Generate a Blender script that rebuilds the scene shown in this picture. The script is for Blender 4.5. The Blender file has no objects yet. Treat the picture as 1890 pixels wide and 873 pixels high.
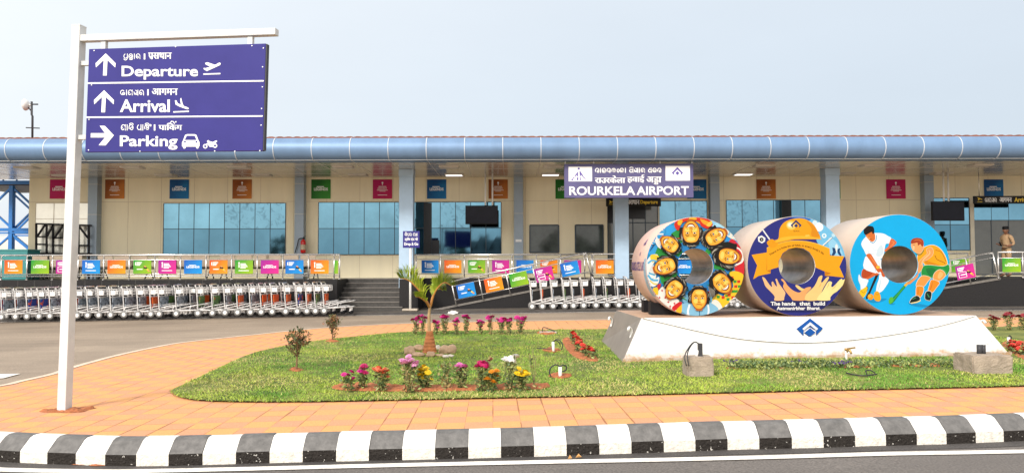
import bpy, bmesh, math, random
import numpy as np
from mathutils import Vector, Matrix, noise
from mathutils.geometry import tessellate_polygon

scene = bpy.context.scene
C = scene.collection
PI = math.pi
rnd = random.Random(7)

# ------------------------------------------------------------------ camera, world, sun, exposure
FPX, CX, CY = 1365.0, 945.0, 436.5            # focal length in photo pixels, centre of the photo
CAM = Vector((0, 0, 1.6))
PITCH = math.atan(52.5 / 1365)
ROT = Matrix.Rotation(PI / 2 + PITCH, 3, 'X') @ Matrix.Rotation(-0.0026, 3, 'Z')
cam_data = bpy.data.cameras.new('camera')
cam = bpy.data.objects.new('camera', cam_data)
C.objects.link(cam)
cam.matrix_world = Matrix.Translation(CAM) @ ROT.to_4x4()
cam_data.sensor_width = 36
cam_data.lens = FPX / 1890 * 36
cam_data.clip_start = 0.05
cam_data.clip_end = 3000
scene.camera = cam

SUN_EL, SUN_AZ = math.radians(34), math.radians(28)     # azimuth: to the left of straight behind the camera
world = bpy.data.worlds.new('World')
scene.world = world
world.use_nodes = True
wn, wl = world.node_tree.nodes, world.node_tree.links
sky = wn.new('ShaderNodeTexSky')
sky.sky_type = 'NISHITA'
sky.sun_disc = False
sky.sun_elevation = SUN_EL
sky.sun_rotation = math.radians(180) + SUN_AZ
sky.air_density = 1.0
sky.dust_density = 4.0
sky.ozone_density = 1.0
hs = wn.new('ShaderNodeHueSaturation')
hs.inputs['Saturation'].default_value = 0.8
hs.inputs['Value'].default_value = 0.55
hz = wn.new('ShaderNodeMixRGB')                       # a thin bright overcast veil over the clear sky
hz.inputs[0].default_value = 0.72
# the veil is brighter around the hazy sun than in the opposite half of the sky
wtc = wn.new('ShaderNodeTexCoord')
wdot = wn.new('ShaderNodeVectorMath'); wdot.operation = 'DOT_PRODUCT'
wdot.inputs[1].default_value = (-math.sin(SUN_AZ) * math.cos(SUN_EL), -math.cos(SUN_AZ) * math.cos(SUN_EL), math.sin(SUN_EL))
wl.new(wtc.outputs['Generated'], wdot.inputs[0])
wramp = wn.new('ShaderNodeValToRGB')
wramp.color_ramp.elements[0].position, wramp.color_ramp.elements[1].position = 0.12, 0.95
wramp.color_ramp.elements[0].color = (.495, .56, .625, 1)
wramp.color_ramp.elements[1].color = (1.25, 1.23, 1.19, 1)
wmr = wn.new('ShaderNodeMapRange'); wmr.inputs[1].default_value = -1
wl.new(wdot.outputs['Value'], wmr.inputs[0]); wl.new(wmr.outputs[0], wramp.inputs[0])
wmul = wn.new('ShaderNodeVectorMath'); wmul.operation = 'SCALE'; wmul.inputs['Scale'].default_value = 9.3
wnz = wn.new('ShaderNodeTexNoise'); wnz.inputs['Scale'].default_value = 2.2; wnz.inputs['Detail'].default_value = 5
wmp = wn.new('ShaderNodeMapping'); wmp.inputs['Scale'].default_value = (1, 1, 3.5)
wl.new(wtc.outputs['Generated'], wmp.inputs[0]); wl.new(wmp.outputs[0], wnz.inputs['Vector'])
wnr = wn.new('ShaderNodeMapRange'); wnr.inputs[3].default_value = 8.7; wnr.inputs[4].default_value = 9.9
wl.new(wnz.outputs[0], wnr.inputs[0]); wl.new(wnr.outputs[0], wmul.inputs['Scale'])
wl.new(wramp.outputs[0], wmul.inputs[0]); wl.new(wmul.outputs[0], hz.inputs[2])
wl.new(sky.outputs[0], hs.inputs['Color'])
wl.new(hs.outputs[0], hz.inputs[1])
wl.new(hz.outputs[0], wn['Background'].inputs[0])
wn['Background'].inputs[1].default_value = 0.12

sun_data = bpy.data.lights.new('sun', 'SUN')
sun_data.energy = 2.3
sun_data.angle = math.radians(12)
sun_data.color = (1.0, 0.945, 0.87)
sun = bpy.data.objects.new('sun', sun_data)
C.objects.link(sun)
sdir = Vector((-math.sin(SUN_AZ) * math.cos(SUN_EL), -math.cos(SUN_AZ) * math.cos(SUN_EL), math.sin(SUN_EL)))
sun.rotation_euler = sdir.to_track_quat('Z', 'Y').to_euler()
sun.location = sdir * 60

vs_ = scene.view_settings
vs_.view_transform = 'Standard'
vs_.look = 'None'
vs_.gamma = 1
vs_.exposure = 0.56
vs_.use_curve_mapping = False
scene.cycles.max_bounces = 6
scene.cycles.use_denoising = True

# ------------------------------------------------------------------ helpers
def ray(px, py):
    return ROT @ Vector(((px - CX) / FPX, -(py - CY) / FPX, -1))
def W(px, py, Y):                                  # the point of the vertical plane y = Y seen at a photo pixel
    d = ray(px, py)
    return CAM + d * (Y / d.y)
def gz(x, y):                                      # the forecourt falls gently to the left
    return 0.0165 * max(-40, min(x, 3)) + 0.003 * max(0, min(y, 60))
def G(px, py, dz=0.0):                             # the ground point (raised by dz) seen at a photo pixel
    d = ray(px, py)
    t = (dz - CAM.z) / (d.z - 0.0165 * d.x - 0.003 * d.y)
    if d.x * t > 3:
        t = (dz + 0.0495 - CAM.z) / (d.z - 0.003 * d.y)
    return CAM + d * t
def on(x, y, dz=0.0):
    return Vector((x, y, gz(x, y) + dz))

def lin(c):
    c = c / 255
    return c / 12.92 if c <= 0.04045 else ((c + 0.055) / 1.055) ** 2.4
def hx(h):
    return tuple(lin(int(h[i:i + 2], 16)) for i in (0, 2, 4))

MATS = {}
def M(name, col, rough=0.6, metal=0.0, var=0.1, scale=4.0, bump=0.0, bscale=60.0, col2=None, spec=0.5, emit=0, rvar=0.0, stretch=None, bdist=0.02):
    if name in MATS:
        return MATS[name]
    if isinstance(col, str):
        col = hx(col)
    if isinstance(col2, str):
        col2 = hx(col2)
    m = bpy.data.materials.new(name)
    m.use_nodes = True
    n, l = m.node_tree.nodes, m.node_tree.links
    p = n['Principled BSDF']
    p.inputs['Roughness'].default_value = rough
    p.inputs['Metallic'].default_value = metal
    p.inputs['Specular IOR Level'].default_value = spec
    tc = n.new('ShaderNodeTexCoord')
    if var > 0 or col2:
        nt = n.new('ShaderNodeTexNoise')
        nt.inputs['Scale'].default_value = scale
        nt.inputs['Detail'].default_value = 6
        nt.inputs['Roughness'].default_value = 0.65
        if stretch:
            mp = n.new('ShaderNodeMapping'); mp.inputs['Scale'].default_value = stretch
            l.new(tc.outputs['Object'], mp.inputs[0]); l.new(mp.outputs[0], nt.inputs['Vector'])
        else:
            l.new(tc.outputs['Object'], nt.inputs['Vector'])
        r = n.new('ShaderNodeValToRGB')
        r.color_ramp.elements[0].position = 0.32
        r.color_ramp.elements[1].position = 0.68
        a = tuple(min(1, c * (1 - var)) for c in col)
        b = col2 if col2 else tuple(min(1, c * (1 + var)) for c in col)
        r.color_ramp.elements[0].color = (*a, 1)
        r.color_ramp.elements[1].color = (*b, 1)
        l.new(nt.outputs[0], r.inputs[0])
        l.new(r.outputs[0], p.inputs['Base Color'])
        if rvar:
            mr = n.new('ShaderNodeMapRange')
            mr.inputs[3].default_value = max(0.0, rough - rvar)
            mr.inputs[4].default_value = min(1, rough + rvar)
            l.new(nt.outputs[0], mr.inputs[0])
            l.new(mr.outputs[0], p.inputs['Roughness'])
    else:
        p.inputs['Base Color'].default_value = (*col, 1)
    if bump:
        nb = n.new('ShaderNodeTexNoise')
        nb.inputs['Scale'].default_value = bscale
        nb.inputs['Detail'].default_value = 4
        l.new(tc.outputs['Object'], nb.inputs['Vector'])
        bp = n.new('ShaderNodeBump')
        bp.inputs['Strength'].default_value = bump
        bp.inputs['Distance'].default_value = bdist
        l.new(nb.outputs[0], bp.inputs['Height'])
        l.new(bp.outputs[0], p.inputs['Normal'])
    if emit:
        p.inputs['Emission Color'].default_value = (*col, 1)
        p.inputs['Emission Strength'].default_value = emit
    MATS[name] = m
    return m

def cr_closed(pts, k=5):                           # smooth closed curve through points
    n = len(pts)
    out = []
    for i in range(n):
        p0, p1, p2, p3 = (Vector(pts[(i + j - 1) % n]) for j in range(4))
        for s in range(k):
            t = s / k
            out.append(0.5 * ((2 * p1) + (p2 - p0) * t + (2 * p0 - 5 * p1 + 4 * p2 - p3) * t * t + (3 * p1 - p0 - 3 * p2 + p3) * t ** 3))
    return out
def cr_open(pts, k=6):
    P = [Vector(p) for p in pts]
    P = [P[0] * 2 - P[1]] + P + [P[-1] * 2 - P[-2]]
    out = []
    for i in range(1, len(P) - 2):
        p0, p1, p2, p3 = P[i - 1:i + 3]
        for s in range(k):
            t = s / k
            out.append(0.5 * ((2 * p1) + (p2 - p0) * t + (2 * p0 - 5 * p1 + 4 * p2 - p3) * t * t + (3 * p1 - p0 - 3 * p2 + p3) * t ** 3))
    out.append(P[-2].copy())
    return out

class MB:
    def __init__(s):
        s.v, s.f, s.m, s.sm = [], [], [], []
    def add(s, vs, fs, m=0, smooth=False):
        o = len(s.v)
        s.v.extend(Vector(v) for v in vs)
        for f in fs:
            s.f.append([i + o for i in f])
            s.m.append(m)
            s.sm.append(smooth)
    def box(s, c, size, m=0, rot=None):
        hxx, hy, hz_ = size[0] / 2, size[1] / 2, size[2] / 2
        vs = [Vector((x, y, z)) for x in (-hxx, hxx) for y in (-hy, hy) for z in (-hz_, hz_)]
        if rot is not None:
            vs = [rot @ v for v in vs]
        c = Vector(c)
        s.add([v + c for v in vs], [(0, 1, 3, 2), (4, 6, 7, 5), (0, 4, 5, 1), (2, 3, 7, 6), (0, 2, 6, 4), (1, 5, 7, 3)], m)
    def bx(s, x0, x1, y0, y1, z0, z1, m=0):
        s.box(((x0 + x1) / 2, (y0 + y1) / 2, (z0 + z1) / 2), (x1 - x0, y1 - y0, z1 - z0), m)
    def bar(s, p0, p1, w, h=None, m=0):            # square bar between two points
        p0, p1 = Vector(p0), Vector(p1)
        d = p1 - p0
        q = d.to_track_quat('Z', 'Y').to_matrix()
        s.box((p0 + p1) / 2, (w, h or w, d.length), m, q)
    def path(s, pts, r, n=8, m=0, caps=True, closed=False):
        P = [Vector(p) for p in pts]
        rs = r if isinstance(r, (list, tuple)) else [r] * len(P)
        k = len(P)
        up = Vector((0, 0, 1))
        vs, prev = [], None
        for i in range(k):
            if closed:
                d = P[(i + 1) % k] - P[i - 1]
            else:
                d = P[min(i + 1, k - 1)] - P[max(i - 1, 0)]
            d.normalize()
            if prev is None:
                a = up if abs(d.z) < 0.9 else Vector((1, 0, 0))
                e = d.cross(a).normalized()
            else:
                e = (prev - d * prev.dot(d)).normalized()
            prev = e
            g = d.cross(e)
            for j in range(n):
                t = 2 * PI * j / n
                vs.append(P[i] + (e * math.cos(t) + g * math.sin(t)) * rs[i])
        fs = []
        for i in range(k if closed else k - 1):
            for j in range(n):
                a, b = i * n + j, i * n + (j + 1) % n
                c2, d2 = ((i + 1) % k) * n + (j + 1) % n, ((i + 1) % k) * n + j
                fs.append((a, b, c2, d2))
        s.add(vs, fs, m, True)
        if caps and not closed:
            o = len(s.v) - len(vs)
            s.f.append([o + j for j in reversed(range(n))]); s.m.append(m); s.sm.append(False)
            s.f.append([o + (k - 1) * n + j for j in range(n)]); s.m.append(m); s.sm.append(False)
    def tube(s, p0, p1, r, r1=None, n=8, m=0):
        s.path([p0, p1], [r, r if r1 is None else r1], n, m)
    def lathe(s, prof, c=(0, 0, 0), n=16, m=0, axis='Z', smooth=True):
        c = Vector(c)
        vs = []
        for r, z in prof:
            for j in range(n):
                t = 2 * PI * j / n
                a, b = r * math.cos(t), r * math.sin(t)
                vs.append(c + (Vector((a, b, z)) if axis == 'Z' else Vector((a, z, b)) if axis == 'Y' else Vector((z, a, b))))
        fs = [(i * n + j, i * n + (j + 1) % n, (i + 1) * n + (j + 1) % n, (i + 1) * n + j) for i in range(len(prof) - 1) for j in range(n)]
        s.add(vs, fs, m, smooth)
    def poly(s, pts, m=0):                          # flat polygon, concave allowed
        P = [Vector(p) for p in pts]
        P3 = [p if len(p) == 3 else p.to_3d() for p in P]
        s.add(P3, [tuple(t) for t in tessellate_polygon([P3])], m)
    def prism(s, pts2, fn, d0, d1, m=0, ms=None):   # outline extruded from depth d0 (back) to d1 (front); fn(u, v, d) -> point
        t = tessellate_polygon([[Vector((p[0], p[1], 0)) for p in pts2]])
        n = len(pts2)
        s.add([fn(p[0], p[1], d1) for p in pts2], [tuple(x) for x in t], m)
        s.add([fn(p[0], p[1], d0) for p in pts2], [tuple(x) for x in t], m)
        s.add([fn(p[0], p[1], d) for d in (d0, d1) for p in pts2], [(i, (i + 1) % n, n + (i + 1) % n, n + i) for i in range(n)], m if ms is None else ms)
    def build(s, name, mats, parent=None, loc=None, world=True, bevel=0, seg=2):
        me = bpy.data.meshes.new(name)
        o = bpy.data.objects.new(name, me)
        if parent is not None:
            off = Vector((0, 0, 0))
            if world:
                q = parent
                while q is not None:
                    off += q.location
                    q = q.parent
        else:
            if loc is None:
                a = np.array([tuple(v) for v in s.v])
                lo, hi = a.min(0), a.max(0)
                loc = ((lo[0] + hi[0]) / 2, (lo[1] + hi[1]) / 2, lo[2])
            off = Vector(loc)
            o.location = off
            if not world:
                off = Vector((0, 0, 0))
        me.from_pydata([tuple(v - off) for v in s.v], [], s.f)
        if not isinstance(mats, (list, tuple)):
            mats = [mats]
        for m in mats:
            me.materials.append(m)
        me.polygons.foreach_set('material_index', s.m)
        me.polygons.foreach_set('use_smooth', s.sm)
        me.update()
        bm = bmesh.new()
        bm.from_mesh(me)
        bmesh.ops.recalc_face_normals(bm, faces=bm.faces) if len(bm.faces) < 60000 else None
        bm.to_mesh(me)
        bm.free()
        C.objects.link(o)
        if parent is not None:
            o.parent = parent
        if bevel:
            b = o.modifiers.new('bevel', 'BEVEL')
            b.width = bevel
            b.segments = seg
            b.limit_method = 'ANGLE'
        return o

def tag(o, label, cat, group=None):
    o['label'] = label
    o['category'] = cat
    if group:
        o['group'] = group
    return o
def thing(name, label, cat, loc, group=None, rot=(0, 0, 0)):
    o = bpy.data.objects.new(name, None)
    o.empty_display_size = 0.2
    C.objects.link(o)
    o.location = loc
    o.rotation_euler = rot
    return tag(o, label, cat, group)
def setting(o, kind='structure'):
    o['kind'] = kind
    return o
def kids(o):
    return [c for c in C.objects if c.parent is o]
def dup(root, loc, label, rot=None):
    r = root.copy()
    C.objects.link(r)
    r.location = loc
    if rot is not None:
        r.rotation_euler = rot
    r['label'] = label
    for ch in root.children:
        c = ch.copy()
        C.objects.link(c)
        c.parent = r
        for g in ch.children:
            d = g.copy()
            C.objects.link(d)
            d.parent = c
    return r
ORD = 'first second third fourth fifth sixth seventh eighth ninth tenth eleventh twelfth thirteenth fourteenth fifteenth sixteenth seventeenth eighteenth nineteenth twentieth twenty-first twenty-second twenty-third twenty-fourth twenty-fifth twenty-sixth twenty-seventh twenty-eighth twenty-ninth thirtieth'.split()

# ---- lettering
TXT = {}
def text_mesh(s, bold=0.0):
    if (s, bold) in TXT:
        return TXT[(s, bold)]
    cu = bpy.data.curves.new('t', 'FONT')
    cu.body = s
    cu.size = 1
    cu.offset = bold
    cu.resolution_u = 4
    o = bpy.data.objects.new('t', cu)
    C.objects.link(o)
    bpy.context.view_layer.update()
    me = bpy.data.meshes.new_from_object(o.evaluated_get(bpy.context.evaluated_depsgraph_get()))
    vs = [(v.co.x, v.co.y) for v in me.vertices]
    fs = [tuple(p.vertices) for p in me.polygons]
    bpy.data.objects.remove(o)
    bpy.data.curves.remove(cu)
    bpy.data.meshes.remove(me)
    a = np.array(vs)
    lo, hi = a.min(0), a.max(0)
    vs = (a - lo) / (hi - lo)
    TXT[(s, bold)] = (vs, fs)
    return TXT[(s, bold)]
def put_text(mb, s, fn, x0, y0, x1, y1, d=0.0, m=0, bold=0.02, fat=0.0):
    vs, fs = text_mesh(s, bold)
    for k, dx in enumerate((0,) if not fat else (0, -fat, fat)):
        mb.add([fn(x0 + (x1 - x0) * u + dx, y0 + (y1 - y0) * v, d + 0.0002 * k) for u, v in vs], fs, m)
def stroke(mb, pts, w, fn, d, m=0):                 # a flat pen stroke through 2D points
    P = [Vector((p[0], p[1])) for p in pts]
    n = len(P)
    L, R = [], []
    for i in range(n):
        t = (P[min(i + 1, n - 1)] - P[max(i - 1, 0)])
        if t.length < 1e-9:
            t = Vector((1, 0))
        t.normalize()
        q = Vector((-t.y, t.x)) * w / 2
        e = t * (w / 2 if i == n - 1 else -w / 2 if i == 0 else 0)
        L.append(P[i] + q + e)
        R.append(P[i] - q + e)
    mb.add([fn(p.x, p.y, d) for p in L + R], [(i, i + 1, n + i + 1, n + i) for i in range(n - 1)], m)
def arc(cx, cy, rx, ry, a0, a1, n=12):
    return [(cx + rx * math.cos(math.radians(a0 + (a1 - a0) * i / n)), cy + ry * math.sin(math.radians(a0 + (a1 - a0) * i / n))) for i in range(n + 1)]
ARCH = arc(.4, .45, .33, .5, 205, -25)
LINE = [(.72, 0), (.72, .95)]
ODIA = {                                            # rounded letters drawn as pen strokes: (advance, strokes)
    'ra': (.9, [ARCH, arc(.56, .22, .17, .2, 30, 330)]),
    'aa': (.35, [[(.12, 0), (.12, .95)]]),
    'u': (.9, [ARCH, arc(.4, .2, .3, .2, 170, 370), arc(.35, .35, .12, .13, 0, 330)]),
    'ka': (.95, [ARCH, [(.4, .9), (.4, .12)], arc(.56, .3, .15, .18, 180, -120)]),
    'e': (.55, [arc(.27, .4, .2, .36, 60, 400)]),
    'la': (.95, [ARCH, arc(.28, .25, .14, .18, 0, 340), arc(.58, .3, .14, .2, 0, 340)]),
    'ba': (.9, [arc(.38, .35, .28, .32, 0, 350), LINE, arc(.5, .75, .22, .2, 170, 20)]),
    'bi': (.9, [arc(.38, .35, .28, .32, 0, 350), LINE, arc(.45, .95, .3, .25, 170, 0)]),
    'ma': (.9, [arc(.34, .6, .25, .3, -180, 90), [(.12, .2), (.6, .12)], LINE]),
    'na': (.9, [ARCH, arc(.3, .3, .16, .2, 0, 340), [(.73, .35), (.73, 0)]]),
    'nda': (.95, [ARCH, [(.4, .5), (.65, .1)], arc(.38, .25, .2, .2, 90, 300)]),
    'pra': (.9, [LINE, arc(.42, .5, .3, .42, 330, 110), arc(.4, -.08, .25, .18, 160, 340)]),
    'pa': (.9, [LINE, arc(.42, .5, .3, .42, 330, 110)]),
    'stha': (.9, [ARCH, arc(.4, .4, .18, .2, 0, 340), arc(.45, -.05, .25, .15, 0, 340)]),
    'a': (1.2, [arc(.35, .5, .3, .42, 40, 320), arc(.55, .3, .18, .22, 0, 340), [(1.0, 0), (1.0, .95)]]),
    'ga': (.9, [ARCH, arc(.3, .28, .17, .22, 90, 340), LINE]),
    'di': (.9, [ARCH, arc(.5, .3, .2, .22, 40, 340), arc(.45, 1.0, .3, .22, 170, 0)]),
    'kim': (1.2, [ARCH, [(.4, .9), (.4, .12)], arc(.56, .3, .15, .18, 180, -120), arc(.45, 1.0, .3, .22, 170, 0), arc(1.0, .85, .12, .14, 0, 350)]),
    ' ': (.4, []),
}
def put_odia(mb, word, fn, x0, y0, x1, y1, d, m=0, pen=.15):
    L = sum(ODIA[g][0] for g in word)
    k, h = (x1 - x0) / L, y1 - y0
    x = 0
    for g in word:
        adv, st = ODIA[g]
        for s in st:
            stroke(mb, [(x0 + (x + p[0]) * k, y0 + p[1] * h) for p in s], abs(h) * pen, fn, d, m)
        x += adv

def inv_bilinear(c):                                # corners TL, TR, BL, BR in picture units -> (u 0..1, v 0..1 upward)
    TL, TR, BL, BR = [Vector(q) for q in c]
    def f(x, y):
        u = v = .5
        for _ in range(12):
            top, bot = TL.lerp(TR, u), BL.lerp(BR, u)
            p = bot.lerp(top, v)
            du = (TR - TL) * v + (BR - BL) * (1 - v)
            dv = top - bot
            e = Vector((x, y)) - p
            det = du.x * dv.y - du.y * dv.x
            u += (e.x * dv.y - e.y * dv.x) / det
            v += (du.x * e.y - du.y * e.x) / det
        return u, v
    return f

# ------------------------------------------------------------------ common materials
WHITE = M('white_paint', (.80, .79, .76), .45, var=.05)
STEEL = M('brushed_steel', (.66, .66, .67), .28, 1.0, var=.08, scale=8)
RAILM = M('rail_steel', (.78, .76, .74), .25, .85, var=.06, scale=10)
GRANITE = M('black_granite', (.022, .021, .022), .3, var=.4, scale=30, spec=.2)
NOSING = M('step_nosing', (.16, .145, .13), .4, var=.2, scale=10)
BEIGE = M('beige_panel', (.86, .77, .54), .5, var=.05, scale=1.0, stretch=(2.2, 1, .25))
BEIGE_L = M('pale_trim', (.72, .66, .52), .5, var=.05)
SEAM = M('panel_seam', (.56, .46, .31), .6, var=.1)
SIGNBLUE = M('sign_blue', (.040, .036, .20), .5, var=.07, scale=2.5, spec=.15)
SIGNWHITE = M('sign_white', (.86, .86, .85), .5, var=.02)
BLACKM = M('black_metal', (.012, .012, .014), .5, var=.2, spec=.15)
DARKGREY = M('dark_grey', (.05, .05, .055), .5, var=.15, spec=.2)
SOIL = M('red_soil', (.36, .12, .045), .95, var=.35, scale=18, bump=.8, bscale=50)
CONCRETE = M('raw_concrete', (.33, .265, .205), .85, var=.22, scale=9, bump=.6, bscale=45)
RUBBER = M('wheel_rubber', (.16, .155, .15), .5, var=.15)
YELLOW = M('sign_yellow', (.80, .55, .03), .5, var=.03)
# ------------------------------------------------------------------ ground, road, apron
def asphalt(name, base, warm):
    m = bpy.data.materials.new(name)
    m.use_nodes = True
    n, l = m.node_tree.nodes, m.node_tree.links
    p = n['Principled BSDF']
    p.inputs['Roughness'].default_value = .85
    tc = n.new('ShaderNodeTexCoord')
    def nz(sc, det=4, st=(1, 1, 1)):
        mp = n.new('ShaderNodeMapping')
        mp.inputs['Scale'].default_value = st
        t = n.new('ShaderNodeTexNoise')
        t.inputs['Scale'].default_value = sc
        t.inputs['Detail'].default_value = det
        l.new(tc.outputs['Object'], mp.inputs[0])
        l.new(mp.outputs[0], t.inputs['Vector'])
        return t
    big, fine, streak = nz(.35, 5), nz(55, 3), nz(1.2, 5, (.25, 2.0, 1))
    r1 = n.new('ShaderNodeValToRGB')
    r1.color_ramp.elements[0].position, r1.color_ramp.elements[1].position = .35, .7
    r1.color_ramp.elements[0].color, r1.color_ramp.elements[1].color = (*base, 1), (*warm, 1)
    l.new(big.outputs[0], r1.inputs[0])
    mx = n.new('ShaderNodeMixRGB'); mx.blend_type = 'OVERLAY'; mx.inputs[0].default_value = .75
    l.new(r1.outputs[0], mx.inputs[1]); l.new(fine.outputs[0], mx.inputs[2])
    mx2 = n.new('ShaderNodeMixRGB'); mx2.blend_type = 'OVERLAY'; mx2.inputs[0].default_value = .25
    l.new(mx.outputs[0], mx2.inputs[1]); l.new(streak.outputs[0], mx2.inputs[2])
    l.new(mx2.outputs[0], p.inputs['Base Color'])
    bp = n.new('ShaderNodeBump'); bp.inputs['Strength'].default_value = .7; bp.inputs['Distance'].default_value = .01
    l.new(fine.outputs[0], bp.inputs['Height']); l.new(bp.outputs[0], p.inputs['Normal'])
    return m
ROAD = asphalt('dusty_asphalt', (.25, .195, .145), (.35, .275, .205))
ROADF = asphalt('grey_asphalt', (.115, .10, .09), (.16, .14, .125))
GRIT = asphalt('dark_grit', (.05, .045, .042), (.085, .075, .07))

xs, ys = (-500, -40, -20, -10, 3, 40, 500), (-500, 0, 30, 60, 900)
mb = MB()
mb.add([on(x, y) for y in ys for x in xs], [(j * 7 + i, j * 7 + i + 1, (j + 1) * 7 + i + 1, (j + 1) * 7 + i) for j in range(4) for i in range(6)])
setting(mb.build('ground', ROAD, loc=(0, 0, 0)))

def sheet(name, pts, dz, mat, kind='structure'):    # polygon laid on the sloping ground
    bm = bmesh.new()
    vs = [bm.verts.new((p[0], p[1], 0)) for p in pts]
    es = [bm.edges.new((vs[i], vs[(i + 1) % len(vs)])) for i in range(len(vs))]
    bmesh.ops.triangle_fill(bm, use_beauty=True, edges=es)
    bmesh.ops.bisect_plane(bm, geom=bm.verts[:] + bm.edges[:] + bm.faces[:], plane_co=(3, 0, 0), plane_no=(1, 0, 0))
    for v in bm.verts:
        v.co.z = gz(v.co.x, v.co.y) + dz
    bmesh.ops.recalc_face_normals(bm, faces=bm.faces)
    for f in bm.faces:
        if f.normal.z < 0:
            f.normal_flip()
    me = bpy.data.meshes.new(name)
    bm.to_mesh(me)
    bm.free()
    me.materials.append(mat)
    o = bpy.data.objects.new(name, me)
    C.objects.link(o)
    return setting(o, kind)

# kerb line (foot of the kerb on the near road), traced as ground points
kpx = [(-420, 806), (-200, 836), (0, 853), (100, 858), (200, 861), (300, 861), (420, 858), (600, 853), (760, 850), (945, 845), (1140, 839), (1330, 832), (1560, 826), (1740, 821), (1890, 815), (2050, 808), (2300, 797)]
K = [p.to_2d() for p in cr_open([G(x, y) for x, y in kpx], 8)]
def offset_line(P, d):
    out = []
    for i in range(len(P)):
        t = (P[min(i + 1, len(P) - 1)] - P[max(i - 1, 0)]).normalized()
        out.append(P[i] + Vector((-t.y, t.x)) * d)
    return out
def resample(P, step):
    out, acc = [P[0].copy()], 0.0
    for a, b in zip(P, P[1:]):
        L = (b - a).length
        t = step - acc
        while t <= L:
            out.append(a.lerp(b, t / L))
            t += step
        acc = (acc + L) % step
    return out
K = resample(K, .27)
KN = offset_line(K, 1.0)
KN = [(b - a).normalized() for a, b in zip(K, KN)]

# near road: grey strip in front of the kerb with a dark gritty gutter and a white edge line
near = offset_line(K, -.50)
sheet('road', [p for p in offset_line(K, .05)] + [Vector((14, -30)), Vector((-14, -30))], .004, ROADF)
sheet('gutter_grit', [p for p in offset_line(K, .03)] + list(reversed(offset_line(K, -.15))), .008, GRIT)
def line_strip(P, d0, d1, dz, name, mat):
    a, b = offset_line(P, d0), offset_line(P, d1)
    m_ = MB()
    m_.add([on(p.x, p.y, dz) for p in a + b], [(i, i + 1, len(P) + i + 1, len(P) + i) for i in range(len(P) - 1)])
    return setting(m_.build(name, mat, loc=(0, 0, 0)))
LINEP = M('road_paint', (.78, .73, .66), .7, var=.22, scale=14)
lpx = [(-300, 850), (-120, 862), (0, 868.5), (120, 871), (240, 871.5), (480, 866.5), (700, 861), (1000, 854.5), (1400, 846), (1890, 835), (2200, 826)]
LP = resample([p.to_2d() for p in cr_open([G(x, y) for x, y in lpx], 6)], .3)
line_strip(LP, -.055, .055, .012, 'road_line', LINEP)

# kerb stones: black and white, chamfered, paint chipped
def kerb_black():
    m = M('kerb_black_low', (.028, .024, .021), .8, var=.3, scale=30, bump=1.0, bscale=50, spec=.15)
    n, l = m.node_tree.nodes, m.node_tree.links
    p = n['Principled BSDF']
    src = p.inputs['Base Color'].links[0].from_socket
    tc = [q for q in n if q.type == 'TEX_COORD'][0]
    t = n.new('ShaderNodeTexNoise'); t.inputs['Scale'].default_value = 38; t.inputs['Detail'].default_value = 5
    l.new(tc.outputs['Object'], t.inputs['Vector'])
    r = n.new('ShaderNodeValToRGB'); r.color_ramp.elements[0].position = .66; r.color_ramp.elements[1].position = .69
    l.new(t.outputs[0], r.inputs[0])
    mx = n.new('ShaderNodeMixRGB'); mx.inputs[2].default_value = (.6, .57, .52, 1)
    l.new(r.outputs[0], mx.inputs[0]); l.new(src, mx.inputs[1]); l.new(mx.outputs[0], p.inputs['Base Color'])
    return m
KW = M('kerb_white', (.74, .71, .66), .6, var=.16, scale=9, col2=(.80, .785, .76), bump=.25, bscale=30)
KG = M('kerb_grey_top', (.125, .118, .112), .6, var=.3, scale=14, bump=.3, bscale=35)
KB = kerb_black()
KD = M('kerb_white_dirty', (.70, .66, .59), .75, var=.2, scale=22, bump=.6, bscale=40)
mb = MB()
kr = random.Random(3)
prof = [(0, -.05), (.0, .10), (.010, .113), (.095, .192), (.13, .206), (.20, .206)]   # (inward, up)
shift = 0
for i in range(len(K) - 1):
    white = (i + 1) % 2 == 0
    j = [kr.uniform(-.004, .004) for _ in range(4)]
    rows = []
    for (a, b, e) in ((K[i], KN[i], .0015), (K[i + 1], KN[i + 1], -.0015)):
        t = (K[i + 1] - K[i]).normalized() * e
        rows.append([on(a.x + b.x * (d + j[0]) + t.x, a.y + b.y * (d + j[0]) + t.y, z + j[1] * .6) for d, z in prof])
    k = len(prof)
    fs = [(q, k + q, k + q + 1, q + 1) for q in range(k - 1)]
    mats = [(3 if white else 2) if q == 0 else (0 if white else 1) for q in range(k - 1)]
    o = len(mb.v)
    mb.v += rows[0] + rows[1]
    for f, m_ in zip(fs, mats):
        mb.f.append([o + x for x in f]); mb.m.append(m_); mb.sm.append(False)
setting(mb.build('kerb', [KW, KG, KB, KD], loc=(0, 0, 0)))

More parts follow.
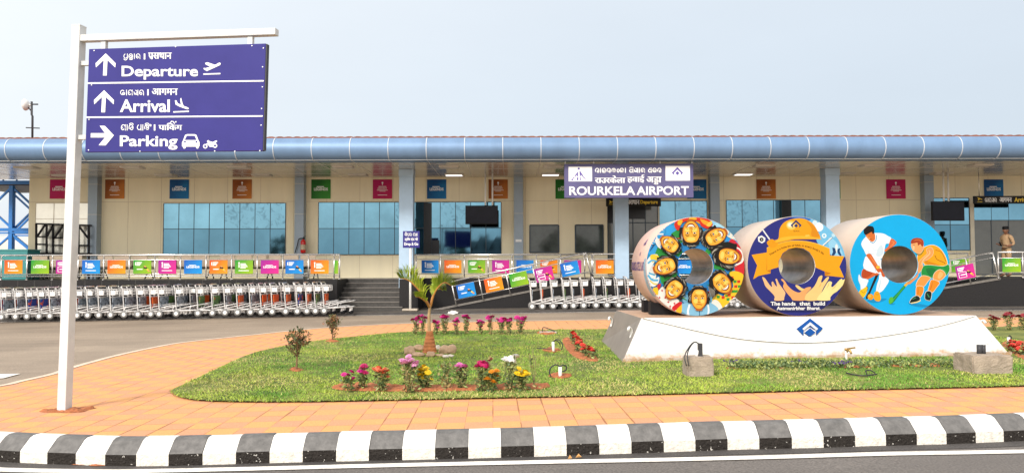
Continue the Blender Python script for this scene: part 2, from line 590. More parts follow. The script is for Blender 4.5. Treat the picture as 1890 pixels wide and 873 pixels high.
# island pavement: two-tone square pavers
def paver_mat():
    m = bpy.data.materials.new('two_tone_pavers')
    m.use_nodes = True
    n, l = m.node_tree.nodes, m.node_tree.links
    p = n['Principled BSDF']
    p.inputs['Roughness'].default_value = .8
    tc = n.new('ShaderNodeTexCoord')
    mp = n.new('ShaderNodeMapping')
    mp.inputs['Rotation'].default_value = (0, 0, math.radians(-1.5))
    mp.inputs['Scale'].default_value = (4.1, 4.1, 4.1)
    l.new(tc.outputs['Object'], mp.inputs[0])
    ck = n.new('ShaderNodeTexChecker'); ck.inputs['Scale'].default_value = 1.0
    fl = n.new('ShaderNodeVectorMath'); fl.operation = 'FLOOR'
    l.new(mp.outputs[0], fl.inputs[0])
    mulz = n.new('ShaderNodeVectorMath'); mulz.operation = 'MULTIPLY'; mulz.inputs[1].default_value = (1, 1, 0)
    l.new(fl.outputs[0], mulz.inputs[0])
    wnz = n.new('ShaderNodeTexWhiteNoise'); wnz.noise_dimensions = '3D'
    l.new(mulz.outputs[0], wnz.inputs['Vector'])
    fr = n.new('ShaderNodeVectorMath'); fr.operation = 'FRACTION'
    l.new(mp.outputs[0], fr.inputs[0])
    sx = n.new('ShaderNodeSeparateXYZ'); l.new(fr.outputs[0], sx.inputs[0])
    sf = n.new('ShaderNodeSeparateXYZ'); l.new(fl.outputs[0], sf.inputs[0])
    def math_(op, a, b=None):
        q = n.new('ShaderNodeMath'); q.operation = op
        for i, v in enumerate((a, b)):
            if v is None: continue
            if isinstance(v, (int, float)): q.inputs[i].default_value = v
            else: l.new(v, q.inputs[i])
        return q.outputs[0]
    par = math_('FLOORED_MODULO', math_('ADD', sf.outputs[0], sf.outputs[1]), 2)
    wob = math_('SUBTRACT', math_('MULTIPLY', wnz.outputs[0], 1.0), .5)     # a few odd tiles
    pick = math_('ADD', par, math_('MULTIPLY', wob, .5))
    ramp = n.new('ShaderNodeValToRGB')
    ramp.color_ramp.elements[0].position, ramp.color_ramp.elements[1].position = .15, .85
    ramp.color_ramp.elements[0].color = (.665, .33, .112, 1)
    ramp.color_ramp.elements[1].color = (.61, .275, .15, 1)
    l.new(pick, ramp.inputs[0])
    # dust
    dn = n.new('ShaderNodeTexNoise'); dn.inputs['Scale'].default_value = .8; dn.inputs['Detail'].default_value = 7
    l.new(tc.outputs['Object'], dn.inputs['Vector'])
    dr = n.new('ShaderNodeValToRGB'); dr.color_ramp.elements[0].position, dr.color_ramp.elements[1].position = .42, .75
    l.new(dn.outputs[0], dr.inputs[0])
    dm = n.new('ShaderNodeMixRGB'); dm.inputs[2].default_value = (.645, .31, .125, 1)
    l.new(math_('MULTIPLY', dr.outputs[0], .75), dm.inputs[0]); l.new(ramp.outputs[0], dm.inputs[1])
    fn_ = n.new('ShaderNodeTexNoise'); fn_.inputs['Scale'].default_value = 70; fn_.inputs['Detail'].default_value = 3
    l.new(tc.outputs['Object'], fn_.inputs['Vector'])
    ov = n.new('ShaderNodeMixRGB'); ov.blend_type = 'OVERLAY'; ov.inputs[0].default_value = .35
    l.new(dm.outputs[0], ov.inputs[1]); l.new(fn_.outputs[0], ov.inputs[2])
    # joints, partly filled with dust
    gx = math_('MINIMUM', sx.outputs[0], math_('SUBTRACT', 1, sx.outputs[0]))
    gy = math_('MINIMUM', sx.outputs[1], math_('SUBTRACT', 1, sx.outputs[1]))
    jn = n.new('ShaderNodeTexNoise'); jn.inputs['Scale'].default_value = 2.2; jn.inputs['Detail'].default_value = 3
    l.new(tc.outputs['Object'], jn.inputs['Vector'])
    wid = math_('MULTIPLY', math_('MAXIMUM', math_('SUBTRACT', jn.outputs[0], .36), .03), .12)
    jt = math_('LESS_THAN', math_('MINIMUM', gx, math_('MULTIPLY', gy, 1.6)), wid)
    jm = n.new('ShaderNodeMixRGB'); jm.inputs[2].default_value = (.30, .12, .045, 1)
    l.new(math_('MULTIPLY', jt, .9), jm.inputs[0]); l.new(ov.outputs[0], jm.inputs[1])
    l.new(jm.outputs[0], p.inputs['Base Color'])
    bp = n.new('ShaderNodeBump'); bp.inputs['Strength'].default_value = .35; bp.inputs['Distance'].default_value = .01
    l.new(math_('SUBTRACT', fn_.outputs[0], jt), bp.inputs['Height']); l.new(bp.outputs[0], p.inputs['Normal'])
    return m
PAVER = paver_mat()
bpx = [(-420, 772), (-200, 742), (0, 713), (47, 703), (104, 690), (134, 680), (172, 669), (229, 654), (305, 638), (358, 630), (480, 617), (560, 608.5), (640, 602.5), (740, 597.5), (850, 594.5), (1000, 592), (1300, 589), (1700, 586.5), (2000, 585.5), (2300, 584)]
PT = .206
B = [p.to_2d() for p in cr_open([G(x, y, PT) for x, y in bpx], 4)]
inner = offset_line(K, .195)
sheet('pavement', inner + list(reversed(B)), PT - .002, PAVER)
EDGE = M('edging_concrete', (.66, .52, .40), .8, var=.15, scale=6)
m_ = MB()
b0, b1 = offset_line(B, 0), offset_line(B, .11)
n_ = len(B)
m_.add([on(p.x, p.y, PT + .004) for p in b0 + b1] + [on(p.x, p.y, -.03) for p in b1],
       [(i, i + 1, n_ + i + 1, n_ + i) for i in range(n_ - 1)] + [(n_ + i, n_ + i + 1, 2 * n_ + i + 1, 2 * n_ + i) for i in range(n_ - 1)])
setting(m_.build('pavement_edging', EDGE, loc=(0, 0, 0)))
# white painted mark on the road at the far left
a, b, c, d = G(-60, 692), G(38, 690.5), G(6, 699), G(-60, 702)
sheet('road_marking', [a.to_2d(), b.to_2d(), c.to_2d(), d.to_2d()], .012, LINEP)
# pale wheel scuffs are in the road material; thin white line at the far kerb of the apron
apx = [(-500, 603), (-200, 599), (0, 594.5), (150, 592), (350, 588), (560, 584), (760, 581), (1000, 577.5), (1250, 575.5), (1500, 574.5), (1890, 573), (2200, 572)]
A = [p.to_2d() for p in cr_open([G(x, y) for x, y in apx], 4)]
line_strip(A, -.12, -.02, .012, 'apron_line', LINEP)
APRON = M('apron_concrete', (.105, .09, .075), .7, var=.3, scale=1.5, bump=.3)
APRON_F = M('apron_kerb_face', (.045, .04, .038), .7, var=.3)
line_strip(A, .0, .006, .004, 'apron_gutter', APRON_F)
AH = .09
sheet('apron', A + [Vector((40, 27.0)), Vector((-40, 27.0))], AH, APRON)
m_ = MB()
m_.add([on(p.x, p.y, AH) for p in A] + [on(p.x, p.y, -.02) for p in A], [(i, i + 1, len(A) + i + 1, len(A) + i) for i in range(len(A) - 1)])
setting(m_.build('apron_kerb', APRON_F, loc=(0, 0, 0)))

# ------------------------------------------------------------------ lawn
LG = .224
gpx = [(318, 722), (326, 729), (345, 734), (375, 737.5), (450, 739.5), (560, 739.5), (700, 737), (850, 734), (1000, 731), (1150, 727.5), (1300, 724), (1450, 720.5), (1600, 717), (1750, 714), (1890, 710.5), (2050, 706), (2200, 640), (2150, 606), (1890, 602.5), (1500, 603), (1120, 607), (1000, 608), (850, 610), (740, 613), (640, 622), (560, 632), (470, 650), (400, 680), (345, 706), (322, 716)]
GP = [p.to_2d() for p in cr_closed([G(x, y, LG) for x, y in gpx], 3)]
def lawn_mat():
    m = M('lawn_ground', (.06, .13, .02), .95, var=.5, scale=1.6, col2=(.26, .26, .055), bump=.8, bscale=40)
    return m
sheet('lawn', GP, LG, lawn_mat())
def inside(px, py, poly):
    r = np.zeros(len(px), bool)
    n = len(poly)
    for i in range(n):
        x0, y0 = poly[i]; x1, y1 = poly[i - 1]
        c = ((y0 > py) != (y1 > py)) & (px < (x1 - x0) * (py - y0) / (y1 - y0 + 1e-12) + x0)
        r ^= c
    return r
soil_polys = [[G(x, y, LG).to_2d() for x, y in q] for q in (
    [(612, 714), (650, 709.5), (760, 711), (880, 712), (1004, 709), (1000, 718), (900, 720.5), (780, 723), (640, 721)],
    [(1038, 627), (1056, 626), (1105, 663), (1072, 664), (1048, 648)],
    [(1848, 634), (1895, 634), (1960, 664), (1890, 664)],
    [(533, 683), (546, 680), (561, 683), (546, 686)], [(600, 629.5), (612, 628), (626, 630), (612, 631.5)],
    [(1000, 646), (1022, 643.5), (1036, 647), (1020, 651)], [(1012, 694), (1032, 690), (1056, 694), (1034, 699)],
    [(990, 614), (1010, 612), (1028, 615), (1008, 618)])]
base_poly = [(1.6, 10.4), (6.9, 10.4), (7.0, 12.7), (1.6, 12.7)]
rg = np.random.default_rng(5)
N = 150000
gx0, gx1 = min(p.x for p in GP), min(8.6, max(p.x for p in GP))
# more blades near the viewer, where each one shows
yy = 7.4 + (rg.random(N * 3) ** 1.6) * 9.0
xx = gx0 + rg.random(N * 3) * (gx1 - gx0)
ex = xx + (rg.random(len(xx)) - .5) * .07
ey = yy + (rg.random(len(xx)) - .5) * .09
keep = inside(ex, ey, [tuple(p) for p in GP])
for q in soil_polys:
    keep &= ~inside(xx, yy, [tuple(p) for p in q])
keep &= ~inside(xx, yy, base_poly)
keep &= np.abs(xx / np.maximum(yy, 1)) < .76
xx, yy = xx[keep][:N], yy[keep][:N]
N = len(xx)
zz = .0165 * np.clip(xx, -40, 3) + .003 * yy + LG
def vnoise(x, y, s, seed):                          # cheap value noise
    r = np.random.default_rng(seed).random((64, 64))
    u, v = x * s, y * s
    i, j = np.floor(u).astype(int), np.floor(v).astype(int)
    a, b = u - i, v - j
    a, b = a * a * (3 - 2 * a), b * b * (3 - 2 * b)
    g = lambda p, q: r[p % 64, q % 64]
    return (g(i, j) * (1 - a) + g(i + 1, j) * a) * (1 - b) + (g(i, j + 1) * (1 - a) + g(i + 1, j + 1) * a) * b
patch = .6 * vnoise(xx, yy, 1.1, 1) + .4 * vnoise(xx, yy, 3.7, 2)
tuft = vnoise(xx, yy, 6.0, 3)
bare = (vnoise(xx, yy, 2.3, 21) * .6 + vnoise(xx, yy, 7.1, 22) * .4) < .34
bare &= rg.random(N) < .75
hgt = np.where(bare, .25, 1.0) * (.009 + .017 * rg.random(N)) * (.55 + .9 * tuft)
ang = rg.random(N) * 2 * PI
wd = .0035 + .0035 * rg.random(N)
lean = (rg.random((N, 2)) - .5) * .06
V = np.zeros((N, 3, 3), np.float32)
V[:, 0] = np.stack([xx - np.cos(ang) * wd, yy - np.sin(ang) * wd, zz - .004], 1)
V[:, 1] = np.stack([xx + np.cos(ang) * wd, yy + np.sin(ang) * wd, zz - .004], 1)
V[:, 2] = np.stack([xx + lean[:, 0], yy + lean[:, 1], zz + hgt], 1)
me = bpy.data.meshes.new('grass')
me.vertices.add(N * 3); me.vertices.foreach_set('co', V.ravel())
me.loops.add(N * 3); me.loops.foreach_set('vertex_index', np.arange(N * 3, dtype=np.int32))
me.polygons.add(N); me.polygons.foreach_set('loop_start', np.arange(0, N * 3, 3, dtype=np.int32))
straw, lime, green, dark = np.array((.46, .40, .15)), np.array((.34, .42, .06)), np.array((.125, .275, .032)), np.array((.045, .11, .018))
t = np.clip((patch - .3) / .4, 0, 1)[:, None]
col = green * (1 - t) + lime * t
q = rg.random(N)
dry = np.clip((vnoise(xx, yy, .9, 9) - .55) * 3, 0, .6)
col[q < .05 + dry * .8] = straw
col[q > .86] = dark
col *= (.95 + .45 * rg.random(N))[:, None]
ca = me.attributes.new('blade_colour', 'FLOAT_COLOR', 'FACE')
ca.data.foreach_set('color', np.concatenate([col, np.ones((N, 1))], 1).astype(np.float32).ravel())
me.update(); me.validate()
GR = bpy.data.materials.new('grass_blades'); GR.use_nodes = True
pb = GR.node_tree.nodes['Principled BSDF']
at = GR.node_tree.nodes.new('ShaderNodeAttribute'); at.attribute_name = 'blade_colour'
GR.node_tree.links.new(at.outputs['Color'], pb.inputs['Base Color'])
pb.inputs['Roughness'].default_value = .6
pb.inputs['Specular IOR Level'].default_value = .25
me.materials.append(GR)
go = bpy.data.objects.new('grass', me)
C.objects.link(go)
setting(go, 'stuff')

# bare red soil of the beds, lumpy
def soil_patch(poly, name, h=.03):
    xs_, ys_ = [p.x for p in poly], [p.y for p in poly]
    P = [Vector(p) for p in cr_closed([(p.x, p.y) for p in poly], 4)]
    bm = bmesh.new()
    vs = [bm.verts.new((p.x, p.y, 0)) for p in P]
    es = [bm.edges.new((vs[i], vs[(i + 1) % len(vs)])) for i in range(len(vs))]
    bmesh.ops.triangle_fill(bm, use_beauty=True, edges=es)
    for _ in range(6):
        long = [e for e in bm.edges if e.calc_length() > .07]
        if not long or len(bm.verts) > 6000: break
        bmesh.ops.subdivide_edges(bm, edges=long, cuts=1)
        bmesh.ops.triangulate(bm, faces=[f for f in bm.faces if len(f.verts) > 3])
    for v in bm.verts:
        e = 0 if v.is_boundary else 1
        nn = noise.noise(Vector((v.co.x * 9, v.co.y * 9, 1))) * .5 + .6 + noise.noise(Vector((v.co.x * 26, v.co.y * 26, 4))) * .5
        v.co.z = gz(v.co.x, v.co.y) + LG + .004 + e * h * max(.1, nn)
    me = bpy.data.meshes.new(name); bm.to_mesh(me); bm.free()
    me.materials.append(SOIL)
    o = bpy.data.objects.new(name, me); C.objects.link(o)
    return setting(o, 'stuff')
for q in soil_polys:
    soil_patch(q, 'soil', .035)
# ------------------------------------------------------------------ terminal building
ZP, ZC = 1.14, 4.83                                 # platform and canopy ceiling heights
YW, YF = 27.2, 22.42                                # wall face, canopy front
term = thing('terminal_building', 'long low cream terminal with blue tubular canopy edge and blue glass', 'building', (0, YW, 0))
XL = W(53, 400, YW).x
XR = 26.0
def wx(px, Y=YW): return W(px, 430, Y).x
def wz(py, Y=YW, px=CX): return W(px, py, Y).z

mb = MB()
mb.bx(XL, XR, YW, YW + 14, -.5, ZC + .3)
mb.build('wall', BEIGE, term)
mb = MB()                                           # panel joints, 3 mm proud
x = XL + 1.22
while x < XR:
    mb.bx(x - .006, x + .006, YW - .003, YW + .01, ZP, ZC)
    x += 1.22
mb.bx(XL, XR, YW - .0035, YW + .01, wz(371) - .006, wz(371) + .006)
mb.bx(XL, XR, YW - .0035, YW + .01, wz(470) - .02, wz(470) + .02)
mb.build('panel_joint', SEAM, term)

GLASS = M('blue_reflective_glass', (.13, .27, .36), .05, 1.0, var=.22, scale=.5, rvar=.04, bump=.04, bscale=1.1, bdist=.02)
def dirty_glass():
    m = M('streaked_blue_glass', (.13, .27, .36), .06, 1.0, var=.1, scale=.6)
    n, l = m.node_tree.nodes, m.node_tree.links
    p = n['Principled BSDF']
    src = p.inputs['Base Color'].links[0].from_socket
    tc = [q for q in n if q.type == 'TEX_COORD'][0]
    t = n.new('ShaderNodeTexNoise'); t.inputs['Scale'].default_value = 3.2; t.inputs['Detail'].default_value = 7; t.inputs['Distortion'].default_value = 2.2
    l.new(tc.outputs['Object'], t.inputs['Vector'])
    r = n.new('ShaderNodeValToRGB'); r.color_ramp.elements[0].position = .5; r.color_ramp.elements[1].position = .78
    l.new(t.outputs[0], r.inputs[0])
    mx = n.new('ShaderNodeMixRGB'); mx.inputs[2].default_value = (.05, .10, .14, 1)
    l.new(r.outputs[0], mx.inputs[0]); l.new(src, mx.inputs[1]); l.new(mx.outputs[0], p.inputs['Base Color'])
    return m
GLASS_D = dirty_glass()
GLASS_L = M('lower_blue_glass', (.085, .19, .265), .04, 1.0, var=.14, scale=.7, rvar=.03)
GLASS_W = M('sky_white_glass', (.90, .89, .80), .3, .55, var=.08, scale=1.5)  # near-white base colour holds the bright sky mirrored in these panes
GLASS_K = M('dark_clear_glass', (.05, .062, .056), .05, 0, var=.5, scale=1.4, spec=.6)
GLASS_G = M('grey_door_glass', (.125, .13, .12), .08, .0, var=.2, scale=.6, spec=.7)
DARK_FILL = M('dark_fill', (.008, .009, .012), .3, var=.2)
FRAME = M('window_frame', (.035, .05, .065), .4, .3)
FRAME_L = M('pale_frame', (.62, .55, .42), .5)
fr_rnd = random.Random(11)
def window(x0, x1, y0, y1, cols, rows=(), dirty=(), dark_panes=None, glass=None, frame=FRAME, Y=YW, edge=.022, name='window'):
    X0, X1, Z1, Z0 = wx(x0, Y), wx(x1, Y), wz(y0, Y), wz(y1, Y)
    g = glass or GLASS
    m_ = MB()
    w = (X1 - X0) / cols
    zs = [Z0] + [wz(r, Y) for r in sorted(rows, reverse=True)] + [Z1]
    for i in range(cols):
        for k in range(len(zs) - 1):
            tilt = fr_rnd.uniform(-.0035, .0035)            # panes never sit perfectly flush
            mi = 1 if (i in dirty and k == len(zs) - 2) else (2 if k == 0 and len(zs) > 2 else 0)
            xa, xb = X0 + i * w + .004, X0 + (i + 1) * w - .004
            m_.add([(xa, Y - .02 - tilt, zs[k]), (xb, Y - .02 + tilt, zs[k]), (xb, Y - .02 + tilt * .4, zs[k + 1]), (xa, Y - .02 - tilt * .6, zs[k + 1])], [(0, 1, 2, 3)], mi)
    f = m_.build(name, [g, GLASS_D, GLASS_L if g is GLASS else g], term)
    m_ = MB()
    for i in range(cols + 1):
        m_.bx(X0 + i * w - edge / 2, X0 + i * w + edge / 2, Y - .028, Y + .0, Z0, Z1)
    for z in zs:
        m_.bx(X0, X1, Y - .0285, Y + .0, z - edge / 2, z + edge / 2)
    m_.build('frame', frame, f)
    if dark_panes:
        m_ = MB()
        for (a, b, c, d) in dark_panes:
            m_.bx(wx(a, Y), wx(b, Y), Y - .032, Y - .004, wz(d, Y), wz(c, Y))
        m_.build('dark_pane', DARK_FILL, f)  # solid dark pieces: open sashes, and a dark reflection built as a panel
    return f
window(302, 527, 374, 468, 8, (421,), dirty=(4, 5, 6, 7))
window(588, 925, 373, 469, 12, (421,), dirty=(5, 8, 9), dark_panes=[(782, 797, 374, 468), (797.5, 811, 443, 468)])  # short second dark piece stands for a dark reflection in the glass
window(1217, 1305, 372, 510, 3, (421,), dirty=(1, 2))
window(1341, 1515, 371, 468, 6, (420,), dirty=(0, 1), dark_panes=[(1443, 1461, 372, 468)])
window(1718, 1789, 368, 464, 2, (417,))
window(66, 166, 373, 468, 3, (402,), glass=GLASS_W, frame=FRAME_L, edge=.018)
window(978, 1031, 416, 466, 1, (), glass=GLASS_K, edge=.05)
window(1062, 1113, 416, 466, 1, (), glass=GLASS_K, edge=.05)
# sliding door fronts
window(1122, 1214, 367, 509, 4, (412,), glass=GLASS_G, dark_panes=[(1122, 1134, 381, 412), (1146, 1191, 381, 405)], edge=.035, name='glass_door')
window(1797, 1925, 377, 509, 4, (409,), glass=GLASS_G, edge=.03, name='glass_door')
m_ = MB()
for a, b in ((1789.5, 1797), (1214.5, 1217)):
    m_.bx(wx(a), wx(b), YW - .06, YW + .01, ZP, wz(368))
m_.build('door_jamb', BEIGE_L, term)
m_ = MB()                                           # blue glass above the arrival door leaves
for i in range(4):
    a, b = 1798 + i * 32, 1829 + i * 32
    m_.bx(wx(a), wx(b), YW - .035, YW - .01, wz(408.5), wz(378))
m_.build('transom', GLASS, term)

# wall pilasters (square pipe columns cladding in grey blue)
PIL = M('grey_blue_cladding', (.29, .36, .43), .4, .1, var=.05)
COLM = M('light_blue_column', (.40, .54, .69), .4, .1, var=.05)
for px in (178, 556, 957, 1316.5, 1708.5):
    m_ = MB()
    X = wx(px)
    m_.bx(X - .17, X + .17, YW - .3, YW + .01, ZP - .02, ZC - .002)
    for z in (ZC - .25, wz(395)):
        m_.bx(X - .173, X + .173, YW - .303, YW + .01, z - .008, z + .008, 1)
    m_.build('pilaster', [PIL, BEIGE_L], term, bevel=.01)
for px in (751, 1146, 1533.5):
    X = W(px, 430, 25.0).x
    m_ = MB()
    m_.bx(X - .235, X + .235, 24.78, 25.22, ZP - .3, ZC - .25)
    m_.bx(X - .25, X + .25, 24.765, 25.235, ZC - .25, ZC - .002)
    m_.build('column', COLM, term, bevel=.012)

# plinth, landing and steps in black granite
gr0 = -.8
SX0, SX1 = W(622, 515, 24.6).x, W(738, 515, 24.6).x
m_ = MB()
m_.bx(-26, SX0, 24.6, YW + .5, gr0, ZP)
m_.bx(SX0 - .001, SX1, 26.42, YW + .5, gr0, ZP - .001)
m_.bx(SX1, W(772, 515, 24.6).x, 24.5, YW + .5, gr0, ZP - .002)
m_.bx(W(772, 515, 24.6).x + .002, W(1090, 515, 24.7).x, 26.0, YW + .5, gr0, ZP - .003)
m_.bx(W(1090, 515, 24.7).x, XR, 24.7, YW + .5, gr0, ZP)
for px in range(-60, 620, 31):                     # granite slab joints
    X = W(px, 520, 24.6).x
    m_.bx(X - .004, X + .004, 24.596, 24.62, gr0, ZP - .004, 1)
for px in range(1100, 1920, 44):
    X = W(px, 520, 24.7).x
    m_.bx(X - .004, X + .004, 24.696, 24.72, gr0, ZP - .004, 1)
m_.build('plinth', [GRANITE, M('slab_joint', (.09, .085, .08), .6)], term)
SFX0 = W(603, 570, 24.4).x
nst = 7
gf = gz(-4.5, 24.4) + AH
m_ = MB()
for k in range(nst):
    z1 = gf + (ZP - gf) * (k + 1) / nst - (.002 if k == nst - 1 else 0)
    y0 = 24.35 + k * .30
    xa = SFX0 if k < 2 else SX0 + .003
    m_.bx(xa, SX1 - .003 + (.12 if k < 2 else 0), y0, 26.41 if k < nst else 26.6, gr0 + .01 * k, z1 - .028, 0)
    m_.bx(xa - .01, SX1 - .002 + (.13 if k < 2 else 0), y0 - .025, y0 + .32, z1 - .0275, z1, 1)
m_.build('steps', [M('step_granite', (.05, .046, .042), .4, var=.4, scale=14), NOSING], term)
# ramp rising to the right in front of the platform
def ramp(x0, z0, x1, z1, ya, yb):
    m_ = MB()
    v = []
    for (x, z) in ((x0, z0), (x1, z1)):
        for y in (ya, yb):
            v += [(x, y, gr0), (x, y, z)]
    m_.add(v, [(0, 1, 3, 2), (4, 6, 7, 5), (0, 4, 5, 1), (2, 3, 7, 6), (1, 5, 7, 3), (0, 2, 6, 4)])
    t = .055
    for y in (ya - .03, ):
        m_.add([(x0, y, z0 - t), (x1, y, z1 - t), (x1, y, z1 + .012), (x0, y, z0 + .012), (x0, y + .1, z0 - t), (x1, y + .1, z1 - t), (x1, y + .1, z1 + .012), (x0, y + .1, z0 + .012)],
               [(0, 1, 2, 3), (4, 5, 6, 7), (0, 1, 5, 4), (3, 2, 6, 7), (0, 3, 7, 4), (1, 2, 6, 5)], 1)
    m_.build('ramp', [GRANITE, NOSING], term)
RA0, RA1 = W(800, 565, 24.8), W(1089, 515, 24.8)
ramp(RA0.x, gz(RA0.x, 24.8) + AH, RA1.x, ZP - .004, 24.8, 25.96)
RB0, RB1 = W(1560, 562, 24.3), W(1842, 512, 24.3)
ramp(RB0.x, gz(RB0.x, 24.3) + AH + .1, RB1.x, ZP - .004, 24.2, 24.69)
m_ = MB()
m_.bx(RB1.x, XR, 24.2, 24.69, gr0, ZP - .003)
m_.build('landing', GRANITE, term)

# canopy: ceiling, tubular fascia with joint rings, tiled roof edge
CEIL = M('glossy_ceiling_panel', (.62, .61, .585), .22, .55, var=.06, scale=.8)
XC0, XC1 = -23.0, XR
m_ = MB()
m_.bx(XC0, XC1, YF + .25, YW + .3, ZC, ZC + .12)
m_.build('ceiling', CEIL, term)
XRING = [W(p, 292, YF).x for p in (8,)]
ring_x = []
x = W(8, 292, YF).x - 1.168 * 3
while x < XC1 - .2:
    if x > XC0: ring_x.append(x)
    x += 1.168
m_ = MB()
for i, X in enumerate(ring_x):                     # ceiling joints carry on from the rings
    m_.bx(X - .008, X + .008, YF + .3, YW - .01, ZC - .004, ZC + .01)
for y in (23.6, 24.8, 26.0):
    m_.bx(XC0, XC1, y - .006, y + .006, ZC - .0035, ZC + .01)
m_.build('ceiling_joint', M('ceiling_joint', (.62, .58, .52), .4), term)
FASC = M('blue_aluminium_cladding', (.145, .24, .39), .48, .2, var=.12, scale=.9, rvar=.06, bump=.12, bscale=1.6, bdist=.05, stretch=(1.5, 1, .6))
RF, ZF = .352, ZC + .348
prof = [(YF + RF - RF * math.sin(math.radians(t)), ZF + RF * math.cos(math.radians(t))) for t in range(0, 181, 9)]
prof = [(YF + .75, ZF + RF)] + prof + [(YF + .75, ZF - RF + .0005)]
m_ = MB()
edges = [XC0] + ring_x + [XC1]
for a, b in zip(edges, edges[1:]):
    dy = fr_rnd.uniform(-.003, .003)
    n_ = len(prof)
    m_.add([(x, y + dy, z) for x in (a + .004, b - .004) for y, z in prof], [(i, i + 1, n_ + i + 1, n_ + i) for i in range(n_ - 1)], 0, True)
for X in ring_x:
    n_ = 19
    v = []
    for t in range(0, 181, 10):
        for (r, dx) in ((RF - .01, -.013), (RF + .010, -.013), (RF + .010, .013), (RF - .01, .013)):
            v.append((X + dx, YF + RF - r * math.sin(math.radians(t)), ZF + r * math.cos(math.radians(t))))
    fs = []
    for i in range(n_ - 1):
        for j in range(4):
            fs.append((i * 4 + j, i * 4 + (j + 1) % 4, (i + 1) * 4 + (j + 1) % 4, (i + 1) * 4 + j))
    m_.add(v, fs, 1)
m_.build('fascia', [FASC, M('joint_ring', (.48, .52, .56), .4)], term)
ROOF = M('brown_red_roof_tile', (.20, .065, .035), .7, var=.35, scale=3)
m_ = MB()
zr = ZF + RF
n_ = int((XC1 - XC0) / .09)
v, fs = [], []
for i in range(n_ + 1):
    X = XC0 + i * .09
    dz = .022 * abs(math.sin(i * PI / 3)) + fr_rnd.uniform(0, .008)
    v += [(X, YF + .42, zr + .002), (X, YF + .42, zr + .045 + dz), (X, YF + 5, zr + .30 + dz), (X, YF + 14, zr + .55)]
for i in range(n_):
    for j in range(3):
        fs.append((i * 4 + j, i * 4 + j + 1, (i + 1) * 4 + j + 1, (i + 1) * 4 + j))
m_.add(v, fs, 0)
m_.build('roof', ROOF, term)
LAMP_OFF = M('unlit_light_panel', (.62, .58, .52), .4)
LAMP_ON = M('lit_light_panel', (.95, .93, .88), .5, var=0, emit=1.3)
for Y, pys, pxs in ((24.2, 306, (50, 245, 441, 634, 829, 1021, 1215, 1410, 1608, 1809)), (26.35, 321, (118, 306, 484, 661, 838, 1016, 1195, 1372, 1559, 1738))):
    for px in pxs:
        X = W(px, pys, Y).x
        m_ = MB()
        m_.bx(X - .32, X + .32, Y - .22, Y + .22, ZC - .035, ZC + .01, 0)
        m_.bx(X - .29, X + .29, Y - .19, Y + .19, ZC - .038, ZC - .03, 1)
        m_.build('ceiling_light', [LAMP_OFF, LAMP_ON if px in (838, 1016, 1372) else LAMP_OFF], term)
# dado of paler panels between rail and window sill
# small fittings on the wall
m_ = MB()
X = wx(957)
m_.bx(X - .11, X + .11, YW - .315, YW - .29, wz(447), wz(442.5))
m_.build('wall_plate', SIGNWHITE, term)

# ------------------------------------------------------------------ posters on the wall
POSTC = {'magenta': ('c01868', '8a1050', 'd81f5e'), 'orange': ('7a3510', 'd06a18', 'e08a3a'), 'blue': ('12407e', '1b63ae', '1d86c8'), 'green': ('0d5a1c', '3c8f2a', '49a840')}
RAILC = {'orange': ('e0552a', 'f6a81c'), 'green': ('1f9a3c', 'a6c822'), 'magenta': ('a02a9a', 'e8328e'), 'blue': ('2360c0', '1fa0e8')}
def grad(name, a, b):
    if name in MATS: return MATS[name]
    m = bpy.data.materials.new(name); m.use_nodes = True
    n, l = m.node_tree.nodes, m.node_tree.links
    p = n['Principled BSDF']; p.inputs['Roughness'].default_value = .45; p.inputs['Specular IOR Level'].default_value = .2
    tc = n.new('ShaderNodeTexCoord'); sx = n.new('ShaderNodeSeparateXYZ'); l.new(tc.outputs['Generated'], sx.inputs[0])
    ad = n.new('ShaderNodeMath'); ad.operation = 'SUBTRACT'; l.new(sx.outputs[0], ad.inputs[0]); l.new(sx.outputs[2], ad.inputs[1])
    nz = n.new('ShaderNodeTexNoise'); nz.inputs['Scale'].default_value = 2.5; l.new(tc.outputs['Object'], nz.inputs['Vector'])
    a2 = n.new('ShaderNodeMath'); a2.operation = 'MULTIPLY_ADD'; a2.inputs[1].default_value = .5; l.new(ad.outputs[0], a2.inputs[0]); l.new(nz.outputs[0], a2.inputs[2])
    r = n.new('ShaderNodeValToRGB'); r.color_ramp.elements[0].color = (*[c * .8 for c in hx(a)], 1); r.color_ramp.elements[1].color = (*[c * .8 for c in hx(b)], 1)
    l.new(a2.outputs[0], r.inputs[0]); l.new(r.outputs[0], p.inputs['Base Color'])
    MATS[name] = m
    return m
SKIN_R = M('print_skin', (.60, .25, .08), .5)
